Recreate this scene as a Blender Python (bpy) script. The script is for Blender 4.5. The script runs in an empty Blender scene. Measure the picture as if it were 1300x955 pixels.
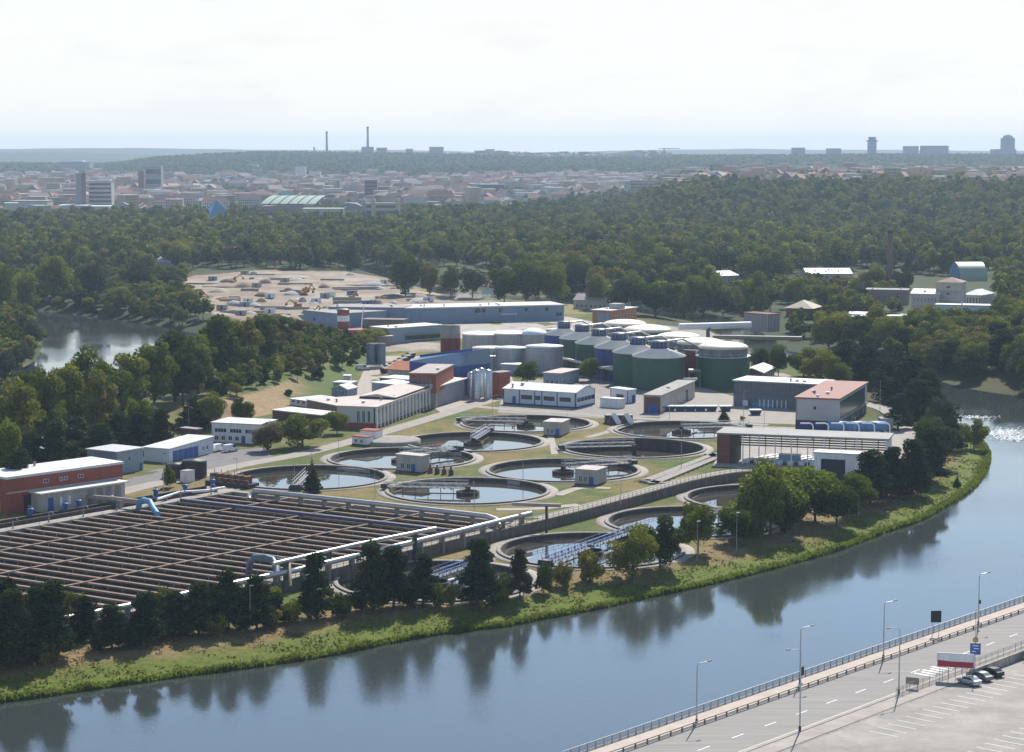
import bpy, math, random
import numpy as np
from mathutils import Vector, Matrix
R = math.radians
random.seed(7); rng = np.random.default_rng(7)
sc = bpy.context.scene
COL = sc.collection
F = 2700.0; H = 90.0; PIT = math.atan((477.5-190)/F)
CP, SP = math.cos(PIT), math.sin(PIT)

# ---------------------------------------------------------------- map projection of the survey picture
def W(px, py, z=0.0):
    y = (477.5-py)/F
    t = (z-H)/(-SP+y*CP)
    return Vector((((px-650)/F)*t, (CP+y*SP)*t, z))
def proj(x, y, z):
    d = y*CP-(z-H)*SP
    return 650+F*x/d, 477.5-F*(y*SP+(z-H)*CP)/d
def zt(x, y, py):
    a = (477.5-py)/F
    return H + y*(a*CP-SP)/(CP+a*SP)
def XW(px, d, z):                      # x of a point at ground distance d, height z seen at px
    return (px-650)/F*(d*CP-(z-H)*SP)

# ---------------------------------------------------------------- numpy noise
def _hash(ix, iy, s):
    n = (ix*374761393+iy*668265263+s*1442695041) & 0xffffffff
    n = ((n ^ (n >> 13))*1274126177) & 0xffffffff
    return ((n ^ (n >> 16)) & 0xffff)/65535.0
def vnoise(x, y, s=0):
    x = np.asarray(x, float); y = np.asarray(y, float)
    ix = np.floor(x).astype(np.int64); iy = np.floor(y).astype(np.int64)
    fx = x-ix; fy = y-iy; fx = fx*fx*(3-2*fx); fy = fy*fy*(3-2*fy)
    a = _hash(ix, iy, s); b = _hash(ix+1, iy, s); c = _hash(ix, iy+1, s); d = _hash(ix+1, iy+1, s)
    return (a*(1-fx)+b*fx)*(1-fy)+(c*(1-fx)+d*fx)*fy
def fbm(x, y, sc_, s=0, o=4):
    v = 0; a = .5
    for i in range(o):
        v = v+a*vnoise(np.asarray(x)/sc_*2**i, np.asarray(y)/sc_*2**i, s+i*17); a *= .5
    return v/(1-.5**o)
def inpoly(x, y, poly):
    x = np.asarray(x, float); y = np.asarray(y, float)
    ins = np.zeros(x.shape, bool); n = len(poly)
    for i in range(n):
        x1, y1 = poly[i][:2]; x2, y2 = poly[(i+1) % n][:2]
        if y1 == y2: continue
        c = ((y1 > y) != (y2 > y)) & (x < (x2-x1)*(y-y1)/(y2-y1)+x1)
        ins ^= c
    return ins
def segdist(x, y, pts, closed=True):
    x = np.asarray(x, float); y = np.asarray(y, float)
    d = np.full(x.shape, 1e9); n = len(pts)
    for i in range(n if closed else n-1):
        x1, y1 = pts[i][:2]; x2, y2 = pts[(i+1) % n][:2]
        dx, dy = x2-x1, y2-y1; L = dx*dx+dy*dy+1e-9
        t = np.clip(((x-x1)*dx+(y-y1)*dy)/L, 0, 1)
        d = np.minimum(d, np.hypot(x-x1-t*dx, y-y1-t*dy))
    return d
def sdf(x, y, poly):
    d = segdist(x, y, poly); return np.where(inpoly(x, y, poly), -d, d)
def sst(a, b, x):
    t = np.clip((np.asarray(x, float)-a)/(b-a), 0, 1); return t*t*(3-2*t)
def smooth_line(pts, n=6):             # Catmull-Rom through points
    out = []; P = [pts[0]]+list(pts)+[pts[-1]]
    for i in range(1, len(P)-2):
        for k in range(n):
            t = k/n; a, b, c, d = [Vector(P[i+j][:2]) for j in (-1, 0, 1, 2)]
            out.append(.5*((2*b)+(c-a)*t+(2*a-5*b+4*c-d)*t*t+(3*b-a-3*c+d)*t**3))
    out.append(Vector(pts[-1][:2])); return out

# ---------------------------------------------------------------- materials
def nt(m):
    m.use_nodes = True; t = m.node_tree; t.nodes.clear(); return t
MATS = {}
def mat(name, col, rough=.85, var=.18, scale=.35, metal=0., bump=0., stripes=None, streak=0., spec=.4):
    if name in MATS: return MATS[name]
    m = bpy.data.materials.new(name); t = nt(m); N = t.nodes; L = t.links
    out = N.new('ShaderNodeOutputMaterial'); b = N.new('ShaderNodeBsdfPrincipled')
    L.new(b.outputs[0], out.inputs[0])
    b.inputs['Roughness'].default_value = rough; b.inputs['Metallic'].default_value = metal
    b.inputs['Specular IOR Level'].default_value = spec
    tc = N.new('ShaderNodeTexCoord'); 
    n1 = N.new('ShaderNodeTexNoise'); n1.inputs['Scale'].default_value = scale; n1.inputs['Detail'].default_value = 8
    n1.inputs['Roughness'].default_value = .7
    L.new(tc.outputs['Object'], n1.inputs['Vector'])
    mr = N.new('ShaderNodeMapRange'); mr.inputs[1].default_value = .3; mr.inputs[2].default_value = .7
    mr.inputs[3].default_value = 1-var; mr.inputs[4].default_value = 1+var
    L.new(n1.outputs[0], mr.inputs[0]); cur = mr.outputs[0]
    if streak:                          # vertical weather streaks
        mp = N.new('ShaderNodeMapping'); mp.inputs['Scale'].default_value = (1.6, 1.6, .12)
        L.new(tc.outputs['Object'], mp.inputs[0]); n2 = N.new('ShaderNodeTexNoise')
        n2.inputs['Scale'].default_value = 1.; n2.inputs['Detail'].default_value = 5; L.new(mp.outputs[0], n2.inputs['Vector'])
        m2 = N.new('ShaderNodeMapRange'); m2.inputs[1].default_value = .35; m2.inputs[2].default_value = .65
        m2.inputs[3].default_value = 1-streak; m2.inputs[4].default_value = 1.
        L.new(n2.outputs[0], m2.inputs[0]); mm = N.new('ShaderNodeMath'); mm.operation = 'MULTIPLY'
        L.new(cur, mm.inputs[0]); L.new(m2.outputs[0], mm.inputs[1]); cur = mm.outputs[0]
    if stripes:                         # (axis, period, depth): panel or sheet joints
        ax, per, dep = stripes
        sx = N.new('ShaderNodeSeparateXYZ'); L.new(tc.outputs['Object'], sx.inputs[0])
        if ax == 'XY':
            ad = N.new('ShaderNodeMath'); ad.operation = 'ADD'; L.new(sx.outputs[0], ad.inputs[0]); L.new(sx.outputs[1], ad.inputs[1]); src = ad.outputs[0]
        else: src = sx.outputs['XYZ'.index(ax)]
        dv = N.new('ShaderNodeMath'); dv.operation = 'DIVIDE'; dv.inputs[1].default_value = per; L.new(src, dv.inputs[0])
        fr = N.new('ShaderNodeMath'); fr.operation = 'FRACT'; L.new(dv.outputs[0], fr.inputs[0])
        lt = N.new('ShaderNodeMath'); lt.operation = 'LESS_THAN'; lt.inputs[1].default_value = .14; L.new(fr.outputs[0], lt.inputs[0])
        m3 = N.new('ShaderNodeMapRange'); m3.inputs[3].default_value = 1; m3.inputs[4].default_value = 1-dep
        L.new(lt.outputs[0], m3.inputs[0]); mm = N.new('ShaderNodeMath'); mm.operation = 'MULTIPLY'
        L.new(cur, mm.inputs[0]); L.new(m3.outputs[0], mm.inputs[1]); cur = mm.outputs[0]
    vm = N.new('ShaderNodeVectorMath'); vm.operation = 'SCALE'; vm.inputs[0].default_value = col[:3]
    L.new(cur, vm.inputs['Scale']); L.new(vm.outputs[0], b.inputs['Base Color'])
    if bump:
        bp = N.new('ShaderNodeBump'); bp.inputs['Strength'].default_value = bump; bp.inputs['Distance'].default_value = .1
        L.new(n1.outputs[0], bp.inputs['Height']); L.new(bp.outputs[0], b.inputs['Normal'])
    MATS[name] = m; return m

def glass(name='window_glass', col=(.035, .045, .055), rough=.12):
    return mat(name, col, rough, .25, .6, spec=.7)

def leafmat(name, ramp, trans=.3, vs=.9):
    m = bpy.data.materials.new(name); t = nt(m); N = t.nodes; L = t.links
    out = N.new('ShaderNodeOutputMaterial'); d = N.new('ShaderNodeBsdfDiffuse'); tr = N.new('ShaderNodeBsdfTranslucent')
    gl = N.new('ShaderNodeBsdfGlossy'); gl.inputs['Roughness'].default_value = .5
    mx = N.new('ShaderNodeMixShader'); mx.inputs[0].default_value = trans
    m2 = N.new('ShaderNodeMixShader'); m2.inputs[0].default_value = .035
    L.new(d.outputs[0], mx.inputs[1]); L.new(tr.outputs[0], mx.inputs[2])
    L.new(mx.outputs[0], m2.inputs[1]); L.new(gl.outputs[0], m2.inputs[2]); L.new(m2.outputs[0], out.inputs[0])
    oi = N.new('ShaderNodeObjectInfo'); cr = N.new('ShaderNodeValToRGB'); e = cr.color_ramp.elements
    while len(e) > 1: e.remove(e[-1])
    e[0].position = ramp[0][0]; e[0].color = (*ramp[0][1], 1)
    for p, c in ramp[1:]:
        q = e.new(p); q.color = (*c, 1)
    tc = N.new('ShaderNodeTexCoord'); n1 = N.new('ShaderNodeTexNoise'); n1.inputs['Scale'].default_value = vs; n1.inputs['Detail'].default_value = 4
    L.new(tc.outputs['Object'], n1.inputs['Vector'])
    ad = N.new('ShaderNodeMath'); ad.operation = 'MULTIPLY_ADD'; ad.inputs[1].default_value = .5; ad.inputs[2].default_value = -.25
    L.new(n1.outputs[0], ad.inputs[0]); a2 = N.new('ShaderNodeMath'); a2.operation = 'ADD'; a2.use_clamp = True
    L.new(ad.outputs[0], a2.inputs[0]); L.new(oi.outputs['Random'], a2.inputs[1]); L.new(a2.outputs[0], cr.inputs[0])
    at = N.new('ShaderNodeAttribute'); at.attribute_name = 'leaf_tone'
    vm = N.new('ShaderNodeVectorMath'); vm.operation = 'SCALE'; L.new(cr.outputs[0], vm.inputs[0]); L.new(at.outputs['Fac'], vm.inputs['Scale'])
    L.new(vm.outputs[0], d.inputs[0]); L.new(vm.outputs[0], tr.inputs[0]); L.new(vm.outputs[0], gl.inputs[0])
    MATS[name] = m; return m

# ---------------------------------------------------------------- object helpers
def tag(o, label=None, cat=None, group=None, kind=None):
    if label: o['label'] = label
    if cat: o['category'] = cat
    if group: o['group'] = group
    if kind: o['kind'] = kind
    return o
def empty(name, loc, rz=0, label=None, cat=None, group=None):
    o = bpy.data.objects.new(name, None); COL.objects.link(o)
    o.location = loc; o.rotation_euler = (0, 0, rz); o.empty_display_size = .5
    return tag(o, label, cat, group)
class MB:
    def __init__(s): s.v = []; s.f = []; s.m = []; s.sm = []
    def add(s, vs, fs, m=0, smooth=False):
        o = len(s.v); s.v += [tuple(v) for v in vs]
        for f in fs: s.f.append(tuple(i+o for i in f)); s.m.append(m); s.sm.append(smooth)
    def box(s, x0, x1, y0, y1, z0, z1, m=0):
        s.hexa([(x0, y0), (x1, y0), (x1, y1), (x0, y1)], z0, z1, m)
    def hexa(s, q, z0, z1, m=0):
        n = len(q); a = sum(q[i][0]*q[(i+1) % n][1]-q[(i+1) % n][0]*q[i][1] for i in range(n))
        if a < 0: q = q[::-1]
        vs = [(p[0], p[1], z0) for p in q]+[(p[0], p[1], z1) for p in q]
        fs = [tuple(range(n-1, -1, -1)), tuple(range(n, 2*n))]+[(i, (i+1) % n, n+(i+1) % n, n+i) for i in range(n)]
        s.add(vs, fs, m)
    def bar(s, a, b, w, m=0, h=None):      # square bar between two points
        a = Vector(a); b = Vector(b); h = h or w; d = (b-a)
        if d.length < 1e-6: return
        d.normalize(); up = Vector((0, 0, 1)) if abs(d.z) < .95 else Vector((1, 0, 0))
        r = d.cross(up).normalized(); u = r.cross(d).normalized(); vs = []
        for p in (a, b):
            for i, j in ((-1, -1), (1, -1), (1, 1), (-1, 1)): vs.append(p+r*(i*w/2)+u*(j*h/2))
        s.add(vs, [(0, 1, 2, 3), (7, 6, 5, 4), (0, 4, 5, 1), (1, 5, 6, 2), (2, 6, 7, 3), (3, 7, 4, 0)], m)
    def tube(s, pts, r, n=10, m=0, caps=True):
        pts = [Vector(p) for p in pts]; rr = r if isinstance(r, (list, tuple)) else [r]*len(pts)
        vs = []; N_ = len(pts)
        for i, p in enumerate(pts):
            d = (pts[min(i+1, N_-1)]-pts[max(i-1, 0)]).normalized()
            up = Vector((0, 0, 1)) if abs(d.z) < .97 else Vector((1, 0, 0))
            a = d.cross(up).normalized(); b = a.cross(d).normalized()
            for k in range(n):
                t = 2*math.pi*k/n; vs.append(p+(a*math.cos(t)+b*math.sin(t))*rr[i])
        fs = [(i*n+k, i*n+(k+1) % n, (i+1)*n+(k+1) % n, (i+1)*n+k) for i in range(N_-1) for k in range(n)]
        s.add(vs, [f[::-1] for f in fs], m, True)
        if caps:
            s.add(vs[:n], [tuple(range(n))], m); s.add(vs[-n:], [tuple(range(n-1, -1, -1))], m)
    def lathe(s, prof, n=48, m=0, c=(0, 0), smooth=True, a0=0, a1=2*math.pi):
        full = abs(a1-a0-2*math.pi) < 1e-6; k_ = n if full else n+1
        vs = [(c[0]+r*math.cos(a0+(a1-a0)*k/n), c[1]+r*math.sin(a0+(a1-a0)*k/n), z) for r, z in prof for k in range(k_)]
        fs = []
        for i in range(len(prof)-1):
            for k in range(n):
                k2 = (k+1) % k_
                fs.append((i*k_+k, i*k_+k2, (i+1)*k_+k2, (i+1)*k_+k))
        s.add(vs, fs, m, smooth)
    def mesh(s, name, mats):
        me = bpy.data.meshes.new(name); me.from_pydata(s.v, [], s.f)
        for q in (mats if isinstance(mats, (list, tuple)) else [mats]): me.materials.append(q)
        me.polygons.foreach_set('material_index', s.m); me.polygons.foreach_set('use_smooth', s.sm); me.update(); return me
    def build(s, name, mats, parent=None, loc=None, rz=None, **kw):
        o = bpy.data.objects.new(name, s.mesh(name, mats)); COL.objects.link(o)
        if parent: o.parent = parent
        if loc is not None: o.location = loc
        if rz is not None: o.rotation_euler = (0, 0, rz)
        if any(len(set(p.vertices)) > 3 and p.use_smooth for p in o.data.polygons[:40]):
            pass
        return tag(o, **kw)
def dup(o, loc=None, rz=None, scale=None, label=None, parent=None, group=None):
    c = o.copy(); COL.objects.link(c)
    if parent: c.parent = parent
    if loc is not None: c.location = loc
    if rz is not None: c.rotation_euler = (0, 0, rz)
    if scale is not None: c.scale = scale if isinstance(scale, (tuple, list)) else (scale,)*3
    if label: c['label'] = label
    if group: c['group'] = group
    for ch in o.children:
        dup(ch, parent=c)
    return c
def npmesh(name, V, Fq, mats, smooth=False):
    me = bpy.data.meshes.new(name); n = len(V); k = Fq.shape[1]; f = len(Fq)
    me.vertices.add(n); me.vertices.foreach_set('co', V.astype(np.float32).ravel())
    me.loops.add(f*k); me.loops.foreach_set('vertex_index', Fq.astype(np.int32).ravel())
    me.polygons.add(f); me.polygons.foreach_set('loop_start', np.arange(f, dtype=np.int32)*k)
    me.polygons.foreach_set('use_smooth', np.full(f, smooth))
    for q in (mats if isinstance(mats, (list, tuple)) else [mats]): me.materials.append(q)
    me.update(calc_edges=True); me.validate(); return me

# ---------------------------------------------------------------- river outline
RZ = -4.3
SH = [(-250, 925), (-150, 910), (0, 893), (100, 879), (217, 862), (330, 847), (432, 831), (493, 818), (548, 808), (600, 801), (650, 795), (698, 785), (755, 775), (807, 763), (865, 751), (918, 739),
      (970, 726), (1048, 705), (1088, 691), (1127, 676), (1169, 662), (1198, 646), (1222, 631), (1242, 615), (1256, 592), (1257, 574), (1246, 560), (1224, 546), (1206, 531), (1190, 515), (1168, 498)]
SH2 = [(1168, 498), (1100, 472), (1040, 463), (990, 455), (940, 436), (880, 408), (800, 395), (700, 387), (620, 381), (560, 373), (480, 349), (380, 320),
       (380, 313), (480, 343), (560, 366), (640, 374), (720, 380), (800, 386), (900, 398), (950, 412), (1000, 446), (1040, 453), (1100, 460), (1160, 474)]
SH3 = [(1160, 474), (1190, 484), (1240, 496), (1320, 505), (1450, 513)]
shore_main = smooth_line([W(a, b, RZ) for a, b in SH], 5)
chan = [W(a, b, RZ).to_2d() for a, b in SH2]
far_bank = smooth_line([W(a, b, RZ) for a, b in SH3], 4)
Q0 = W(1000, 868).to_2d(); Q1 = W(1300, 765).to_2d(); QD = (Q1-Q0).normalized(); QN = Vector((QD.y, -QD.x))  # QN points to the near land
quay_a = Q0-QD*320; quay_b = Q1+QD*420
RIVER = [tuple(p) for p in shore_main]+[tuple(p) for p in chan[1:-1]]+[tuple(p) for p in far_bank]
RIVER += [(420, 860), tuple(quay_b), tuple(Q1), tuple(Q0), tuple(quay_a), (-420, 60), (-460, 300)]
LR = [(27, 393), (60, 396), (110, 402), (195, 413), (260, 424), (330, 425), (345, 432), (300, 456), (262, 474), (205, 497), (140, 524), (80, 555), (20, 590), (-90, 650), (-400, 700), (-400, 560),
      (-60, 520), (-15, 490), (20, 472), (46, 458), (54, 440), (52, 424), (32, 408)]
LRIV = [tuple(p) for p in smooth_line([W(a, b, RZ) for a, b in LR+[LR[0]]], 3)]

# ---------------------------------------------------------------- settling tanks (rim centre px, ground level)
LOWZ = -2.2
TK = dict(t1=(668, 537, 0), t2=(601, 560, 0), t3=(865, 545, 0), t4=(805, 568, 0), t5=(510, 581, 0), t6=(715, 596, 0), t7=(392, 605, 0), t8=(594, 622, 0),
          l1=(553, 736, LOWZ), l2=(750, 697, LOWZ), l3=(879, 661, LOWZ), l4=(973, 631, LOWZ))
TR = 21.8
TC = {k: W(a, b, z+.4) for k, (a, b, z) in TK.items()}
# aeration basin corners
bB = W(296, 626).to_2d(); bC = W(640, 664).to_2d()
bu = (bC-bB); bw = bu.length; bu.normalize(); bv = Vector((bu.y, -bu.x))
if bv.y > 0: bv = -bv
_dd = (W(60, 778).to_2d()-bC).normalized(); bv = (bv*.35+_dd*.65).normalized()
BL = 152.0
BAS = [bB, bC, bC+bv*BL, bB+bv*BL]
# line of the retaining wall (upper edge at z=0)
RW = [(-200, 858), (60, 800), (200, 768), (330, 742), (440, 716), (540, 692), (640, 670), (720, 651), (800, 630), (870, 611), (930, 600), (1010, 596)]
RWL = [W(a, b).to_2d() for a, b in RW]
LOWP = [tuple(p) for p in RWL]+[tuple(W(1060, 612).to_2d()), tuple(W(1120, 625).to_2d()), tuple(W(1120, 800).to_2d()), tuple(W(300, 1000).to_2d()), (-220, 300)]
CHN = [tuple(W(a, b).to_2d()) for a, b in [(812, 611), (905, 576), (917, 581), (835, 615)]]
_cc = Vector((sum(p[0] for p in CHN)/4, sum(p[1] for p in CHN)/4)); CHNX = [tuple(Vector(p)+(Vector(p)-_cc).normalized()*1.8) for p in CHN]
CONS = [tuple(W(a, b).to_2d()) for a, b in [(228, 352), (330, 343), (470, 346), (560, 372), (640, 384), (640, 392), (480, 392), (384, 400), (400, 425), (440, 440), (470, 436), (560, 436), (560, 446), (430, 447), (330, 412), (240, 392)]]
EMB = [W(a, b).to_2d() for a, b in [(270, 525), (330, 500), (400, 470), (440, 452)]]
# ridge profile: top of hill as seen, per px
RPX = [-900, -300, -60, 0, 130, 165, 200, 260, 330, 460, 600, 700, 800, 900, 1000, 1100, 1300, 1600, 2200]
RPY = [206, 205, 204, 206, 207, 204, 198, 195, 192, 193, 195, 197, 196, 196, 196, 195, 195, 196, 197]

def hills(x, y):
    y = np.asarray(y, float); x = np.asarray(x, float)
    px = 650+F*x/np.maximum(y, 1)
    h = sst(3200, 5400, y)*10
    rt = H-(np.interp(px, RPX, RPY)-190)/F*7600-14
    r = sst(5500, 7500, y)*(1-sst(8200, 10500, y))
    h = h*(1-r)+rt*r
    h = h+r*(fbm(x, y, 420, 3)-.5)*22*(1-sst(7000, 7600, y)*.8)
    # mid ridge in front (lower wooded step)
    r2 = np.exp(-((y-6100)/420)**2)*(28+18*(fbm(x, y, 700, 9)-.5))
    h = np.maximum(h, r2*sst(300, 420, px)*1.1)
    # plateau on the right
    pl = sst(760, 900, px)*sst(2100, 2900, y)*(1-sst(4300, 4900, y))
    h = np.maximum(h, pl*(33+6*(fbm(x, y, 300, 5)-.5)))
    fr = sst(11500, 14500, y)
    h = np.maximum(h, fr*(84+70*(fbm(x, y*.35, 1700, 31, 4)-.42)))
    f2 = sst(9300, 11000, y)*(1-sst(11500, 12500, y)); h = np.maximum(h, f2*(50+90*(fbm(x, y*.4, 1300, 35, 3)-.45)*(1-sst(300, 500, px)*.8)))
    return h
def HT(x, y):
    x = np.asarray(x, float); y = np.asarray(y, float); shp = np.broadcast(x, y).shape
    x = np.broadcast_to(x, shp).copy(); y = np.broadcast_to(y, shp).copy()
    z = hills(x, y)+(fbm(x, y, 9, 1, 3)-.5)*.25*sst(0, 200, y)*(1-inpoly(x, y, [(-120, 480), (140, 560), (140, 800), (-60, 800)]))
    lo = inpoly(x, y, LOWP); z = np.where(lo, LOWZ+0*z, z)
    z = np.where(inpoly(x, y, CONS), (fbm(x, y, 14, 40)-.5)*2.6, z)
    e = segdist(x, y, EMB, False); z = np.where(e < 17, np.maximum(z, 4.5*(1-sst(3, 17, e))), z)
    for P, bwid in ((RIVER, 21.), (LRIV, 12.)):
        m = (y < 2300)
        s = np.full(shp, 99.); s[m] = sdf(x[m], y[m], P)
        s = s+(vnoise(x/6, y/6, 77)-.5)*1.1*(s < 40)
        near_q = (x-Q0.x)*QN.x+(y-Q0.y)*QN.y
        isq = (near_q > -6) & (P is RIVER) & (y < 900) & (x > -200)
        bank = 0*s+RZ
        bank = np.where(s > 0, RZ-.1-(RZ-.1)*np.clip(s/(bwid*1.35), 0, 1), RZ-.1+s*.35)
        bank = np.maximum(bank, -11)
        z = np.where(isq, np.where(near_q > -.4, 0.0, -11.0), np.minimum(z, np.where(s < bwid*1.35, bank, 1e3)))
        if P is RIVER: z = np.where(near_q > 0, np.where(y < 900, 0.0, z), z)
    for k, c in TC.items():
        dd_ = np.hypot(x-c.x, y-c.y)
        z = np.where(dd_ < TR+3, np.maximum(z, TK[k][2]), z)
        z = np.where(dd_ < TR+.35, TK[k][2]-6, z)
    z = np.where(inpoly(x, y, BAS), -6.5, z)
    z = np.where(inpoly(x, y, CHNX), -3.0, z)
    return z
def hz(x, y): return float(HT(np.array([x]), np.array([y]))[0])
def G(px, py):                          # picture point -> ground point on the terrain
    z = 0.
    for i in range(6):
        p = W(px, py, z); z2 = hz(p.x, p.y)
        if abs(z2-z) < .05: break
        z = z+(z2-z)*.7
    p.z = hz(p.x, p.y); return p

# ---------------------------------------------------------------- terrain sheet
ys = list(np.arange(120, 960, 1.25))
while ys[-1] < 15500: ys.append(ys[-1]*1.0062)
ys = np.array(ys); ts = np.concatenate([np.linspace(-.9, -.37, 14), np.arange(-.36, .3601, .0022), np.linspace(.37, .9, 14)])
gx = ys[:, None]*ts[None, :]; gy = np.repeat(ys[:, None], len(ts), 1)
gz = HT(gx, gy)
nr, nc = gz.shape
V = np.stack([gx, gy, gz], -1).reshape(-1, 3)
ii = (np.arange(nr-1)[:, None]*nc+np.arange(nc-1)[None, :]).ravel()
Fq = np.stack([ii, ii+1, ii+nc+1, ii+nc], 1)
# surface kinds: colour attribute holds the ground cover's own colour
x, y, z = V[:, 0], V[:, 1], V[:, 2]
def C3(a): return np.array(a)[None, :]
def mix(a, b, t): return a*(1-t[:, None])+b*t[:, None]
n1 = fbm(x, y, 16, 11); n2 = fbm(x, y, 4, 12); n3 = fbm(x, y, 70, 13)
dry = C3((.195, .150, .060)); grn = C3((.082, .112, .026)); 
col = mix(np.repeat(grn, len(x), 0), dry, sst(.38, .62, n1*.5+n2*.25+n3*.25-.05))
m = y < 2300
sR = np.full(len(x), 99.); sR[m] = sdf(x[m], y[m], RIVER); sL = np.full(len(x), 99.); sL[m] = sdf(x[m], y[m], LRIV)
bk = C3((.110, .140, .022)); bb = C3((.215, .150, .075))
sj = sR+(n1-.5)*9+(n2-.5)*5
cb = mix(np.repeat(bk, len(x), 0), bb, sst(8, 14, sj)*.85)
col = mix(col, cb, (1-sst(20, 27, sj))*(1-sst(690, 730, y)))
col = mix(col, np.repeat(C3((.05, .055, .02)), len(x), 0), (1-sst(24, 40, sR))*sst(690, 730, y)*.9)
col = mix(col, np.repeat(C3((.03, .035, .014)), len(x), 0), (1-sst(-1.0, .6, sR)))
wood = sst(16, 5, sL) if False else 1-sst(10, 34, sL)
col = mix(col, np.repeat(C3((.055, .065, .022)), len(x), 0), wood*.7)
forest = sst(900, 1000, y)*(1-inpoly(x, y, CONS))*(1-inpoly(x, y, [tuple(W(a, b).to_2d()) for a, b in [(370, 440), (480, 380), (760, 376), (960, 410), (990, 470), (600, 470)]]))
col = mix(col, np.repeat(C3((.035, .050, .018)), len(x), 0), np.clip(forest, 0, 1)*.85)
px_, py_ = proj(x, y, z)
meadow = inpoly(px_, py_, [(440, 346), (560, 362), (700, 378), (700, 384), (600, 378), (520, 366), (440, 352)]) | inpoly(px_, py_, [(700, 384), (760, 384), (760, 398), (720, 400), (700, 392)])
col = mix(col, np.repeat(C3((.22, .19, .08)), len(x), 0), meadow*.9)
slope = inpoly(px_, py_, [(230, 520), (330, 497), (420, 462), (520, 425), (575, 428), (560, 440), (480, 452), (450, 480), (420, 500), (370, 520), (300, 535), (230, 545)])
gs = mix(np.repeat(C3((.085, .125, .035)), len(x), 0), C3((.30, .21, .12)), sst(430, 330, px_+(n1-.5)*90) if False else 1-sst(345, 400, px_+(n1-.5)*70))
col = mix(col, gs, slope*.9)
con = inpoly(x, y, CONS)
cc = mix(np.repeat(C3((.27, .230, .180)), len(x), 0), C3((.25, .19, .14)), sst(.45, .62, fbm(x, y, 30, 61)))
cc = mix(cc, C3((.35, .305, .25)), sst(.55, .7, fbm(x, y, 22, 67)))
col = mix(col, cc, con*1.)
city = sst(2850, 3050, y)*(1-sst(5300, 5700, y))
city = np.where(inpoly(px_, py_, [(820, 300), (820, 243), (1400, 238), (1400, 300)]), 0, city)
ccity = mix(np.repeat(C3((.20, .17, .15)), len(x), 0), C3((.05, .065, .03)), sst(.45, .55, fbm(x, y, 120, 71)))
col = mix(col, ccity, city)
col *= (1+.22*(n2-.5))[:, None]
yard = ((x-Q0.x)*QN.x+(y-Q0.y)*QN.y > -1) & (y < 900) & (x > -260)
col = np.where(yard[:, None], C3((.30, .285, .26))*(1+.15*(n1-.5))[:, None], col)
tm = bpy.data.materials.new('ground_cover'); t = nt(tm); N = t.nodes; L = t.links
out = N.new('ShaderNodeOutputMaterial'); b = N.new('ShaderNodeBsdfPrincipled'); L.new(b.outputs[0], out.inputs[0])
b.inputs['Roughness'].default_value = .95; b.inputs['Specular IOR Level'].default_value = .15
at = N.new('ShaderNodeAttribute'); at.attribute_name = 'cover'; geo = N.new('ShaderNodeNewGeometry')
na = N.new('ShaderNodeTexNoise'); na.inputs['Scale'].default_value = .8; na.inputs['Detail'].default_value = 8; na.inputs['Roughness'].default_value = .75
L.new(geo.outputs['Position'], na.inputs['Vector'])
mr = N.new('ShaderNodeMapRange'); mr.inputs[1].default_value = .3; mr.inputs[2].default_value = .7; mr.inputs[3].default_value = .62; mr.inputs[4].default_value = 1.38
L.new(na.outputs[0], mr.inputs[0]); vm = N.new('ShaderNodeVectorMath'); vm.operation = 'SCALE'
L.new(at.outputs['Color'], vm.inputs[0]); L.new(mr.outputs[0], vm.inputs['Scale']); L.new(vm.outputs[0], b.inputs['Base Color'])
bp = N.new('ShaderNodeBump'); bp.inputs['Strength'].default_value = .7; bp.inputs['Distance'].default_value = .5
L.new(na.outputs[0], bp.inputs['Height']); L.new(bp.outputs[0], b.inputs['Normal'])
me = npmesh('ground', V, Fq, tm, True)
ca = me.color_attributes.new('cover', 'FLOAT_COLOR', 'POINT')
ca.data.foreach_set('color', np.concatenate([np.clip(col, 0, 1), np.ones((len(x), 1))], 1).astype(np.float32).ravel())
ground = bpy.data.objects.new('ground', me); COL.objects.link(ground); tag(ground, kind='structure')
del V, Fq, gx, gy, gz, col, cb, gs, cc

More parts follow.
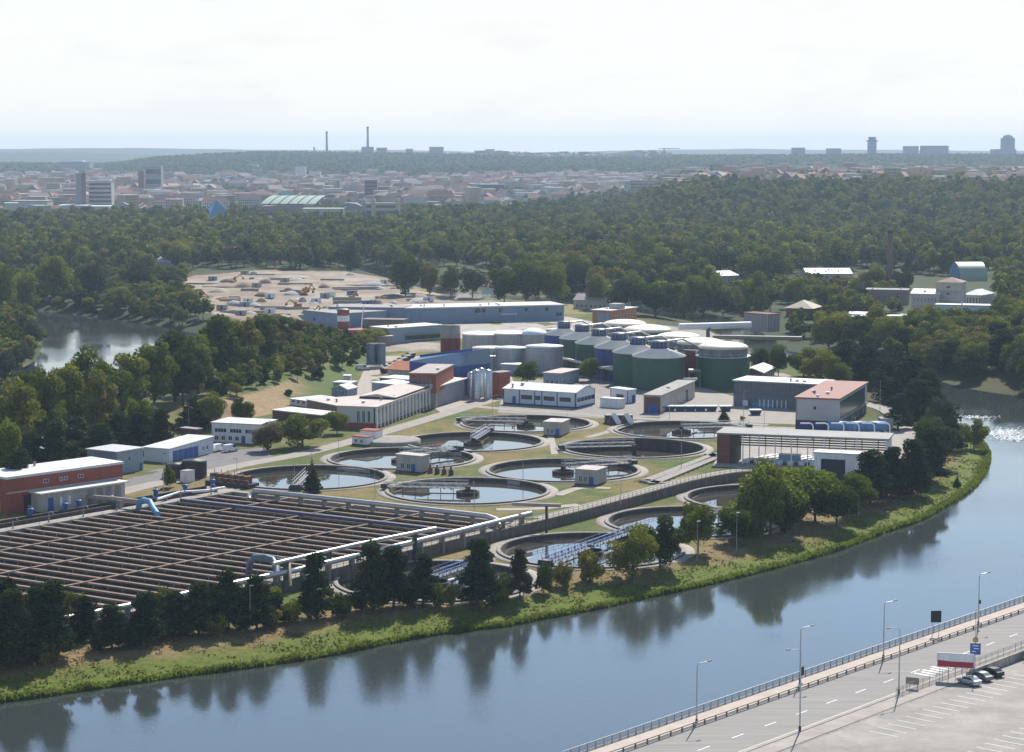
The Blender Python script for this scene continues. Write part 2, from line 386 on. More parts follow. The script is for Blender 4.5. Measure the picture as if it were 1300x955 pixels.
# ---------------------------------------------------------------- water
def watermat(name, base, sc1, b1, rough=.03, rip=.05, strg=.35, glint=0):
    m = bpy.data.materials.new(name); t = nt(m); N = t.nodes; L = t.links
    out = N.new('ShaderNodeOutputMaterial'); b = N.new('ShaderNodeBsdfPrincipled'); L.new(b.outputs[0], out.inputs[0])
    b.inputs['Base Color'].default_value = (*base, 1); b.inputs['Roughness'].default_value = rough; b.inputs['IOR'].default_value = 1.333
    geo = N.new('ShaderNodeNewGeometry')
    a = N.new('ShaderNodeTexNoise'); a.inputs['Scale'].default_value = sc1; a.inputs['Detail'].default_value = 6; a.inputs['Roughness'].default_value = .6
    L.new(geo.outputs['Position'], a.inputs['Vector'])
    c = N.new('ShaderNodeTexNoise'); c.inputs['Scale'].default_value = .018; c.inputs['Detail'].default_value = 3
    L.new(geo.outputs['Position'], c.inputs['Vector'])
    mr = N.new('ShaderNodeMapRange'); mr.inputs[1].default_value = .42; mr.inputs[2].default_value = .62; mr.inputs[3].default_value = rip; mr.inputs[4].default_value = strg
    L.new(c.outputs[0], mr.inputs[0])
    bp = N.new('ShaderNodeBump'); bp.inputs['Distance'].default_value = b1
    a2 = N.new('ShaderNodeTexNoise'); a2.inputs['Scale'].default_value = sc1*3.2; a2.inputs['Detail'].default_value = 2; L.new(geo.outputs['Position'], a2.inputs['Vector'])
    pw = N.new('ShaderNodeMath'); pw.operation = 'POWER'; pw.inputs[1].default_value = 7; L.new(a2.outputs[0], pw.inputs[0])
    ma = N.new('ShaderNodeMath'); ma.operation = 'MULTIPLY_ADD'; ma.inputs[1].default_value = glint; L.new(pw.outputs[0], ma.inputs[0]); L.new(a.outputs[0], ma.inputs[2])
    L.new(mr.outputs[0], bp.inputs['Strength']); L.new(ma.outputs[0], bp.inputs['Height']); L.new(bp.outputs[0], b.inputs['Normal'])
    MATS[name] = m; return m
wm = watermat('river_water', (.042, .052, .050), 1.2, .09, .012, .04, .27, 4.)
o = MB(); o.add([(-3000, 100, RZ), (3000, 100, RZ), (3000, 2600, RZ), (-3000, 2600, RZ)], [(0, 1, 2, 3)])
tag(o.build('river_water', wm), kind='structure')
watermat('tank_water', (.06, .058, .045), .5, .02, .02, .03, .1).node_tree.nodes['Principled BSDF'].inputs['IOR'].default_value = 2.1
wm.node_tree.nodes['Principled BSDF'].inputs['IOR'].default_value = 1.85
# ================================================================ vegetation
def leaf_quads(P, Nn, size, rg, tilt=.7):
    n = len(P); nn = Nn+rg.normal(0, tilt, (n, 3)); nn /= np.linalg.norm(nn, axis=1)[:, None]+1e-9
    r = rg.normal(0, 1, (n, 3)); a = np.cross(nn, r); a /= np.linalg.norm(a, axis=1)[:, None]+1e-9; b = np.cross(nn, a)
    s = size*rg.uniform(.6, 1.35, n)[:, None]*.5; k = rg.uniform(.6, 1., n)[:, None]
    V = np.stack([P-a*s-b*s*k, P+a*s*.7-b*s*k*.8, P+a*s+b*s*k, P-a*s*.6+b*s*k*.9], 1).reshape(-1, 3)
    return V
def tree_parts(seed, nleaf, leaf, R_, z0, z1, nl, flat=1., kind='broad', H_=10., tr=.18, lean=0):
    rg = np.random.default_rng(seed); cz = (z0+z1)/2; hz_ = (z1-z0)/2; C = []; Rr = []
    if kind == 'broad':
        for i in range(nl):
            u = rg.normal(0, 1, 3); u /= np.linalg.norm(u); q = rg.uniform(.35, .86)
            C.append([u[0]*R_*q, u[1]*R_*q, cz+u[2]*hz_*q*.95]); Rr.append(R_*rg.uniform(.17, .42))
        C.append([0, 0, cz]); Rr.append(R_*.6)
    elif kind == 'pine':
        for i in range(nl):
            f = (i+.5)/nl; zz = z0+(z1-z0)*f; rr = R_*(1-.75*f**1.6)*rg.uniform(.35, 1.05); an = rg.uniform(0, 6.28)
            C.append([rr*math.cos(an)*.75, rr*math.sin(an)*.75, zz]); Rr.append(R_*rg.uniform(.28, .48)*(1-.35*f))
    elif kind == 'cone':
        for i in range(nl):
            f = (i+.5)/nl; zz = z0+(z1-z0)*f; rr = R_*(1-f)*.7; an = i*2.4
            C.append([rr*math.cos(an), rr*math.sin(an), zz]); Rr.append(max(.12, R_*(1-f)*.55))
    C = np.array(C); Rr = np.array(Rr); w_ = Rr**2/np.sum(Rr**2); idx = rg.choice(len(C), nleaf, p=w_)
    u = rg.normal(0, 1, (nleaf, 3)); u /= np.linalg.norm(u, axis=1)[:, None]
    rad = Rr[idx]*np.where(rg.random(nleaf) < .75, rg.uniform(.82, 1.08, nleaf), rg.uniform(.3, .9, nleaf))
    P = C[idx]+u*rad[:, None]*np.array([1, 1, flat])
    tone = np.clip(rg.normal(1, .2, nleaf), .5, 1.6)*(.82+.36*rg.random(len(C))[idx])
    LV = leaf_quads(P, u, leaf, rg)
    me = bpy.data.meshes.new('crown')
    # woody parts
    tb = MB(); tb.tube([(0, 0, -.6), (.02, 0, z0*.5), (lean*.4, .03, z0+.1), (lean, 0, cz), (lean*1.1, .0, z0+(z1-z0)*.8)], [tr*1.25, tr, tr*.8, tr*.5, tr*.15], 7)
    if kind != 'cone':
        for i in np.argsort(-Rr)[:9]:
            c = Vector(C[i]); s0 = Vector((lean*.5, 0, max(z0*.8, c.z-R_*.55))); tb.tube([s0, s0.lerp(c, .55)+Vector((0, 0, -.1)), c], [tr*.45, tr*.28, tr*.1], 5, caps=False)
    return LV, np.repeat(tone, 4), tb
def crown_mesh(name, LV, tone, m):
    n = len(LV)//4; me = npmesh(name, LV, np.arange(n*4).reshape(n, 4), m)
    a = me.attributes.new('leaf_tone', 'FLOAT', 'POINT'); a.data.foreach_set('value', tone.astype(np.float32)); return me
def whole_mesh(name, LV, tone, tb, mats):
    n = len(LV)//4; k = len(tb.v)
    me = bpy.data.meshes.new(name); fs = [tuple(f) for f in np.arange(n*4).reshape(n, 4)]+[tuple(i+4*n for i in f) for f in tb.f]
    me.from_pydata([tuple(v) for v in LV]+tb.v, [], fs)
    for q in mats: me.materials.append(q)
    me.polygons.foreach_set('material_index', [0]*n+[1]*len(tb.f))
    a = me.attributes.new('leaf_tone', 'FLOAT', 'POINT'); a.data.foreach_set('value', np.concatenate([tone, np.ones(k)]).astype(np.float32)); me.update(); return me
g = lambda r, gg, b: (r, gg, b)
LB = leafmat('broad_leaves', [(0, (.048, .074, .016)), (.3, (.092, .126, .020)), (.55, (.15, .178, .026)), (.8, (.215, .22, .034)), (.96, (.19, .17, .045)), (1, (.13, .10, .045))])
LN = leafmat('pine_needles', [(0, (.026, .044, .018)), (.5, (.038, .060, .022)), (1, (.055, .074, .024))], .25)
LY = leafmat('bright_leaves', [(0, (.14, .19, .022)), (1, (.19, .22, .032))], .45)
LG = leafmat('willow_leaves', [(0, (.060, .085, .040)), (1, (.090, .110, .052))], .3)
BK = mat('tree_bark', (.085, .065, .048), .95, .3, 1.2, bump=.5)
def family(kind, m, seeds, nleaf, leaf, **kw):
    out_ = []
    for s in seeds:
        LV, tone, tb = tree_parts(s, nleaf, leaf, kind=kind, **kw)
        out_.append((crown_mesh('crown', LV, tone, m), tb.mesh('trunk', BK)))
    return out_
BIG = family('broad', LB, [1, 2, 3, 4, 5], 8500, .30, R_=3.7, z0=.3, z1=10, nl=38)
TALL = family('broad', LB, [11, 12, 13, 14], 8000, .28, R_=2.7, z0=.6, z1=10, nl=40)
YEL = family('broad', LY, [21, 22], 8500, .32, R_=3.8, z0=.5, z1=10, nl=28)
WIL = family('broad', LG, [31, 32], 3800, .42, R_=3.9, z0=.4, z1=10, nl=24)
PIN = family('pine', LN, [41, 42, 43, 44, 45], 8000, .27, R_=2.7, z0=1.3, z1=9.8, nl=60, flat=.62, tr=.16)
SPR = family('cone', LN, [51, 52], 3000, .34, R_=2.1, z0=.5, z1=10, nl=40, flat=.6, tr=.14)
SHR = family('broad', LB, [61, 62, 63], 2200, .75, R_=5.2, z0=-.5, z1=10, nl=18, tr=.2)
FAMS = dict(big=BIG, tall=TALL, yel=YEL, wil=WIL, pin=PIN, spr=SPR, shr=SHR)
KN = dict(big=('broadleaf_tree', 'tree'), tall=('poplar_tree', 'tree'), yel=('broadleaf_tree', 'tree'), wil=('willow_tree', 'tree'),
          pin=('pine_tree', 'tree'), spr=('spruce_tree', 'tree'), shr=('shrub', 'bush'))
NT = [0]
def tree(p, h, wd, kind, label, group=None, i=None):
    f = FAMS[kind]; i = NT[0] if i is None else i; NT[0] += 1
    cr_, tk = f[i % len(f)]; nm, cat = KN[kind]
    e = empty(nm, p, random.uniform(0, 6.28), label, cat, group)
    base = {'big': 7.3, 'tall': 5.2, 'yel': 7.2, 'wil': 8.2, 'pin': 4.6, 'spr': 3.4, 'shr': 11}[kind]
    e.scale = (wd/base, wd/base, h/10)
    for nme, me in (('crown', cr_), ('trunk', tk)):
        o = bpy.data.objects.new(nme, me); COL.objects.link(o); o.parent = e
    return e
def ptree(px, py, top, wpx, kind, label, group=None, i=None):   # base pixel, crown-top row, crown width in picture units
    p = G(px, py)
    for q in range(60):                     # never inside a tank: step toward the bank
        if all(math.hypot(p.x-c.x, p.y-c.y) > TR+2.6 for c in TC.values()): break
        y2 = p.y-.8; p = Vector((XW(px, y2, LOWZ), y2, 0)); p.z = hz(p.x, p.y)
    h = zt(p.x, p.y, top)-p.z; d = p.y*CP+(H-p.z)*SP
    return tree(p, h, wpx*d/F, kind, label, group, i)
# --- trees and bushes one can tell apart
EX = []                                     # (x, y, r) keep-out spots for the woods
def T(*a, **k):
    e = ptree(*a, **k); EX.append((e.location.x, e.location.y, 4.)); return e
T(803, 736, 668, 64, 'big', 'large round dark tree alone on the grassy bank, its shadow falling toward the river')
T(838, 706, 652, 62, 'big', 'leafy tree just behind the large round tree on the bank')
T(886, 702, 632, 50, 'big', 'tall dark tree right of the leafy pair beside the third lower tank')
T(935, 690, 640, 62, 'big', 'brownish spreading tree in front of the lower tank nearest the canopy', i=2)
T(978, 668, 578, 76, 'yel', 'big bright yellow-green tree in front of the open canopy')
T(1035, 662, 584, 80, 'yel', 'second bright yellow-green tree, right of the biggest one by the canopy')
T(952, 666, 592, 62, 'yel', 'yellow-green tree at the left edge of the bright cluster by the canopy')
T(1008, 662, 584, 86, 'yel', 'bright yellow-green tree filling the middle of the cluster by the canopy')
T(1088, 654, 598, 52, 'big', 'dark tree closing the right end of the bright cluster by the canopy')
T(1062, 668, 606, 66, 'big', 'dark green tree merged with the right side of the bright trees')
T(998, 678, 618, 60, 'big', 'low dark tree at the foot of the big bright tree')
T(1236, 571, 530, 36, 'big', 'small round tree standing alone at the tip of the bank by the water')
T(1215, 618, 603, 9, 'spr', 'tiny dark conifer alone on the green bank near the bend')
T(397, 621, 580, 19, 'spr', 'slim dark spruce in front of the leftmost settling tank')
T(216, 619, 590, 22, 'shr', 'dark rounded evergreen next to the black tanks')
T(340, 573, 536, 40, 'big', 'round green tree by the white office, leftmost of three')
T(384, 568, 524, 62, 'big', 'broad green tree in the middle of the group by the pilastered hall')
T(428, 551, 519, 36, 'big', 'neat round tree nearest the pilastered hall')
T(669, 487, 458, 36, 'big', 'round green tree behind the long white building')
T(749, 484, 453, 27, 'big', 'brownish green tree in front of the green digesters', i=3)
T(881, 521, 512, 9, 'shr', 'small bush beside the blue dumpsters') if False else None
T(919, 535, 517, 12, 'spr', 'small light conifer standing by the row of dumpsters')
T(942, 534, 528, 8, 'shr', 'round clipped bush right of the small conifer near the dumpsters')
T(988, 478, 430, 28, 'big', 'thin brown-leaved tree right of the largest green digester', i=4)
T(966, 474, 440, 30, 'big', 'olive tree tucked beside the right edge of the green digester')
T(832, 402, 352, 62, 'big', 'large dark dome-shaped tree behind the digesters')
T(515, 376, 322, 46, 'big', 'large pale green tree beside the meadow and canal')
T(600, 378, 336, 44, 'wil', 'weeping pale tree on the canal bank')
T(478, 437, 415, 40, 'big', 'dark tree beside the concrete mixing plant')
T(632, 762, 727, 44, 'shr', 'light green bush between the pines at the lower tanks')
T(690, 752, 713, 30, 'shr', 'grey-green bush below the second lower tank, left one')
T(716, 745, 713, 30, 'shr', 'olive bush below the second lower tank, next to the grey one')
T(748, 738, 698, 38, 'shr', 'dense bush in front of the blue scraper bridge')
for a in [(5, 815, 735, 60), (44, 828, 745, 46), (90, 800, 745, 44), (204, 790, 745, 40), (272, 786, 740, 40), (342, 778, 742, 34)]:
    T(*a, 'big' if a[0] % 3 == 0 else 'pin', 'tree in the second rank behind the bank pines by the basin', group='second rank of bank trees')
for a in [(130, 826, 800, 36), (170, 820, 792, 34), (206, 812, 786, 34), (238, 808, 784, 30), (272, 806, 780, 34), (310, 800, 776, 34), (344, 796, 768, 32), (372, 790, 762, 34), (60, 842, 812, 34), (452, 776, 752, 30), (520, 768, 742, 30), (556, 768, 740, 24)]:
    T(*a, 'shr', 'low bush at the foot of the pines on the near bank', group='bushes under the bank pines')
for a in [(20, 842, 748, 62), (66, 836, 738, 58), (108, 812, 758, 40), (142, 822, 768, 46), (186, 818, 752, 50), (222, 806, 752, 42), (252, 806, 740, 50), (290, 800, 725, 48),
          (326, 798, 730, 44), (350, 792, 752, 30), (-25, 850, 760, 60)]:
    T(*a, 'pin', 'dark pine in the dense row on the near bank below the aeration basin', group='pines below the aeration basin')
T(402, 786, 703, 46, 'pin', 'tall dark pine alone by the elbow pipes at the basin')
T(430, 783, 752, 40, 'shr', 'low bush right of the tall pine at the elbow pipes')
T(474, 774, 688, 56, 'pin', 'left of two big pines in front of the first lower tank')
T(500, 772, 694, 52, 'pin', 'right of two big pines in front of the first lower tank')
T(537, 764, 704, 40, 'pin', 'slender pine with bare trunk between the first lower tank and the bank')
T(606, 762, 684, 54, 'pin', 'spreading pine between the first and second lower tanks')
T(660, 755, 698, 30, 'pin', 'small spiky pine left of the bushes under the second lower tank')
T(572, 770, 738, 26, 'shr', 'low shrub at the tank edge between the slender and the spreading pine')
for a in [(1105, 642, 572, 56, 'pin'), (1132, 632, 568, 46, 'pin'), (1158, 628, 558, 50, 'pin'), (1180, 612, 545, 50, 'pin'), (1196, 592, 528, 46, 'wil'), (1178, 578, 520, 44, 'big'), (1205, 572, 535, 40, 'pin')]:
    T(*a[:4], a[4], 'dark tree on the crest of the bank right of the canopy', group='trees on the bank crest')
T(1195, 560, 500, 52, 'wil', 'bushy grey-green willow at the inside of the river bend')
for a in [(1130, 512, 458, 56), (1152, 520, 452, 60), (1178, 528, 470, 46), (1140, 545, 500, 34), (1100, 492, 440, 50), (1075, 484, 432, 44), (1165, 540, 482, 50)]:
    T(*a, 'pin', 'dark tree beside the curving road behind the red-roofed building', group='dark trees by the curving road')
for a in [(1020, 478, 445, 44), (1042, 486, 444, 50), (1062, 492, 452, 40), (1088, 486, 452, 44), (1034, 470, 440, 50)]:
    T(*a, 'big', 'leafy tree in the belt behind the dark glass hall', group='tree belt behind the glass hall')
T(1052, 448, 388, 56, 'big', 'towering dark tree on the canal bank right of the digesters')
for a in [(545, 374, 334, 30), (572, 376, 336, 30), (640, 388, 334, 42), (668, 388, 328, 46), (700, 387, 326, 46), (728, 384, 328, 42), (757, 392, 336, 36), (790, 398, 342, 44), (868, 404, 356, 40), (893, 402, 338, 46), (918, 402, 362, 34), (960, 404, 342, 48), (978, 396, 352, 32), (1008, 392, 350, 34), (1048, 392, 356, 34), (1108, 372, 335, 36), (1145, 372, 338, 30), (700, 404, 384, 20)]:
    T(*a, ['big', 'big', 'wil', 'tall'][int(a[0]) % 4], 'large leafy tree in the loose row along the canal', group='large trees along the canal')
for a in [(68, 380, 322, 44), (118, 384, 322, 48), (178, 374, 326, 42), (214, 374, 337, 36), (30, 400, 340, 46), (150, 398, 362, 40), (100, 398, 364, 36), (240, 394, 366, 34), (2, 402, 330, 50)]:
    T(*a, ['big', 'wil', 'big'][int(a[0]) % 3], 'large rounded tree on the far shore of the left river', group='large trees across the left river')
for a in [(28, 466, 430, 34), (14, 478, 438, 36), (40, 446, 402, 34), (2, 490, 440, 40), (30, 432, 396, 30)]:
    T(*a, 'wil', 'bushy pale willow on the spit in the left river', group='willows on the river spit')
# row of tall trees on the left river's near bank
for j, a in enumerate([(-20, 606, 500, 60), (22, 600, 480, 70), (-30, 560, 460, 70), (62, 580, 466, 58), (88, 560, 448, 60), (113, 548, 440, 56), (140, 548, 450, 52), (168, 528, 446, 60), (196, 522, 424, 56), (222, 510, 420, 62), (252, 500, 418, 54),
                      (280, 488, 396, 60), (304, 480, 394, 60), (330, 470, 400, 58), (232, 516, 440, 50), (356, 446, 398, 46), (340, 452, 392, 40), (128, 560, 470, 50), (44, 570, 462, 60), (378, 436, 404, 30)]):
    T(*a, 'tall', 'tall broad-crowned poplar in the row along the left river', group='poplars along the left river')
T(177, 572, 500, 44, 'yel', 'bright green tree among the riverside poplars behind the blue-door shed')
T(8, 625, 520, 40, 'yel', 'light yellow-green tree at the left edge below the river')
for a in [(10, 622, 545, 56), (40, 612, 552, 50), (70, 610, 535, 46), (100, 590, 530, 44), (130, 590, 538, 42), (150, 578, 525, 40), (180, 575, 524, 36), (205, 572, 520, 36), (92, 604, 560, 40), (24, 640, 570, 44)]:
    T(*a, 'pin', 'dark pine in the belt behind the brick workshop', group='pines behind the workshop')
T(246, 545, 495, 38, 'spr', 'dark conifer behind the blue-door shed')
T(268, 545, 498, 38, 'big', 'grey-green tree behind the white office, left one')
T(308, 540, 503, 30, 'big', 'bushy tree right behind the white office')
T(165, 518, 500, 30, 'shr', 'riverside thicket seen between the poplars') if False else None
T(366, 502, 494, 12, 'shr', 'small reddish bush on the dry grass slope')

# --- the woods: jittered points, the largest-looking become individual trees, the rest one mass
def pol(*p): return list(p)
ZONES = [
 (pol((110, 346), (232, 350), (232, 372), (250, 392), (262, 404), (205, 386), (140, 374), (60, 352)), 13, (8, 14), 'wood', 'tree between the left river and the construction site', 'trees by the construction site'),
  # polygon of ground points (px), spacing m, height range m, share of pines, label, group
 (pol((300, 446), (345, 440), (400, 424), (440, 442), (480, 448), (440, 470), (400, 488), (352, 500), (300, 522), (270, 520), (262, 500), (290, 488), (330, 466)), 6.5, (5, 9.5), 'shr', 'tree or bush on the overgrown embankment above the green slope', 'thicket on the embankment'),
 (pol((372, 425), (400, 424), (440, 440), (475, 436), (470, 447), (400, 450)), 6, (6, 9), 'shr', 'tree or bush on the overgrown embankment above the green slope', 'thicket on the embankment'),
 (pol((-80, 420), (-80, 345), (70, 352), (140, 372), (205, 384), (262, 400), (262, 410), (200, 407), (110, 396), (60, 390), (20, 385), (20, 392), (50, 425), (52, 440), (20, 468), (-20, 488), (-80, 520)), 10, (7, 13), 'wood', 'tree in the wood on the far shore of the left river', 'wood across the left river'),
 (pol((-100, 284), (120, 284), (260, 280), (420, 283), (560, 280), (640, 274), (760, 258), (870, 250), (1000, 245), (1420, 240), (1420, 335), (1262, 338), (1262, 352), (1215, 352), (1100, 345), (1080, 352), (1000, 350), (990, 362), (900, 358), (900, 372), (860, 385), (800, 384), (790, 371), (720, 371), (700, 380), (640, 372), (560, 360), (480, 342), (240, 342), (230, 348), (120, 350), (-100, 350)), 16.5, (14, 26), 'wood', 'broad tree in the wood beyond the treatment works', 'wood beyond the works'),
 (pol((860, 385), (900, 372), (990, 365), (1150, 365), (1150, 398), (1050, 416), (1050, 440), (1010, 430), (1000, 405), (880, 404)), 11, (7, 13), 'wood', 'tree among the scattered sheds beyond the canal', 'trees among the sheds'),
 (pol((1060, 418), (1170, 412), (1280, 404), (1270, 375), (1262, 345), (1420, 335), (1420, 535), (1320, 525), (1240, 508), (1195, 497), (1150, 480), (1060, 448)), 11.5, (12, 19), 'wood', 'dark leafy tree on the far shore right of the works', 'trees on the right far shore'),
]
KEEP = []                                   # px polygons kept free of woods: buildings seen among them
def keep(*pp): KEEP.append(list(pp))
keep((1150, 402), (1275, 402), (1275, 431), (1060, 434), (1060, 408), (1150, 406))
keep((1212, 352), (1262, 352), (1262, 366), (1212, 366)); keep((1020, 351), (1085, 351), (1085, 361), (1020, 361))
keep((965, 388), (1050, 388), (1050, 412), (965, 412)); keep((900, 351), (940, 351), (940, 362), (900, 362))
keep((726, 386), (792, 386), (792, 398), (726, 398)); keep((600, 380), (720, 380), (720, 398), (600, 398)); keep((930, 395), (990, 395), (990, 420), (930, 420))
keep((1096, 380), (1155, 380), (1155, 392), (1096, 392)); keep((1240, 446), (1330, 446), (1330, 456), (1240, 456))
keep((192, 338), (222, 338), (222, 352), (192, 352)); keep((470, 338), (600, 338), (700, 368), (640, 376), (560, 362), (470, 345)) 

keep((258, 276), (292, 276), (292, 293), (258, 293)); keep((325, 274), (512, 274), (512, 290), (325, 290))
pts = []
for zi, (poly, sp, (h0, h1), kd, lab, grp) in enumerate(ZONES):
    far_sp = sp
    W_ = [W(a, b) for a, b in poly]; x0 = min(p.x for p in W_); x1 = max(p.x for p in W_); y0 = min(p.y for p in W_); y1 = max(p.y for p in W_)
    nx = int((x1-x0)/sp)+1; ny = int((y1-y0)/sp)+1
    X, Y = np.meshgrid(np.arange(nx), np.arange(ny)); X = x0+(X+rng.uniform(0, .95, X.shape))*sp; Y = y0+(Y+rng.uniform(0, .95, Y.shape))*sp
    X = X.ravel(); Y = Y.ravel(); PX, PY = proj(X, Y, 0*X)
    ok = inpoly(PX, PY, poly) & (PX > -120) & (PX < 1420)
    for k_ in KEEP: ok &= ~inpoly(PX, PY, k_)
    if kd == 'wood': ok &= (fbm(X, Y, 45, 91) > .26)
    X = X[ok]; Y = Y[ok]
    ok = (sdf(X, Y, RIVER) > 3.5) & (sdf(X, Y, LRIV) > 2)
    for ex, ey, er in EX: ok &= np.hypot(X-ex, Y-ey) > er
    X = X[ok]; Y = Y[ok]; Z = HT(X, Y)
    hh = h0+(h1-h0)*np.clip(rng.beta(2, 2, len(X))*.7+(fbm(X, Y, 60, 55)-.35)*1.0, 0, 1); ww = hh*rng.uniform(.62, .95, len(X))
    if kd == 'shr': ww = hh*rng.uniform(.7, 1.0, len(X))
    if kd == 'wood': ww = np.maximum(ww, sp*1.0)*rng.uniform(.85, 1.25, len(X))
    for j in range(len(X)): pts.append((hh[j]/Y[j], X[j], Y[j], Z[j], hh[j], ww[j], zi))
pts.sort(reverse=True)
NIND = 210
for s_, X, Y, Z, hh, ww, zi in pts[:NIND]:
    _, _, _, kd, lab, grp = ZONES[zi]
    k_ = random.choices(['big', 'tall', 'wil', 'pin'], [6, 2, 1, 1])[0] if kd == 'wood' else random.choices(['shr', 'big', 'pin'], [5, 4, 1])[0]
    tree((X, Y, Z-.2), hh, ww, k_, lab, group=grp)
rest = [(X, Y, Z, hh, ww) for s_, X, Y, Z, hh, ww, zi in pts[NIND:]]
# wooded ridge and city greenery, far off
def scatter(x0, x1, y0, y1, sp, fn):
    X, Y = np.meshgrid(np.arange(x0, x1, sp), np.arange(y0, y1, sp)); X = (X+rng.uniform(0, sp*.95, X.shape)).ravel(); Y = (Y+rng.uniform(0, sp*.95, Y.shape)).ravel()
    ok = np.abs(X/Y) < .29; X = X[ok]; Y = Y[ok]; ok = fn(X, Y); return X[ok], Y[ok]
X, Y = scatter(-2400, 2400, 5250, 8150, 15, lambda X, Y: (HT(X, Y) > 13+12*(fbm(X, Y, 240, 8)-.5)) & (fbm(X, Y, 60, 18) > .3))
Z = HT(X, Y); hh = rng.uniform(9, 18, len(X))
rest += list(zip(X, Y, Z-2, hh, hh*1.25))
def cityg(X, Y):
    PX, PY = proj(X, Y, 0*X); return (fbm(X, Y, 120, 71) > .47) & (PX < 900)
X, Y = scatter(-1700, 1700, 2850, 5500, 17, cityg)
Z = HT(X, Y); hh = rng.uniform(6, 11, len(X)); rest += list(zip(X, Y, Z-1, hh, hh*1.2))
def edge(X, Y):
    PX, PY = proj(X, Y, 0*X); return (PX > 820) & (HT(X, Y) > 24) & (fbm(X, Y, 90, 72) > .40)
X, Y = scatter(150, 1700, 2300, 2960, 12, edge); Z = HT(X, Y); hh = rng.uniform(11, 17, len(X)); rest += list(zip(X, Y, Z-1, hh, hh*.95))
X, Y = scatter(300, 1700, 3200, 4800, 22, lambda X, Y: fbm(X, Y, 110, 73) > .60); Z = HT(X, Y); hh = rng.uniform(9, 14, len(X)); rest += list(zip(X, Y, Z-1, hh, hh))
def instancer(name, meshes, data, label, kindlab='stuff'):
    lib = bpy.data.collections.new(name+'_kinds'); objs = []
    for i, me in enumerate(meshes):
        o = bpy.data.objects.new(name+'_kind', me); lib.objects.link(o)
    n = len(data); A = np.array([d[:3] for d in data]); me = bpy.data.meshes.new(name); me.vertices.add(n)
    me.vertices.foreach_set('co', A.astype(np.float32).ravel())
    def att(nm, ty, arr, fld='value'):
        a = me.attributes.new(nm, ty, 'POINT'); a.data.foreach_set(fld, arr)
    sc_ = np.array([[d[4]/8., d[4]/8., d[3]/10.] for d in data]); att('size', 'FLOAT_VECTOR', sc_.astype(np.float32).ravel(), 'vector')
    att('turn', 'FLOAT', np.array([d[5] if len(d) > 5 else rng.uniform(0, 6.28) for d in data], dtype=np.float32))
    att('pick', 'INT', rng.integers(0, len(meshes), n).astype(np.int32))
    o = bpy.data.objects.new(name, me); COL.objects.link(o)
    ng = bpy.data.node_groups.new(name+'_nodes', 'GeometryNodeTree'); ng.interface.new_socket('Geometry', in_out='INPUT', socket_type='NodeSocketGeometry'); ng.interface.new_socket('Geometry', in_out='OUTPUT', socket_type='NodeSocketGeometry')
    N = ng.nodes; L = ng.links; gi = N.new('NodeGroupInput'); go = N.new('NodeGroupOutput'); ip = N.new('GeometryNodeInstanceOnPoints')
    ci = N.new('GeometryNodeCollectionInfo'); ci.inputs['Collection'].default_value = lib; ci.inputs['Separate Children'].default_value = True; ci.inputs['Reset Children'].default_value = True
    def na_(nm, ty):
        q = N.new('GeometryNodeInputNamedAttribute'); q.data_type = ty; q.inputs['Name'].default_value = nm; return q
    s = na_('size', 'FLOAT_VECTOR'); r = na_('turn', 'FLOAT'); p = na_('pick', 'INT'); cx = N.new('ShaderNodeCombineXYZ')
    mp_ = N.new('GeometryNodeMeshToPoints'); L.new(gi.outputs[0], mp_.inputs[0]); L.new(mp_.outputs[0], ip.inputs['Points'])
    L.new(ci.outputs[0], ip.inputs['Instance']); ip.inputs['Pick Instance'].default_value = True
    L.new(p.outputs['Attribute'], ip.inputs['Instance Index']); L.new(r.outputs['Attribute'], cx.inputs[2]); L.new(cx.outputs[0], ip.inputs['Rotation'])
    L.new(s.outputs['Attribute'], ip.inputs['Scale']); L.new(ip.outputs[0], go.inputs[0])
    md = o.modifiers.new('scatter', 'NODES'); md.node_group = ng
    return tag(o, label=label, kind=kindlab)
FAR = []
for i in range(7):
    LV, tone, tb = tree_parts(100+i, 720, .8, 3.9, .6, 10, [6, 8, 10][i%3]); FAR.append(whole_mesh('far_tree', LV, tone, tb, [LB, BK]))
LV, tone, tb = tree_parts(120, 420, .8, 2.3, 1, 10, 16, kind='cone'); FAR.append(whole_mesh('far_conifer', LV, tone, tb, [LN, BK]))
instancer('woodland', FAR, rest, 'mass of distant woodland covering the plain and the ridges')
# reeds and rank grass along the water's edge
rg = np.random.default_rng(5); P = []; Sz = []
sm = [p for p in shore_main]
for a, b in zip(sm[:-1], sm[1:]):
    a = Vector(a[:2]); b = Vector(b[:2]); d = (b-a); n_ = int(d.length*45); nrm = Vector((-d.y, d.x)).normalized()
    for k in range(n_):
        q = a+d*rg.random(); off = abs(rg.normal(0, 1.2))+.05; q = q+nrm*off
        P.append((q.x, q.y, off))
P = np.array(P); Z = HT(P[:, 0], P[:, 1]); ok = (Z > RZ-.3); P = P[ok]; Z = Z[ok]
hh = np.where(P[:, 2] < 1.6, .8, .28)*rg.uniform(.6, 1.4, len(P))*(.6+.9*vnoise(P[:, 0]/3, P[:, 1]/3, 5))
an = rg.uniform(0, 3.14, len(P)); wv = rg.uniform(.12, .32, len(P)); dx = np.cos(an)*wv; dy = np.sin(an)*wv; tx = rg.normal(0, .12, len(P)); ty = rg.normal(0, .12, len(P))
V = np.stack([np.stack([P[:, 0]-dx, P[:, 1]-dy, Z-.15], 1), np.stack([P[:, 0]+dx, P[:, 1]+dy, Z-.15], 1), np.stack([P[:, 0]+dx*.8+tx, P[:, 1]+dy*.8+ty, Z+hh], 1), np.stack([P[:, 0]-dx*.7+tx, P[:, 1]-dy*.7+ty, Z+hh*.8], 1)], 1).reshape(-1, 3)
HV = []; 
for k_ in range(2): pass
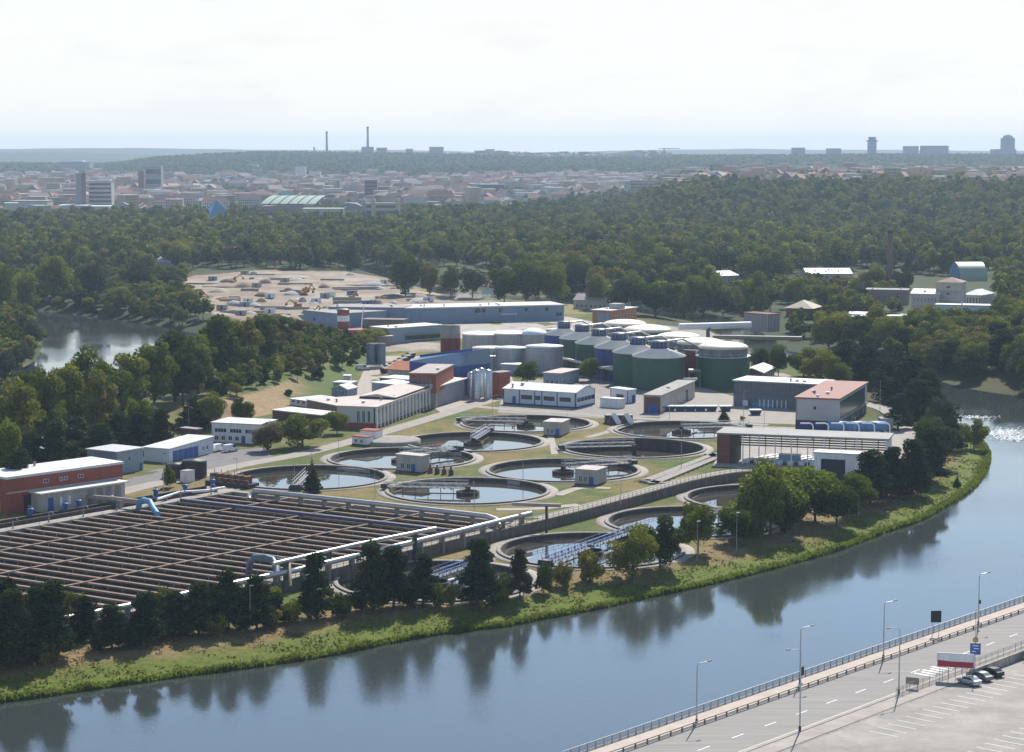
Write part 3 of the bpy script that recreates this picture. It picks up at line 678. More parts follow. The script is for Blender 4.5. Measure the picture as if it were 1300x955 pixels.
LR_ = leafmat('bank_grass', [(0, (.095, .14, .02)), (1, (.15, .19, .03))], .5, .25)
ok = (P[:, 2]+rg.normal(0, 3, len(P)) < 10)
tone = rg.uniform(.7, 1.2, len(P)); V = V.reshape(-1, 4, 3)[ok].reshape(-1, 3); tone = tone[ok]
o = bpy.data.objects.new('bank_grass', crown_mesh('bank_grass', V, np.repeat(tone, 4), LR_)); COL.objects.link(o)
# low weeds and dry tussocks over the slope
P2 = []
for a, b in zip(sm[:-1], sm[1:]):
    a = Vector(a[:2]); b = Vector(b[:2]); d = (b-a); nrm = Vector((-d.y, d.x)).normalized()
    for k in range(int(d.length*62)): q = a+d*rg.random()+nrm*rg.uniform(-.2, 24); P2.append((q.x, q.y, 0))
P2 = np.array(P2); Z2 = HT(P2[:, 0], P2[:, 1]); sd_ = sdf(P2[:, 0], P2[:, 1], RIVER); cl = fbm(P2[:, 0], P2[:, 1], 3.5, 88, 3)
ok = (Z2 > RZ-.2) & (cl+rg.normal(0, .05, len(cl)) > .47) & (sd_ > 0)
for c_ in TC.values(): ok &= np.hypot(P2[:, 0]-c_.x, P2[:, 1]-c_.y) > 24.3
P2 = P2[ok]; Z2 = Z2[ok]; sd_ = sd_[ok]; cl = cl[ok]; P2[:, 2] = Z2+.05+rg.uniform(0, .35, len(P2))*(cl-.4)*5
up = np.tile(np.array([0, -.25, 1.]), (len(P2), 1)); Vw = leaf_quads(P2, up, .42, rg, .45)
dryp = sd_+rg.normal(0, 3, len(sd_))+(fbm(P2[:, 0], P2[:, 1], 18, 89)-.5)*16 > 7.5
LD = leafmat('dry_bank_weeds', [(0, (.20, .145, .07)), (1, (.25, .18, .08))], .3, .3)
tw = rg.uniform(.6, 1.3, len(P2))
for nm_, sel, m_, lb_ in (('bank_weeds', ~dryp, LR_, 'low green weeds over the lower river bank'), ('dry_tussocks', dryp, LD, 'brown dry tussocks along the top of the river bank')):
    q = bpy.data.objects.new(nm_, crown_mesh(nm_, Vw.reshape(-1, 4, 3)[sel].reshape(-1, 3), np.repeat(tw[sel], 4), m_)); COL.objects.link(q); tag(q, label=lb_, kind='stuff')
tag(o, label='rank green grass and reeds along the river edge', kind='stuff')
# ================================================================ treatment works
CONC = mat('concrete', (.29, .265, .235), .9, .22, .5, streak=.25); CONL = mat('pale_concrete', (.32, .285, .245), .9, .2, .35)
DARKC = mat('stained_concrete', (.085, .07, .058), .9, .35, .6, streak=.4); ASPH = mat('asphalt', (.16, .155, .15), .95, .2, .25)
ROADM = mat('pale_road', (.29, .265, .23), .95, .16, .22); STEEL = mat('galvanised_steel', (.42, .44, .46), .45, .15, 1., metal=.6)
DST = mat('dark_steel', (.06, .062, .065), .6, .2, 1., metal=.3); WHT = mat('white_paint', (.78, .79, .80), .6, .08, .5, streak=.12)
BRK = mat('red_brick', (.27, .075, .045), .9, .2, .9, stripes=('Z', .5, .12)); BRK2 = mat('dark_brick', (.17, .075, .055), .9, .2, .9, stripes=('Z', .5, .12))
BLU = mat('blue_paint', (.035, .11, .34), .5, .15, .8, streak=.2); BLUD = mat('dark_blue_sheet', (.02, .05, .20), .45, .12, .5, stripes=('XY', .5, .2)); LBLU = mat('light_blue_paint', (.12, .30, .50), .5, .15, .8)
WPAN = mat('white_panel', (.60, .64, .68), .6, .06, .4, stripes=('XY', 1.2, .1)); GPAN = mat('grey_panel', (.27, .32, .38), .55, .1, .3, stripes=('XY', 1.5, .12))
GRP = mat('blue_grey_sheet', (.17, .24, .33), .5, .1, .15, stripes=('XY', 2.0, .12)); ROOFL = mat('pale_roof', (.60, .58, .55), .8, .12, .25, stripes=('X', 1., .08))
ROOFW = mat('white_roof', (.54, .55, .55), .65, .1, .2, stripes=('X', 1., .07)); ROOFG = mat('grey_roof_felt', (.30, .285, .27), .9, .2, .2); ROOFR = mat('red_sheet_roof', (.22, .085, .065), .75, .15, .2, stripes=('X', 1.2, .1))
TILE = mat('orange_tiles', (.42, .15, .07), .85, .2, .6, stripes=('Z', .4, .15)); GL = glass(); CREAM = mat('cream_render', (.46, .42, .36), .9, .12, .3, streak=.2)
GREEN = mat('green_sheet', (.025, .085, .055), .5, .12, .2, stripes=('XY', 1.1, .12)); GRIM = mat('light_roof_sheet', (.80, .73, .62), .6, .12, .3); TIMB = mat('brown_wood', (.14, .08, .05), .85, .25, .8)
RUST = mat('rusty_steel', (.18, .075, .04), .8, .3, 1.); GALV = mat('silver_sheet', (.50, .52, .54), .35, .12, .4, metal=.75, stripes=('Z', 1.4, .15)); PIPEM = mat('pipe_cladding', (.44, .43, .41), .38, .15, .5, metal=.6)
FOAM = mat('aerated_water', (.045, .032, .024), .3, .3, .6); BLK = mat('black_sheet', (.02, .02, .022), .6, .2, .8); YELP = mat('yellow_paint', (.55, .33, .03), .6, .15, .8)
TW = MATS['tank_water']

def sheet(name, poly, m, z=.05, kind='structure', **kw):
    P = [W(a, b) for a, b in poly] if not isinstance(poly[0], Vector) else poly
    o = MB(); o.hexa([(p.x, p.y) for p in P], z-.3, z, 0); return tag(o.build(name, m), kind=kind, **kw)
def strip(name, line, w, m, z=.05, z0=0., zf=None, kind='structure', pxs=True, th=.3):
    P = smooth_line([W(a, b, z0) for a, b in line] if pxs else line, 5); o = MB(); n = len(P); L_ = []; R_ = []
    for i, p in enumerate(P):
        d = (P[min(i+1, n-1)]-P[max(i-1, 0)]).normalized(); q = Vector((-d.y, d.x))*w/2; L_.append(p+q); R_.append(p-q)
    vs = [(p.x, p.y, z0+z) for p in L_]+[(p.x, p.y, z0+z) for p in R_]+[(p.x, p.y, z0+z-th) for p in L_]+[(p.x, p.y, z0+z-th) for p in R_]
    fs = []
    for i in range(n-1):
        fs += [(i, n+i, n+i+1, i+1), (i, i+1, 2*n+i+1, 2*n+i), (n+i+1, n+i, 3*n+i, 3*n+i+1)]
    o.add(vs, fs); return tag(o.build(name, m), kind=kind), P
# roads and yards
strip('road', [(120, 634), (190, 616), (240, 607), (300, 592), (380, 577), (440, 562), (500, 545), (560, 527), (610, 512), (650, 500)], 6.5, ROADM)
strip('road', [(600, 516), (660, 521), (740, 526), (800, 531), (860, 534), (920, 537), (975, 540)], 5, ROADM, z=.065)
strip('road', [(816, 534), (790, 541), (770, 549), (745, 556)], 3, ROADM, z=.075)
strip('road', [(1095, 511), (1125, 520), (1142, 532), (1155, 545), (1158, 560), (1148, 576), (1120, 588)], 7, ROADM)
strip('road', [(985, 474), (1010, 482), (1040, 488)], 6, ROADM)
strip('road', [(40, 806), (130, 785), (200, 769), (330, 741), (440, 714), (540, 690), (640, 668), (720, 649), (800, 628), (870, 609), (930, 598), (990, 594)], 4.0, ROADM)
strip('path', [(588, 692), (608, 694), (618, 706), (612, 722)], 4, ROADM, z0=LOWZ, z=.08)
strip('path', [(708, 629), (735, 620), (775, 620)], 3, CONL, z=.06)
strip('path', [(630, 647), (680, 646), (735, 641)], 3.4, CONL, z=.06)
strip('path', [(698, 551), (702, 566), (704, 577)], 2, CONL, z=.06)
sheet('yard', [(120, 612), (182, 600), (215, 592), (275, 574), (340, 568), (345, 580), (250, 604), (150, 625)], ASPH, .045)
sheet('yard', [(446, 506), (462, 470), (478, 452), (520, 452), (640, 455), (655, 492), (560, 524), (540, 512)], CONL, .04)
sheet('yard', [(632, 524), (760, 531), (845, 530), (880, 498), (760, 478), (700, 476), (640, 490)], mat('yard_asphalt', (.24, .22, .20), .95, .2, .2), .035)
sheet('yard', [(836, 533), (1012, 539), (1035, 512), (930, 503), (885, 490), (860, 505)], ROADM, .03)
sheet('yard', [(905, 592), (930, 540), (1150, 548), (1140, 596), (1060, 603), (960, 596)], mat('pale_yard', (.31, .28, .25), .95, .25, .3), .025)
sheet('yard', [(435, 442), (490, 437), (720, 420), (760, 410), (720, 402), (380, 412), (390, 424)], mat('dusty_yard', (.34, .31, .28), .95, .25, .1), .03)
sheet('yard', [(640, 450), (720, 430), (800, 408), (900, 420), (950, 450), (955, 490), (880, 494), (700, 476)], mat('works_floor', (.26, .24, .21), .95, .25, .2), .028)

# ---------------------------------------------------------------- settling tanks
R_IN = 20.9; R_OUT = 21.9
def tank(key, label, water=1.5, bridge=None, full=False, bm_=None, brl=''):
    c = TC[key]; gz_ = TK[key][2]; e = empty('settling_tank', (c.x, c.y, gz_), 0, label, 'tank', 'round settling tanks')
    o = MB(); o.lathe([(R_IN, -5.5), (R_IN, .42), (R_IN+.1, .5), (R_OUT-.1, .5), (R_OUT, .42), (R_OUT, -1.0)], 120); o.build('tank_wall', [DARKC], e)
    o = MB(); o.lathe([(R_OUT+.004, .42), (R_OUT-.1, .505), (R_IN+.1, .505), (R_IN-.004, .42), (R_IN-.004, .25)], 120); o.build('rim', [CONC], e)
    o = MB(); aw = 2.1; o.lathe([(R_OUT+.01, .10), (R_OUT+aw, .10), (R_OUT+aw, -1.2)], 120); o.build('apron', [CONL], e)
    o = MB(); o.lathe([(R_IN+.02, -water), (.01, -water)], 96, smooth=False); o.build('water', [TW], e)
    # weir launder just inside the wall
    o = MB(); o.lathe([(R_IN-1.3, -water-1), (R_IN-1.3, -water+.22), (R_IN-1.18, -water+.22), (R_IN-1.18, -water-1)], 96); o.build('weir', [DARKC], e)
    o = MB(); o.lathe([(3.1, -5), (3.1, -water+.9), (2.9, -water+.95), (2.6, -water+.9), (2.6, -water+.3), (.0, -water+.3)], 32); o.lathe([(.7, -water+.2), (.7, 1.2), (.9, 1.3), (0, 1.3)], 12); o.build('centre_column', [DARKC], e)
    if bridge is not None:
        for i, a in enumerate([bridge] + ([bridge+180] if full else [])):
            b = empty_child(e, 'scraper_bridge', a); m = bm_ or STEEL; o = MB(); r0, r1 = (0, R_OUT+.6)
            for s in (-.9, .9):
                o.bar((r0, s, .9), (r1, s, .9), .16); o.bar((r0, s, 2.0), (r1, s, 2.0), .14)
                n = 14
                for k in range(n):
                    xa = r0+(r1-r0)*k/n; xb = r0+(r1-r0)*(k+1)/n; o.bar((xa, s, .9), (xa, s, 2.0), .1)
                    o.bar((xa, s, .9 if k % 2 else 2.0), (xb, s, 2.0 if k % 2 else .9), .1)
                o.bar((r0, s, 2.9), (r1, s, 2.9), .07)
                for k in range(0, n+1, 2): xa = r0+(r1-r0)*k/n; o.bar((xa, s, 2.0), (xa, s, 2.9), .07)
            bb_ = o; bo = o.build('truss', m, e); bo.rotation_euler = (0, 0, R(a))
            o = MB(); o.box(r0, r1, -.8, .8, .95, 1.02); w_ = o.build('walkway', DST, e); w_.rotation_euler = (0, 0, R(a))
            o = MB(); o.box(r1-.9, r1+.7, -1.5, 1.5, .55, 1.7); o.tube([(r1-.2, -1.9, .85), (r1-.2, 1.9, .85)], .38, 12); w_ = o.build('drive_carriage', DST, e); w_.rotation_euler = (0, 0, R(a))
            o = MB()
            for k in range(5): xa = 4+k*3.4; o.bar((xa, -.4, .9), (xa, -.9, -water-.3), .12); o.bar((xa, .4, .9), (xa, -.9, -water-.3), .1)
            o.bar((3.2, -.9, -water+.02), (R_IN-1.4, -.9, -water+.02), .28); w_ = o.build('scraper_arm', RUST, e); w_.rotation_euler = (0, 0, R(a))
    return e
def empty_child(e, n, a): return None
def ang(key, px, py):                       # compass angle from tank centre towards a picture point on its rim
    c = TC[key]; p = W(px, py, TK[key][2]+1.); return math.degrees(math.atan2(p.y-c.y, p.x-c.x))
BLB = mat('blue_bridge_paint', (.10, .20, .42), .5, .15, 1.)
tank('t1', 'round tank farthest back, right behind the kiosk with the blue door between the back tanks', .85, ang('t1', 588, 533))
tank('t2', 'round tank left of centre with a pale double-beam bridge pointing away', .85, ang('t2', 618, 547), bm_=WHT)
tank('t3', 'round tank at the back right, half hidden by the open canopy roof', .85, ang('t3', 950, 541))
tank('t4', 'nearly drained round tank with tall dark inner wall, left of the canopy', 3.2, ang('t4', 702, 568))
tank('t5', 'round tank behind the white-walled pump house, left part of the works', .85, ang('t5', 560, 572))
tank('t6', 'round tank in the middle, behind the pump house with two windows and blue door', .85, ang('t6', 788, 588))
tank('t7', 'leftmost round tank, behind the slim dark spruce', .85, ang('t7', 372, 622))
tank('t8', 'round tank directly behind the long pipe, wide clear water and dark truss', .85, ang('t8', 494, 617))
tank('l1', 'lower round tank nearest the viewer, partly behind two big pines', .85, ang('l1', 600, 716), bm_=BLB)
tank('l2', 'lower round tank crossed by a blue truss bridge', .85, ang('l2', 672, 722), full=True, bm_=BLB)
tank('l3', 'lower round tank behind the large round bank tree, third in its row', .85, ang('l3', 960, 650))
tank('l4', 'lower round tank nearest the canopy, half hidden by bright trees', .85, ang('l4', 1040, 640))

# ---------------------------------------------------------------- aeration basin
bx = bu; by = bv; rot = math.atan2(bu.y, bu.x)
e = empty('aeration_basin', (bB.x, bB.y, 0), rot, 'huge rectangular aeration basin divided into long parallel channels', 'basin')
lv = lambda u_, v_: (Vector((u_*bx.x+v_*by.x, u_*bx.y+v_*by.y)))
Mr = Matrix.Rotation(-rot, 2)
def lo(u_, v_): return Mr @ lv(u_, v_)      # local xy of basin coordinates
def quad(u0, u1, v0, v1): return [tuple(lo(u0, v0)), tuple(lo(u1, v0)), tuple(lo(u1, v1)), tuple(lo(u0, v1))]
o = MB(); t_ = .9
for q in (quad(-t_, bw+t_, -t_-1.5, 0), quad(-t_, bw+t_, BL, BL+t_+1.5), quad(-t_-1.5, 0, 0, BL), quad(bw, bw+t_+1.2, 0, BL)): o.hexa(q, -6, .35)
o.build('basin_wall', CONC, e)
o = MB(); o.hexa(quad(.01, bw-.01, .01, BL-.01), -1.5, -.75); o.build('water', FOAM, e)
NCH = 31
for k in range(1, NCH):
    v_ = BL*k/NCH; o = MB(); o.hexa(quad(.02, bw-.02, v_-.16, v_+.16), -5, -.15); o.hexa(quad(.02, bw-.02, v_-.42, v_+.42), -.15, .22, 1)
    if k % 2: # railing along every other walkway
        n = 21
        for j in range(n+1): a = lo(bw*j/n, v_+.6); o.bar((a.x, a.y, .22), (a.x, a.y, 1.2), .06, 2)
    o.build('channel_wall', [DARKC, mat('walkway_concrete', (.215, .155, .115), .9, .3, .7), STEEL], e)
# half-height baffles between: bright water shows in the gaps
for f in (.22, .47, .72):
    o = MB(); o.hexa(quad(bw*f-.35, bw*f+.35, .03, BL-.03), .23, .42); 
    o.build('cross_walkway', mat('walkway_concrete', (.3,)*3), e)
o = MB(); fr = random.Random(4)
for k in range(NCH):
    for j in range(6):
        u0 = bw*(j+.15+.25*fr.random()+(k % 2)*.2)/6; u1 = u0+bw/6*fr.uniform(.3, .6); vv = BL*(k+.5)/NCH+fr.uniform(-.3, .3)
        o.hexa(quad(max(.1, u0), min(u1, bw-.1), vv-.8, vv+1.1), -.75, -.62)
tag(o.build('foam', mat('white_foam', (.50, .45, .40), .9, .35, 1.5), e), kind='stuff')
# dark air main lying over two channels
for v0_ in (BL*4/NCH, ):
    A = Vector((bB.x, bB.y, 0))
    a = lv(1, v0_)+bB; b_ = lv(bw-2, v0_)+bB; o = MB(); o.tube([(a.x, a.y, .75), (b_.x, b_.y, .75)], .45, 10)
    tag(o.build('air_main', mat('navy_pipe', (.05, .06, .12), .5, .2, 1.)), 'dark blue air main lying along a walkway across the basin', 'pipe')

def pipe(name, pts, r, m, label, posts=None, elbow=None, prow=None, cat='pipe', group=None):
    """clad pipe with saddles; pts in world, name = thing"""
    P = [Vector(p) for p in pts]; e = empty(name, (P[0].x, P[0].y, 0), 0, label, cat, group); off = Vector((P[0].x, P[0].y, 0))
    o = MB(); o.tube([p-off for p in P], r, 14); o.build('pipe_run', m, e)
    if posts:
        L_ = sum((P[i+1]-P[i]).length for i in range(len(P)-1)); n = max(1, int(L_/posts)); k = 0; acc = 0; nxt = posts/2
        for i in range(len(P)-1):
            s = (P[i+1]-P[i]).length
            while nxt < acc+s:
                q = P[i].lerp(P[i+1], (nxt-acc)/s)-off; nxt += posts; d = (P[i+1]-P[i]).normalized(); rz = math.atan2(d.y, d.x); gz_ = hz(q.x+off.x, q.y+off.y)
                if gz_ < -5: gz_ = 0.2
                o = MB(); o.box(-.25, .25, -r*1.1, r*1.1, gz_, q.z-r*.6); o.box(-.4, .4, -r*1.25, r*1.25, q.z-r*.8, q.z-r*.45)
                if k < 90: o.build('saddle', CONC if q.z < 2.5 else DST, e, loc=(q.x, q.y, 0), rz=rz)
                k += 1
            acc += s
    return e
def arc_pts(a, b, up, n=6):                  # from a rise to height and go over to b
    pass
def Wz(px, py, z): return W(px, py, z)
# the long pale pipe behind the basin
A = Wz(324, 631, .4); 
pipe('insulated_pipe', [Wz(316, 634, .3), Wz(318, 628, 1.2), Wz(324, 624, 2.0), Wz(334, 624.5, 2.2), Wz(480, 640, 2.2), Wz(618, 655.5, 2.2), Wz(630, 660, 1.9), Wz(634, 668, 1.1)], .68, PIPEM, 'long silver pipe curving down at both ends behind the basin', posts=7.5)
pipe('insulated_pipe', [Wz(674, 652, 2.0), Wz(560, 680, 2.0), Wz(380, 723, 2.0), Wz(200, 762, 2.0), Wz(60, 790, 2.0)], .62, PIPEM, 'longest silver pipe running beside the fenced road along the near side of the basin', posts=8)
pipe('insulated_pipe', [Wz(553, 671, 4.2), Wz(450, 692, 4.2), Wz(347, 716, 4.2)], .45, PIPEM, 'pale pipe on raised supports above the longest silver pipe', posts=14)
EBM = mat('slate_blue_pipe', (.10, .15, .20), .5, .2, .8, metal=.2)
pipe('elbow_pipe', [Wz(316, 728, .2), Wz(317, 715, 2.6), Wz(323, 708, 3.9), Wz(336, 708, 4.2), Wz(346, 711, 3.9), Wz(351, 720, 2.8), Wz(352, 745, -.5)], .75, EBM, 'slate blue arched pipe elbow at the near end of the basin, larger one')
pipe('elbow_pipe', [Wz(352, 711, 4.0), Wz(361, 711, 4.0), Wz(367, 717, 3.4), Wz(368, 745, -.5)], .42, mat('brown_pipe', (.24, .19, .14), .5, .2, 1.), 'slimmer brown pipe elbow beside the slate blue one')
pipe('elbow_pipe', [Wz(104, 630, 2.3), Wz(150, 634, 2.3), Wz(176, 637, 2.3)], .62, mat('worn_pipe', (.33, .27, .23), .5, .3, .6), 'rusty grey pipe leading from the brick workshop to the basin', posts=8)
pipe('elbow_pipe', [Wz(176, 646, .2), Wz(177, 638, 2.1), Wz(182, 635, 2.7), Wz(190, 637, 2.6), Wz(194, 645, 1.4), Wz(200, 653, .5)], .75, LBLU, 'bright blue arched pipe elbow at the far edge of the basin')
pipe('insulated_pipe', [Wz(200, 634, 1.1), Wz(228, 625, 1.1), Wz(262, 623, 1.1), Wz(285, 619, 1.1)], .35, WHT, 'thin white pipe near the far corner of the basin', posts=9)
pipe('insulated_pipe', [Wz(650, 640, 4.6), Wz(712, 642, 4.6)], .45, mat('pink_grey_pipe', (.36, .30, .28), .5, .2, 1.), 'short grey pipe bridge on two tall posts beside the fenced road', posts=17)
for i, (a, b_) in enumerate([(39, 657), (83, 650), (100, 646), (141, 640), (198, 632), (235, 626), (270, 619)]):
    p = W(a, b_+2); lab = ['leftmost blue gate valve in the row by the basin edge', 'blue valve in front of the workshop, second in the row', 'blue valve in front of the workshop, third in the row', 'blue valve under the rusty pipe by the workshop', 'blue valve just right of the blue pipe elbow', 'blue valve below the black tanks', 'blue valve nearest the far corner of the basin'][i]
    e = empty('gate_valve', (p.x, p.y, 0), 0, lab, 'valve', 'blue valves along the basin')
    o = MB(); o.lathe([(1.0, 0), (1.05, .25), (.62, .5), (.6, 2.0), (.85, 2.15), (.85, 2.5), (.5, 2.7), (0, 2.7)], 14); o.build('valve_body', BLU, e)
    o = MB(); o.tube([(0, 0, 2.6), (0, 0, 3.2)], .09, 6); o.lathe([(.55, 3.1), (.62, 3.15), (.55, 3.2), (.48, 3.15), (.55, 3.1)], 14); o.build('hand_wheel', DST, e)
# goosenecks on the basin edge
for i in range(13):
    f = (i+.6)/13; a = bB+bv*(BL*.92*f)+bu*(-1.4); o = MB(); P = [(0, 0, .3), (0, 0, 2.4), (.3, 0, 2.9), (.9, 0, 3.0), (1.3, 0, 2.6), (1.3, 0, 2.2)]
    o.tube(P, .16, 8); o.lathe([(.35, 0), (.35, .4), (0, .4)], 10)
    if i: g_ = dup(gn, loc=(a.x, a.y, 0), rz=rot+.2)
    else: gn = o.build('vent_pipe', CONC, None, loc=(a.x, a.y, 0), rz=rot+.2, label='curved vent pipe in the row along the far edge of the basin', cat='pipe', group='vent pipes along the basin')
# channel with dark walls left of the basin's far edge
o = MB(); a = bB+bu*(-7.5); b_ = a+bv*BL; d = (b_-a).normalized(); q = Vector((-d.y, d.x))
o.hexa([tuple(a-q*2.2), tuple(b_-q*2.2), tuple(b_-q*1.7), tuple(a-q*1.7)], -1, 1.1); o.hexa([tuple(a+q*2.2), tuple(b_+q*2.2), tuple(b_+q*1.7), tuple(a+q*1.7)], -1, 1.1)
e_ = o.build('inlet_channel', DARKC, label='dark open inlet channel running beside the basin', cat='channel'); o = MB(); o.hexa([tuple(a-q*1.6), tuple(b_-q*1.6), tuple(b_+q*1.6), tuple(a+q*1.6)], -.2, .35); o.build('water', TW, e_)
sheet('kerb_apron', [Vector((*(bB+bu*(-14)-bv*6), 0)), Vector((*(bB+bu*(-14)+bv*BL), 0)), Vector((*(bB-bu*2.3+bv*BL), 0)), Vector((*(bB-bu*2.3-bv*6), 0))], CONL, .09)
# chamber cluster at the far corner of the basin
e = empty('inlet_works', (W(292, 617).x, W(292, 617).y, 0), rot, 'rusty inlet works with dark gates at the far corner of the basin', 'machinery')
o = MB(); o.box(-7, 8, -2, 2.5, -.5, 1.2); o.build('platform', DARKC, e)
for k in range(6): o = MB(); o.box(-6+k*2.3, -4.6+k*2.3, -1.2, 1.0, 1.2, 3.2); o.bar((-5.3+k*2.3, 0, 3.2), (-5.3+k*2.3, 0, 4.3), .12); o.build('gate', [TIMB, RUST][k % 2], e)
o = MB()
for x_ in (-7, -2, 3, 8): o.bar((x_, -2, 1.2), (x_, -2, 2.3), .08)
o.bar((-7, -2, 2.3), (8, -2, 2.3), .08); o.build('railing', STEEL, e)

# ---------------------------------------------------------------- retaining wall, fences
def fence_line(name, P, zf, hgt, step, m, label, cat='railing', mid=2, w=.07, group=None):
    o = MB(); e = empty(name, (P[0][0], P[0][1], 0), 0, label, cat, group); pts_ = [Vector(p[:2]) for p in P]; off = pts_[0]; prev = None; rl = MB(); nxt = 0; acc = 0; po = MB()
    for i in range(len(pts_)-1):
        s = (pts_[i+1]-pts_[i]).length
        if s < 1e-6: continue
        for k in range(mid): hh_ = hgt*(k+1)/mid; z_ = zf; rl.bar((*(pts_[i]-off), z_+hh_), (*(pts_[i+1]-off), z_+hh_), w)
        while nxt <= acc+s:
            q = pts_[i].lerp(pts_[i+1], (nxt-acc)/s)-off; po.bar((q.x, q.y, zf-.1), (q.x, q.y, zf+hgt), w*1.4); nxt += step
        acc += s
    rl.build('rails', m, e); po.build('posts', m, e); return e
RS = smooth_line([p for p in RWL], 4); RS2 = []
for i, p in enumerate(RS):
    d = (RS[min(i+1, len(RS)-1)]-RS[max(i-1, 0)]).normalized(); q = Vector((d.y, -d.x)); RS2.append(p+q*2.3)
o = MB(); n = len(RS2)
for i in range(n-1):
    d = (RS2[i+1]-RS2[i]).normalized(); q = Vector((-d.y, d.x))
    o.add([(*(RS2[i]), -3.2), (*(RS2[i+1]), -3.2), (*(RS2[i+1]), .32), (*(RS2[i]), .32), (*(RS2[i]+q*.5), -3.2), (*(RS2[i+1]+q*.5), -3.2), (*(RS2[i+1]+q*.5), .32), (*(RS2[i]+q*.5), .32)], [(0, 1, 2, 3), (3, 2, 6, 7), (5, 4, 7, 6)])
o.build('retaining_wall', mat('wall_concrete', (.17, .145, .12), .9, .3, .5, streak=.4), label='long dark retaining wall below the fenced road', cat='wall')
fence_line('railing', [p+Vector((.1, .3)) for p in RS2], .33, 1.2, 2.2, mat('rail_brown', (.14, .11, .085), .7, .2, 1.), 'brown post railing on top of the retaining wall')
# sunken channel wall towards the canopy
q4 = [Vector(p) for p in CHN]; o = MB()
for i in range(4): a = q4[i]; b_ = q4[(i+1) % 4]; d = (b_-a).normalized(); nn = Vector((d.y, -d.x)); o.add([(*a, -3.4), (*b_, -3.4), (*b_, .3), (*a, .3), (*(a+nn*3.0), .3), (*(b_+nn*3.0), .3)], [(0, 1, 2, 3), (3, 2, 5, 4)])
e_ = o.build('sunken_channel', CONC, label='sunken channel with dark walls leading to the brick end of the canopy', cat='channel'); o = MB(); o.hexa([tuple(p) for p in q4], -2.95, -2.7); o.build('channel_floor', DARKC, e_)
# ================================================================ buildings
class Bd: pass
RV = []
def roofvent():
    if not RV:
        o = MB(); o.box(-.5, .5, -.4, .4, -.15, .6); o.box(-.6, .6, -.5, .5, .6, .7); RV.append(o.mesh('roof_vent', STEEL))
        o = MB(); o.lathe([(.3, -.15), (.3, .8), (.5, .85), (.3, 1.1), (0, 1.15)], 10); RV.append(o.mesh('roof_vent', CONC))
    return RV
WC = {}
def win_mesh(w, h, key='w', gm=None, fm=None, nm=1):
    k = (round(w, 2), round(h, 2), key, nm, gm and gm.name, fm and fm.name)
    if k not in WC:
        o = MB(); o.box(0, w, -.05, .03, 0, h, 0)
        f = .07
        for (a, b, c, d) in ((-f, w+f, -f, 0), (-f, w+f, h, h+f), (-f, 0, 0, h), (w, w+f, 0, h)): o.box(a, b, -.11, .025, c, d, 1)
        for j in range(1, nm+1): o.box(w*j/(nm+1)-.04, w*j/(nm+1)+.04, -.09, -.045, .0, h, 1)
        WC[k] = o.mesh('window', [gm or GL, fm or WHT])
    return WC[k]
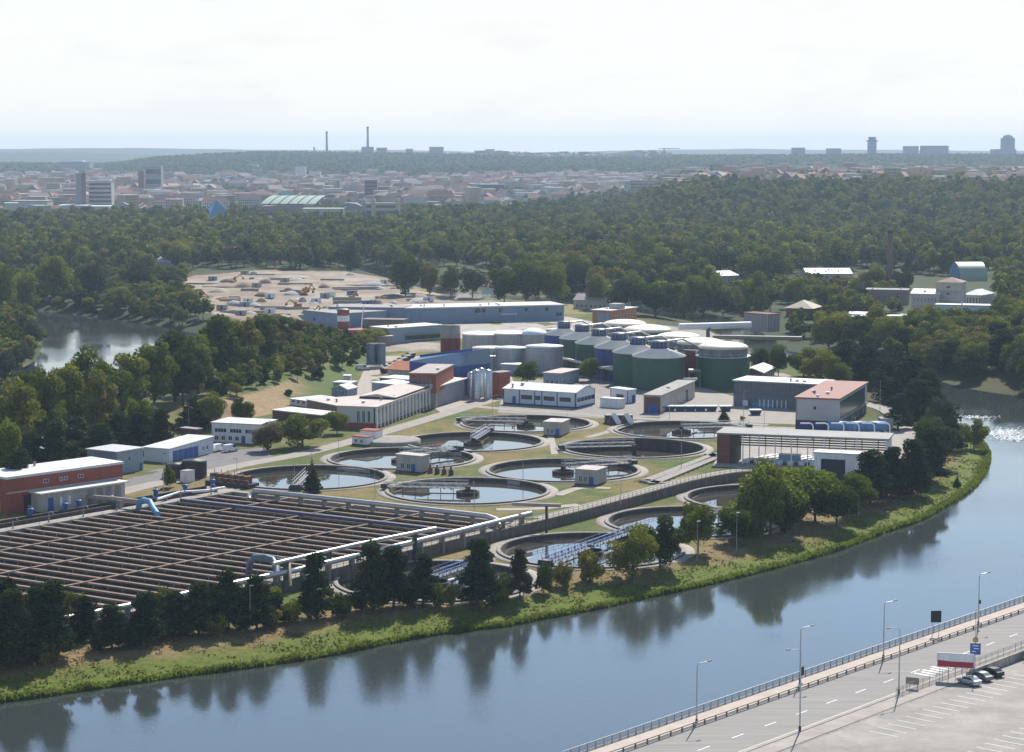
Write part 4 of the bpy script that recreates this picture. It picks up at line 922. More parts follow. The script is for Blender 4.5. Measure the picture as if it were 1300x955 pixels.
def building(name, label, cat, A, C, B, top, wall, trust='B', zbase=0, roof='flat', rm=None, rh=1.2, over=.35, group=None, plinth=None, D=None, Lf=None, hh=None, thick=.35, ridge='x'):
    """A,B,C: ground points (px) of left end, near corner, right end of the two visible walls; top: row of the eaves above C"""
    a = W(*A, zbase).to_2d(); c = W(*C, zbase).to_2d(); b = W(*B, zbase).to_2d() if B else None
    h = hh if hh else zt(c.x, c.y, top)-zbase
    if trust == 'B':
        v = (b-c); D_ = v.length; v.normalize(); u = Vector((v.y, -v.x))
        if u.x < 0: u = -u
        # length so that the left end lands on A's column
        L_ = None
        for k in range(4000):
            t = k*.05; q = c-u*t; px_, _ = proj(q.x, q.y, zbase)
            if px_ <= A[0]: L_ = t; break
        L_ = L_ or 10
    else:
        u = (c-a); L_ = u.length; u.normalize(); v = Vector((-u.y, u.x))
        if v.y < 0: v = -v
        D_ = D or 10
        if B and not D:
            for k in range(1, 4000):
                t = k*.05; q = c+v*t; px_, _ = proj(q.x, q.y, zbase)
                if (px_-B[0])*(1 if B[0] > C[0] else -1) >= 0: D_ = t; break
    if Lf: L_ = Lf
    if D: D_ = D
    org = c-u*L_; s = Bd(); s.L = L_; s.D = D_; s.h = h; s.z = zbase
    s.root = empty(name, (org.x, org.y, zbase), math.atan2(u.y, u.x), label, cat, group)
    s.org = org; s.u = u; s.v = v
    o = MB(); o.box(0, L_, 0, D_, -.4, h, 0)
    gm_ = rm or ROOFG
    if roof in ('gx', 'gy'):               # gable walls
        if roof == 'gx': o.add([(0, 0, h), (0, D_, h), (0, D_/2, h+rh)], [(0, 2, 1)]); o.add([(L_, 0, h), (L_, D_, h), (L_, D_/2, h+rh)], [(0, 1, 2)])
        else: o.add([(0, 0, h), (L_, 0, h), (L_/2, 0, h+rh)], [(0, 1, 2)]); o.add([(0, D_, h), (L_, D_, h), (L_/2, D_, h+rh)], [(1, 0, 2)])
    s.wall = o.build('wall', wall, s.root)
    o = MB(); v_ = over; t = thick
    def slab(p):                            # p: 4 top corners ccw, thickness down
        o.add([Vector(q)+Vector((0, 0, t)) for q in p]+[Vector(q)+Vector((0, 0, .004)) for q in p], [(0, 1, 2, 3), (7, 6, 5, 4), (0, 4, 5, 1), (1, 5, 6, 2), (2, 6, 7, 3), (3, 7, 4, 0)])
    if roof == 'flat': slab([(-v_, -v_, h), (L_+v_, -v_, h), (L_+v_, D_+v_, h), (-v_, D_+v_, h)])
    elif roof == 'gx':
        k = rh/(D_/2); slab([(-v_, -v_, h-v_*k), (L_+v_, -v_, h-v_*k), (L_+v_, D_/2, h+rh), (-v_, D_/2, h+rh)]); slab([(-v_, D_/2, h+rh), (L_+v_, D_/2, h+rh), (L_+v_, D_+v_, h-v_*k), (-v_, D_+v_, h-v_*k)])
    elif roof == 'gy':
        k = rh/(L_/2); slab([(-v_, -v_, h-v_*k), (L_/2, -v_, h+rh), (L_/2, D_+v_, h+rh), (-v_, D_+v_, h-v_*k)]); slab([(L_/2, -v_, h+rh), (L_+v_, -v_, h-v_*k), (L_+v_, D_+v_, h-v_*k), (L_/2, D_+v_, h+rh)])
    elif roof == 'hip':
        q = min(L_, D_)/2; p = [(-v_, -v_, h), (L_+v_, -v_, h), (L_+v_, D_+v_, h), (-v_, D_+v_, h)]
        r1, r2 = ((q, D_/2, h+rh), (L_-q, D_/2, h+rh)) if L_ >= D_ else ((L_/2, q, h+rh), (L_/2, D_-q, h+rh))
        vs = [Vector(x)+Vector((0, 0, .01)) for x in p]+[Vector(r1), Vector(r2)]
        o.add(vs, [(0, 1, 5, 4), (1, 2, 5), (2, 3, 4, 5), (3, 0, 4), (3, 2, 1, 0)] if L_ >= D_ else [(0, 1, 4), (1, 2, 5, 4), (2, 3, 5), (3, 0, 4, 5), (3, 2, 1, 0)])
    elif roof == 'mono':
        slab([(-v_, -v_, h), (L_+v_, -v_, h), (L_+v_, D_+v_, h+rh), (-v_, D_+v_, h+rh)])
        o2 = MB(); o2.add([(0, 0, h), (0, D_, h), (0, D_, h+rh), (L_, 0, h), (L_, D_, h), (L_, D_, h+rh)], [(0, 2, 1), (3, 4, 5), (1, 2, 5, 4)]); o2.build('upper_wall', wall, s.root)
    elif roof == 'monor':                   # rises to the right
        slab([(-v_, -v_, h), (L_+v_, -v_, h+rh), (L_+v_, D_+v_, h+rh), (-v_, D_+v_, h)])
        o2 = MB(); o2.add([(0, 0, h), (L_, 0, h), (L_, 0, h+rh), (0, D_, h), (L_, D_, h), (L_, D_, h+rh)], [(0, 1, 2), (3, 5, 4), (1, 4, 5, 2)]); o2.build('upper_wall', wall, s.root)
    s.roof = o.build('roof', gm_, s.root)
    if L_*D_ > 260 and roof in ('flat', 'gx'):
        r9 = random.Random(int(L_*D_)); me9 = roofvent()
        for k9 in range(min(7, int(L_*D_/160))):
            q9 = bpy.data.objects.new('roof_vent', me9[k9 % 2]); COL.objects.link(q9); q9.parent = s.root; yy = r9.uniform(.12, .45)*D_
            q9.location = (r9.uniform(.08, .9)*L_, yy, h+(t if roof == 'flat' else rh*yy/(D_/2)+t))
    if plinth:
        m_, ph = plinth; o = MB(); o.box(-.06, L_+.06, -.06, D_+.06, -.3, ph); o.build('plinth', m_, s.root)
    return s
def feat(s, face, p0, z0, w, h, m, name='panel', proud=.12):
    """box on a wall: face f (front) or r (right), p0 along the wall"""
    o = MB()
    if face == 'f': o.box(p0, p0+w, -proud, .02, z0, z0+h)
    else: o.box(s.L-.02, s.L+proud, p0, p0+w, z0, z0+h)
    return o.build(name, m, s.root)
def windows(s, face, n, p0, p1, z0, h, fill=.6, gm=None, fm=None, nm=1, name='window'):
    st = (p1-p0)/n; w = st*fill; me = win_mesh(w, h, gm=gm, fm=fm, nm=nm)
    for k in range(n):
        o = bpy.data.objects.new(name, me); COL.objects.link(o); o.parent = s.root; x = p0+st*k+(st-w)/2
        if face == 'f': o.location = (x, 0, z0)
        else: o.location = (s.L, x, z0); o.rotation_euler = (0, 0, math.pi/2)
def roofbox(s, x, y, w, d, h, m, name='roof_unit', z=None):
    o = MB(); z = s.h+.34 if z is None else z; o.box(x, x+w, y, y+d, z, z+h); return o.build(name, m, s.root)
# --- left group
s = building('brick_workshop', 'long red brick workshop with white roof at the left edge', 'building', (-30, 645), (9, 653), (156, 631), 609, BRK, roof='flat', rm=ROOFW, thick=.6, D=None)
D_ = s.D
o = MB(); o.box(s.L+.005, s.L+4.2, D_*.2, D_*.93, -.3, 4.6); aa = o.build('lean_to', CREAM, s.root)
o = MB(); o.box(s.L+.01, s.L+5.2, D_*.18, D_*.95, 4.62, 4.95); o.build('lean_to_roof', ROOFW, s.root)
for k, (f, w_) in enumerate([(.26, 1.6), (.36, .8), (.43, .8)]):
    o = MB(); o.box(s.L+4.15, s.L+4.3, D_*f, D_*f+w_, .1 if k == 0 else 1, 3.4 if k == 0 else 3.2); o.build('door' if k == 0 else 'panel', BLU if k == 0 else WHT, s.root)
for f in (.60, .68, .76, .84): o = MB(); o.box(s.L+4.15, s.L+4.32, D_*f, D_*f+1.9, .2, 4.0); o.build('pillar_panel', CONC, s.root)
windows(s, 'r', 1, D_*.30, D_*.36, 6.6, .8, .7); windows(s, 'r', 2, D_*.44, D_*.52, 6.6, .8, .6); windows(s, 'r', 1, D_*.6, D_*.66, 6.6, .8, .7)
feat(s, 'r', D_*.14, .2, 2.6, 4.0, BLK, 'gate'); feat(s, 'r', 0, 5.0, D_, .35, CREAM, 'string_course', .06)
feat(s, 'f', s.L*.2, 0, 2.2, 2.4, TIMB, 'door'); feat(s, 'f', s.L*.5, .1, 4, 3, mat('ochre_render', (.42, .25, .10)), 'panel')
s = building('grey_shed', 'tall windowless pale grey metal shed between the workshop and the blue-door shed', 'building', (111, 596), (149, 603), (182, 597), 575, GPAN, trust='B', roof='flat', rm=mat('shed_roof', (.42, .44, .46), .6, .1, .3, stripes=('X', 1, .1)), Lf=None)
feat(s, 'r', s.D*.86, 0, .9, 2.2, BLU, 'door', .06); feat(s, 'r', s.D*.45, 3.6, .5, .6, BLK, 'vent', .08)
s = building('garage_shed', 'low white shed with a row of five blue garage doors', 'building', (183, 583), (215, 588), (271, 575), 571, WPAN, trust='B', roof='mono', rh=.8, rm=ROOFW)
for k in range(5): feat(s, 'r', s.D*(.08+.115*k), .1, s.D*.105, 3.1, BLU, 'garage_door', .07)
windows(s, 'r', 2, s.D*.72, s.D*.9, 1.6, 1.0, .5)
s = building('brown_hut', 'small brown flat hut behind the garage shed', 'hut', (230, 561), (250, 563), (256, 560), 546, TIMB, trust='A')
s = building('office_building', 'two-storey white office with dark ribbon windows behind the two vans', 'building', (269, 561), (330, 564), (340, 560), 540, WHT, trust='A', D=12, rm=ROOFW, plinth=None)
windows(s, 'f', 3, .5, s.L*.98, 3.2, 1.1, .75, nm=3); windows(s, 'f', 4, .5, s.L*.6, .8, 1.2, .5, nm=1); feat(s, 'f', s.L*.62, 0, 1.3, 2.3, BLU, 'door', .06)
# black tanks
for i, (a, b_, r, h, lb) in enumerate([(222, 606, 2.7, 3.6, 'black round tank at the left, behind the dark rounded evergreen'), (246, 606, 3.4, 4.6, 'larger black round tank right of the white cabinet')]):
    p = W(a+1, b_); e = empty('round_tank', p, 0, lb, 'tank', 'black tanks'); o = MB(); o.lathe([(r, -.2), (r, h)], 40); o.build('tank_shell', BLK, e)
    o = MB(); o.lathe([(r+.1, h-.15), (r+.1, h+.08), (0, h+.55)], 40); o.build('lid', DST, e)
s = building('cabinet', 'white box cabinet between the black tanks', 'cabinet', (229, 612), (238, 613), (242, 611), 599, WHT, trust='A', D=3, thick=.15, over=.1)
# --- long hall with pilasters
s = building('pilastered_hall', 'long pale hall with dark window bays between white pilasters beside the road', 'building', (428, 537), (478, 545), (545, 519), 518, mat('hall_render', (.50, .49, .47), .9, .1, .3), trust='B', roof='flat', rm=mat('pink_grey_roof', (.50, .43, .39), .9, .15, .15), thick=.4)
n = 15
for k in range(n): feat(s, 'r', s.D*(k+.12)/n, 1.6, s.D/n*.62, s.h-2.2, GL, 'window', .05)
for k in range(n+1): feat(s, 'r', max(0, s.D*k/n-.28), -.2, .55, s.h+.2, WHT, 'pilaster', .38)
feat(s, 'r', .3, 0, s.D-.6, 1.3, BRK2, 'plinth', .10); feat(s, 'f', .2, 0, s.L-.4, 1.9, BRK, 'plinth', .10)
windows(s, 'f', 3, s.L*.48, s.L*.88, 2.1, s.h-3.2, .5)
feat(s, 'f', s.L*.93, 1.9, .5, s.h-2.1, GL, 'window', .05)
o = MB(); y0_ = s.D*.36; L_ = s.L; o.box(.6, L_-.4, y0_, s.D-.3, s.h+.4, s.h+1.1, 0); o.build('upper_wall', DST, s.root)
o = MB(); o.add([(.2, y0_-.4, s.h+1.1), (L_-.05, y0_-.4, s.h+1.1), (L_-.05, s.D, s.h+1.1), (.2, s.D, s.h+1.1), (L_*.5, y0_-.4, s.h+2.1), (L_*.5, s.D, s.h+2.1)], [(0, 4, 5, 3), (4, 1, 2, 5), (0, 1, 4), (2, 3, 5), (0, 3, 2, 1)]); o.build('upper_roof', mat('pink_grey_roof', (.5,)*3), s.root)
s = building('flat_shed', 'low shed with pinkish flat roof left of the pilastered hall', 'shed', (390, 519), (428, 527), None, 516, mat('brown_render', (.25, .2, .17)), trust='A', D=22, rm=mat('pink_grey_roof', (.5,)*3))
s = building('cabin_row', 'white prefab cabins behind the trees left of the pilastered hall', 'cabin', (368, 514), (390, 517), (420, 508), 510, WHT, trust='A', D=14, rm=ROOFW); windows(s, 'f', 3, .5, s.L-.5, 1, .9, .5)
s = building('long_low_shed', 'low dark-red shed with pale roof half hidden behind the three trees', 'shed', (346, 533), (408, 540), None, 528, BRK2, trust='A', D=9, rm=ROOFL)
s = building('hut', 'small grey gabled hut beside the pale yard', 'hut', (421, 503), (441, 504), (449, 500), 495, GPAN, trust='A', roof='gy', rh=1.4, rm=ROOFL, D=8); windows(s, 'f', 2, .6, s.L-.6, 1, 1, .4)
s = building('hut', 'white garage with dark doors just behind the grey gabled hut', 'hut', (423, 492), (445, 493), (448, 490), 487, CREAM, trust='A', rm=ROOFW, D=6)
s = building('hut', 'tiny white kiosk on the slope above the garage', 'hut', (436, 483), (445, 483), None, 478, WHT, trust='A', rm=ROOFW, D=4, over=.2)
# --- brick and blue block
s = building('brick_control_block', 'square block with red brick upper storey and a strip of windows', 'building', (521, 512), (553, 519), (575, 506), 475, CONC, trust='B', rm=mat('grey_brown_roof', (.36, .32, .29), .9, .2, .2))
o = MB(); hb_ = s.h*.45; o.box(-.25, s.L+.25, -.25, s.D+.25, hb_, s.h-.02); o.build('brick_storey', BRK, s.root)
st = s.L/6
for k in range(5):
    o = MB(); o.box(st*.5+st*k, st*.5+st*k+st*.8, -.36, -.2, hb_+1.4, hb_+3.2, 0); o.box(st*.5+st*k, st*.5+st*k+st*.8, -.33, -.2, hb_+3.25, s.h-1.0, 1); o.build('window', [mat('frosted_glass', (.35, .38, .40), .4), GL], s.root)
s = building('grey_annex', 'grey ribbed annex with a projecting roof slab below the brick block', 'building', (543, 515), (551, 517), (590, 505), 492, mat('ribbed_grey', (.30, .31, .33), .8, .15, .4, stripes=('XY', 2.2, .35)), trust='B', rm=ROOFL, over=1.2, Lf=10)
s = building('blue_sheet_building', 'large dark blue sheet-metal building with a sloping glazed band, highest at its right end', 'building', (520, 496), (584, 503), (594, 497), 466, BLUD, trust='A', D=16, roof='flat', rm=BLU, over=.1)
o = MB(); L_ = s.L; h_ = s.h
o.add([(0, .01, h_+.36), (L_, .01, h_+.36), (L_, 16, h_+.36), (0, 16, h_+.36), (0, 6, h_+1.6), (L_, 6, h_+5.6), (L_, 16, h_+5.6), (0, 16, h_+1.6)], [(0, 1, 5, 4), (4, 5, 6, 7), (1, 2, 6, 5), (3, 0, 4, 7), (2, 3, 7, 6)]); o.build('sloped_roof', mat('sloped_glazing', (.13, .20, .28), .35, .1, .4, stripes=('X', 2.5, .2)), s.root)
o = MB(); o.bar((-.2, 6, h_+1.7), (L_+.2, 6, h_+5.7), .5, h=1.3); o.build('blue_fascia', BLU, s.root)
feat(s, 'f', L_*.05, 0, L_*.9, 3, mat('purple_brick', (.10, .06, .11)), 'base_panel', .08)
s = building('orange_roof_house', 'low house with bright orange tiled roof beside the blue building', 'building', (492, 482), (519, 484), None, 471, CREAM, trust='A', roof='gx', rh=2.6, rm=TILE, D=13); windows(s, 'f', 4, .5, s.L-.5, 1.0, 1.1, .5)
s = building('flat_shed', 'white-roofed flat shed in front of the brick block, farther one', 'shed', (482, 491), (522, 494), None, 483, DST, trust='A', D=10, rm=ROOFW)
s = building('flat_shed', 'blue-grey shed with pale blue roof right behind the pilastered hall', 'shed', (472, 500), (522, 505), None, 491, GPAN, trust='A', D=12, rm=mat('pale_blue_roof', (.50, .58, .68), .6)); windows(s, 'f', 6, .6, s.L-1, .9, 1.3, .4)
# row of dark containers by the orange roof
for k in range(7):
    p = W(489+k*5.4, 474-k*3.2); o = MB(); o.box(-1.2, 1.2, -2.4, 2.4, .15, 2.0)
    if k == 0:
        sk = empty('waste_skip', p, -.5, 'black waste skip in the diagonal row behind the orange-roofed house', 'skip', 'black skips in a diagonal row')
        o = MB(); o.add([(-1.0, -1.8, .2), (1.0, -1.8, .2), (1.0, 1.8, .2), (-1.0, 1.8, .2), (-1.2, -2.5, 2.1), (1.2, -2.5, 2.1), (1.2, 2.5, 2.1), (-1.2, 2.5, 2.1)], [(3, 2, 1, 0), (0, 1, 5, 4), (1, 2, 6, 5), (2, 3, 7, 6), (3, 0, 4, 7)]); o.build('skip_body', BLK, sk)
        o = MB(); o.add([(-1.25, -2.6, 2.12), (1.25, -2.6, 2.12), (1.25, 2.6, 2.12), (-1.25, 2.6, 2.12), (0, -2.3, 2.7), (0, 2.3, 2.7)], [(0, 1, 4), (1, 2, 5, 4), (2, 3, 5), (3, 0, 4, 5)]); o.build('lid', WHT if 0 else CONC, sk)
    else: dup(sk, loc=p)
# silos
for i, (a, b_, tp, r) in enumerate([(604.5, 507, 469, 1.55), (619.5, 506, 469, 1.55), (611, 503, 467, 1.4), (598, 505, 472, 1.3)]):
    p = W(a, b_); h = zt(p.x, p.y, tp); e = empty('silo', p, 0, ['left one of the two tall silver silos in front', 'right one of the two tall silver silos in front', 'silver silo standing between and behind the two front silos', 'grey silo left of the silver pair, against the blue building'][i], 'silo', 'silver silos')
    o = MB(); o.lathe([(r, 0), (r, h-.8), (r*.75, h-.2), (0, h+.1)], 28); o.build('silo_shell', GALV, e)
    o = MB(); o.bar((r+.1, -.25, 0), (r+.1, -.25, h), .07); o.bar((r+.1, .25, 0), (r+.1, .25, h), .07)
    for q in range(int(h/.6)): o.bar((r+.1, -.25, q*.6), (r+.1, .25, q*.6), .05)
    o.build('ladder', STEEL, e)
p = W(610, 498); e = empty('pipe_gantry', p, 0, 'steel pipe gantry with platform above the silver silos', 'gantry'); o = MB()
for x_ in (-5, 0, 5):
    for y_ in (0, 3): o.bar((x_, y_, 0), (x_, y_, 15), .22)
o.bar((-5, 0, 13.2), (5, 0, 13.2), .25); o.bar((-5, 3, 13.2), (5, 3, 13.2), .25); o.bar((-5, 0, 15), (5, 0, 15), .12); o.build('frame', DST, e); o = MB(); o.box(-5.3, 5.6, -.3, 3.3, 13.35, 13.5); o.build('platform', STEEL, e)
s = building('brick_house', 'small red brick hut right of the silver silos', 'hut', (624, 502), (634, 503), (637, 500), 474, BRK, trust='A', D=6)
# --- grey round storage tanks (cluster)
def rtank(a, b_, wpx, tp, wall, roofm, label, kind='cone', rh=.15, name='storage_tank', band=None, group=None, base=None):
    p = W(a, b_); d = p.y*CP+H*SP; r = wpx*d/F/2; 
    # b_ is the ground row of the axis
    h = zt(p.x, p.y, tp); e = empty(name, p, 0, label, 'tank', group)
    o = MB()
    if band: o.lathe([(r, -.2), (r, h*(1-band))], 56)
    else: o.lathe([(r, -.2), (r, h)], 56)
    o.build('tank_shell', wall, e)
    if band: o = MB(); o.lathe([(r*.965, h*(1-band)-.1), (r*.965, h)], 56); o.build('upper_band', CONC, e); o = MB(); o.lathe([(r*.96, h*(1-band)+.06), (r*1.03, h*(1-band)+.06), (r*1.03, h*(1-band)-.2), (r, h*(1-band)-.2)], 56); o.build('ring_walkway', STEEL, e)
    o = MB(); R2 = r*(.98 if band else 1.03)
    if kind == 'cone': o.lathe([(R2, h-.25), (R2, h), (r*.30, h+r*rh), (0, h+r*rh)], 56)
    elif kind == 'flat': o.lathe([(R2, h-.2), (R2, h+.1), (0, h+.3)], 56)
    else: o.lathe([(R2, h-.3), (R2, h)]+[(R2*math.cos(t), h+r*rh*math.sin(t)) for t in [R(x_) for x_ in (10, 20, 30, 40, 50, 60, 70, 80, 89)]], 56)
    o.build('roof', roofm, e)
    e['r'] = r; e['h'] = h; r_, h_ = r, h; del e['r']; del e['h']
    return e, r_, h_
SILV = mat('pale_silver_wall', (.40, .41, .43), .55, .1, .3, metal=.3, stripes=('Z', 1.8, .12), streak=.2)
PINKT = mat('pale_tank_wall', (.48, .45, .43), .8, .12, .3, streak=.2)
rtank(691, 473, 47, 439, SILV, WHT, 'wide silver storage tank behind the round green tree', 'cone', .08)
rtank(648, 471, 40, 441, SILV, WHT, 'silver storage tank with white lid left of the widest one', 'cone', .08)
rtank(621, 470, 42, 441, SILV, GRIM, 'silver storage tank directly right of the blue building', 'cone', .06)
rtank(677, 452, 40, 423, PINKT, WHT, 'pale storage tank with small white tent cap, behind the widest silver one', 'cone', .3)
rtank(645, 452, 44, 423, PINKT, GRIM, 'pale round tank in the middle of the back row of tanks', 'dome', .14)
rtank(610, 452, 46, 424, PINKT, GRIM, 'pale round tank at the left of the back row', 'dome', .14)
rtank(706, 446, 26, 418, GPAN, WHT, 'narrow grey tank left of the first green digester', 'cone', .1)
s = building('red_shed', 'small red shed between the silver tanks', 'shed', (639, 466), (650, 467), None, 452, BRK, trust='A', D=5)
for i, a in enumerate([567, 577]):
    p = W(a, 450); h = zt(p.x, p.y, 412); e = empty('silo', p, 0, ['dark red silo with white top behind the blue building, left one', 'dark red silo with white top behind the blue building, right one'][i], 'silo', 'red silos'); o = MB(); o.lathe([(2.7, 0), (2.7, h*.55)], 24); o.build('silo_base', mat('dark_red_sheet', (.22, .025, .03), .5), e)
    o = MB(); o.lathe([(2.7, h*.55), (2.7, h-.4), (0, h)], 24); o.build('silo_top', CONL, e)
s = building('control_house', 'low grey house with pinkish roof behind the white building', 'building', (690, 489), (712, 491), (735, 485), 475, GPAN, trust='B', rm=mat('pink_grey_roof', (.5,)*3)); windows(s, 'f', 3, .6, s.L-.6, 1.0, 1.3, .5); windows(s, 'r', 3, 1, s.D-1, 1.0, 1.3, .4)
s = building('flat_shed', 'low pale shed with white roof between the red hut and the round tree', 'shed', (636, 476), (658, 477), None, 464, GPAN, trust='A', D=7, rm=ROOFW)
# --- digesters
def digester(a, b_, w_, tp, wall, label):
    e, r, h = rtank(a, b_, w_, tp, wall, GRIM, label, 'none', name='digester', group='conical-roofed digesters') if False else (None, 0, 0)
def front_digester(a, rim, wpx, wall, label):
    z = 12.6; p = W(a, rim, z); d = p.y*CP+(H-z)*SP; r = wpx*d/F/2; e = empty('digester', (p.x, p.y, 0), 0, label, 'tank', 'conical-roofed digesters')
    o = MB(); o.lathe([(r, -.2), (r, z)], 72); o.build('tank_shell', wall, e)
    o = MB(); o.lathe([(r*1.02, z-.35), (r*1.03, z), (r*.36, z+r*.25), (r*.36, z+r*.25+.15), (0, z+r*.27)], 72); o.build('conical_roof', GRIM, e)
    o = MB(); o.lathe([(r*.33, z+r*.23), (r*.33, z+r*.25+2.8), (r*.30, z+r*.25+3.1), (0, z+r*.25+3.2)], 32); o.build('gas_dome', mat('navy_sheet', (.025, .045, .11), .45, .12, .6, stripes=('XY', .8, .2)), e)
    o = MB()
    for k in range(16):
        t = k*math.pi/8; q = (r*.40*math.cos(t), r*.40*math.sin(t)); o.bar((*q, z+r*.36), (*q, z+r*.40+1.3), .08)
        t2 = (k+1)*math.pi/8; q2 = (r*.40*math.cos(t2), r*.40*math.sin(t2)); o.bar((*q, z+r*.40+1.3), (*q2, z+r*.40+1.3), .08)
    o.build('railing', STEEL, e)
    o = MB(); o.tube([(r*.3, -r*.1, z+r*.40+1.5), (r*.9, r*.2, z+r*.40+1.9), (r*1.5, r*.4, z+r*.3)], .35, 8); o.build('gas_pipe', PIPEM, e)
    return e
front_digester(836.5, 451, 67, GREEN, 'green digester nearest the viewer, front end of the conical-roofed row')
front_digester(810, 446, 64, GREEN, 'second green digester from the front in the conical-roofed row')
front_digester(785.5, 440, 62, BLUD, 'bright blue digester in the middle of the conical-roofed row')
front_digester(760.5, 434.5, 60, GREEN, 'green digester right behind the blue one in the conical-roofed row')
front_digester(739, 428.5, 57, GREEN, 'green digester second from the far end of the conical-roofed row')
front_digester(716, 423.5, 50, BLUD, 'small blue-walled digester at the far end of the conical-roofed row')
def dome_digester(a, rim, wpx, label, wall=None):
    z = 15.0; p = W(a, rim, z); d = p.y*CP+(H-z)*SP; r = wpx*d/F/2; e = empty('digester', (p.x, p.y, 0), 0, label, 'tank', 'domed digesters')
    zb = 11.6
    o = MB(); o.lathe([(r*1.06, -.2), (r*1.06, zb)], 72); o.build('tank_shell', wall or GREEN, e)
    o = MB(); o.lathe([(r*1.1, zb-.1), (r*1.1, zb+.15), (r*.95, zb+.15)], 72); o.build('ring_walkway', STEEL, e)
    o = MB(); o.lathe([(r*.97, zb-.5), (r*.97, z)], 72); o.build('upper_band', mat('weathered_grey', (.22, .22, .22), .85, .25, .4, streak=.5), e)
    o = MB(); R2 = r*1.0; o.lathe([(R2, z-.3), (R2, z)]+[(R2*math.cos(R(t)), z+r*.21*math.sin(R(t))) for t in (10, 20, 30, 40, 50, 60, 70, 80, 89)], 72); o.build('dome', mat('dome_sheet', (.62, .56, .46), .6, .1, .3), e)
    o = MB()
    for k in range(24):
        t = k*math.pi/12; q = (r*1.08*math.cos(t), r*1.08*math.sin(t)); o.bar((*q, zb), (*q, zb+1.2), .08); t2 = (k+1)*math.pi/12; o.bar((*q, zb+1.2), (r*1.08*math.cos(t2), r*1.08*math.sin(t2), zb+1.2), .07)
    o.build('railing', STEEL, e); return e
dome_digester(918, 440.5, 64, 'largest green domed digester at the right front')
dome_digester(889, 435, 60, 'domed digester just behind and left of the largest one')
dome_digester(861, 427.5, 56, 'domed digester in the middle of the domed row')
dome_digester(822, 419, 62, 'domed digester second from the far end of the domed row')
dome_digester(793, 411.5, 56, 'domed digester farthest away in the domed row', CONC)
s = building('stair_tower', 'dark red stair tower squeezed between the front and the largest digester', 'tower', (869, 487), (884, 488), None, 446, mat('dark_red_sheet', (.22, .025, .03)), trust='A', D=6)
for k in range(5): feat(s, 'f', s.L*.25, 1.2+k*2.2, 1.6, 1.0, GL, 'window', .06)
s = building('machine_house', 'cluttered machine house between the two rows of digesters', 'building', (800, 455), (846, 462), None, 427, mat('mid_grey', (.25, .26, .28)), trust='A', D=8)
roofbox(s, 2, 1, 3, 3, 2, WHT); roofbox(s, 7, 2, 2, 2, 3, STEEL); roofbox(s, 10, 1, 3, 2, 1.5, BLU)
# pipes in front of the digesters
pipe('gas_pipe', [Wz(715, 455, 5), Wz(760, 466, 5), Wz(784, 470, 5)], .6, GRIM, 'thick pale pipe on trestles leading to the digesters from the silver tanks', posts=12)
pipe('gas_pipe', [Wz(765, 467, 6), Wz(795, 464, 6.2), Wz(789, 470, 6), Wz(791, 480, 2), Wz(802, 484, 1.8), Wz(885, 481, 4.5)], .45, WHT, 'white pipe crossing in front of the nearest green digester', posts=14)
p = W(905, 492); e = empty('pipe_rack', p, 0, 'grey steel pipe rack between the digesters and the glass hall', 'pipe rack'); o = MB()
for x_ in range(-9, 10, 4):
    for y_ in (0, 4): o.bar((x_, y_, 0), (x_, y_, 6), .35)
    o.bar((x_, 0, 6), (x_, 4, 6), .3)
for y_ in (0, 4): o.bar((-9, y_, 6), (12, y_, 6), .4)
o.build('frame', CONC, e); o = MB()
for y_ in (.6, 1.5, 2.4, 3.2): o.tube([(-9, y_, 6.5), (12, y_, 6.5)], .25, 8)
o.build('pipes', PIPEM, e)
# --- white building and neighbours
s = building('white_workshop', 'long white building with blue trim and a bright white pitched roof', 'building', (639, 513), (731, 519), (755, 508), 499, WPAN, trust='A', roof='gx', rh=1.7, rm=ROOFW, thick=.18)
NAV = mat('navy_trim', (.03, .06, .16), .5)
L_ = s.L; feat(s, 'f', 0, -.2, L_, .8, NAV, 'plinth', .06); feat(s, 'r', .05, -.2, s.D-.1, .8, NAV, 'plinth', .05)
for f in (0, .22, .43, .53, .74, .985): feat(s, 'f', L_*f, .6, .35, s.h-.75, NAV, 'trim', .07)
feat(s, 'r', 0, .6, .35, s.h-.7, NAV, 'trim', .07); feat(s, 'r', s.D-.4, .6, .35, s.h-.7, NAV, 'trim', .07)
for f, w_ in ((.25, .15), (.445, .07), (.56, .15), (.78, .15)): feat(s, 'f', L_*f, 2.2, L_*w_, 1.5, GL, 'window', .10)
feat(s, 'f', L_*.13, .6, 1.3, 2.4, BLU, 'door', .09)
for k in range(5): feat(s, 'r', s.D*(.08+.185*k), 2.2, 2.3, 1.4, GL, 'window', .10)
s = building('white_shed', 'small white shed with blue corner trim and grey pitched roof beside the white container', 'shed', (775, 509), (797, 512), (807, 504), 496, WPAN, trust='A', roof='flat', rh=.9, rm=mat('pale_blue_roof', (.5,)*3)); feat(s, 'f', 0, 0, .3, s.h-.05, NAV, 'trim', .08); feat(s, 'f', s.L-.3, 0, .3, s.h-.05, NAV, 'trim', .08); feat(s, 'f', s.L*.35, .2, s.L*.4, 2.6, DST, 'door'); feat(s, 'r', 2, .1, 1.6, 2.6, BLU, 'door')
s = building('container', 'white flat container in front of the white shed', 'container', (762, 517), (787, 519), (791, 515), 508, WHT, trust='A', rm=ROOFW, over=.1, D=3.5)
s = building('brick_garage', 'long low shed with brick gable end and blue gate facing the road', 'building', (817, 525), (839, 525), (882, 505), 503, CREAM, trust='B', rm=ROOFG, Lf=None)
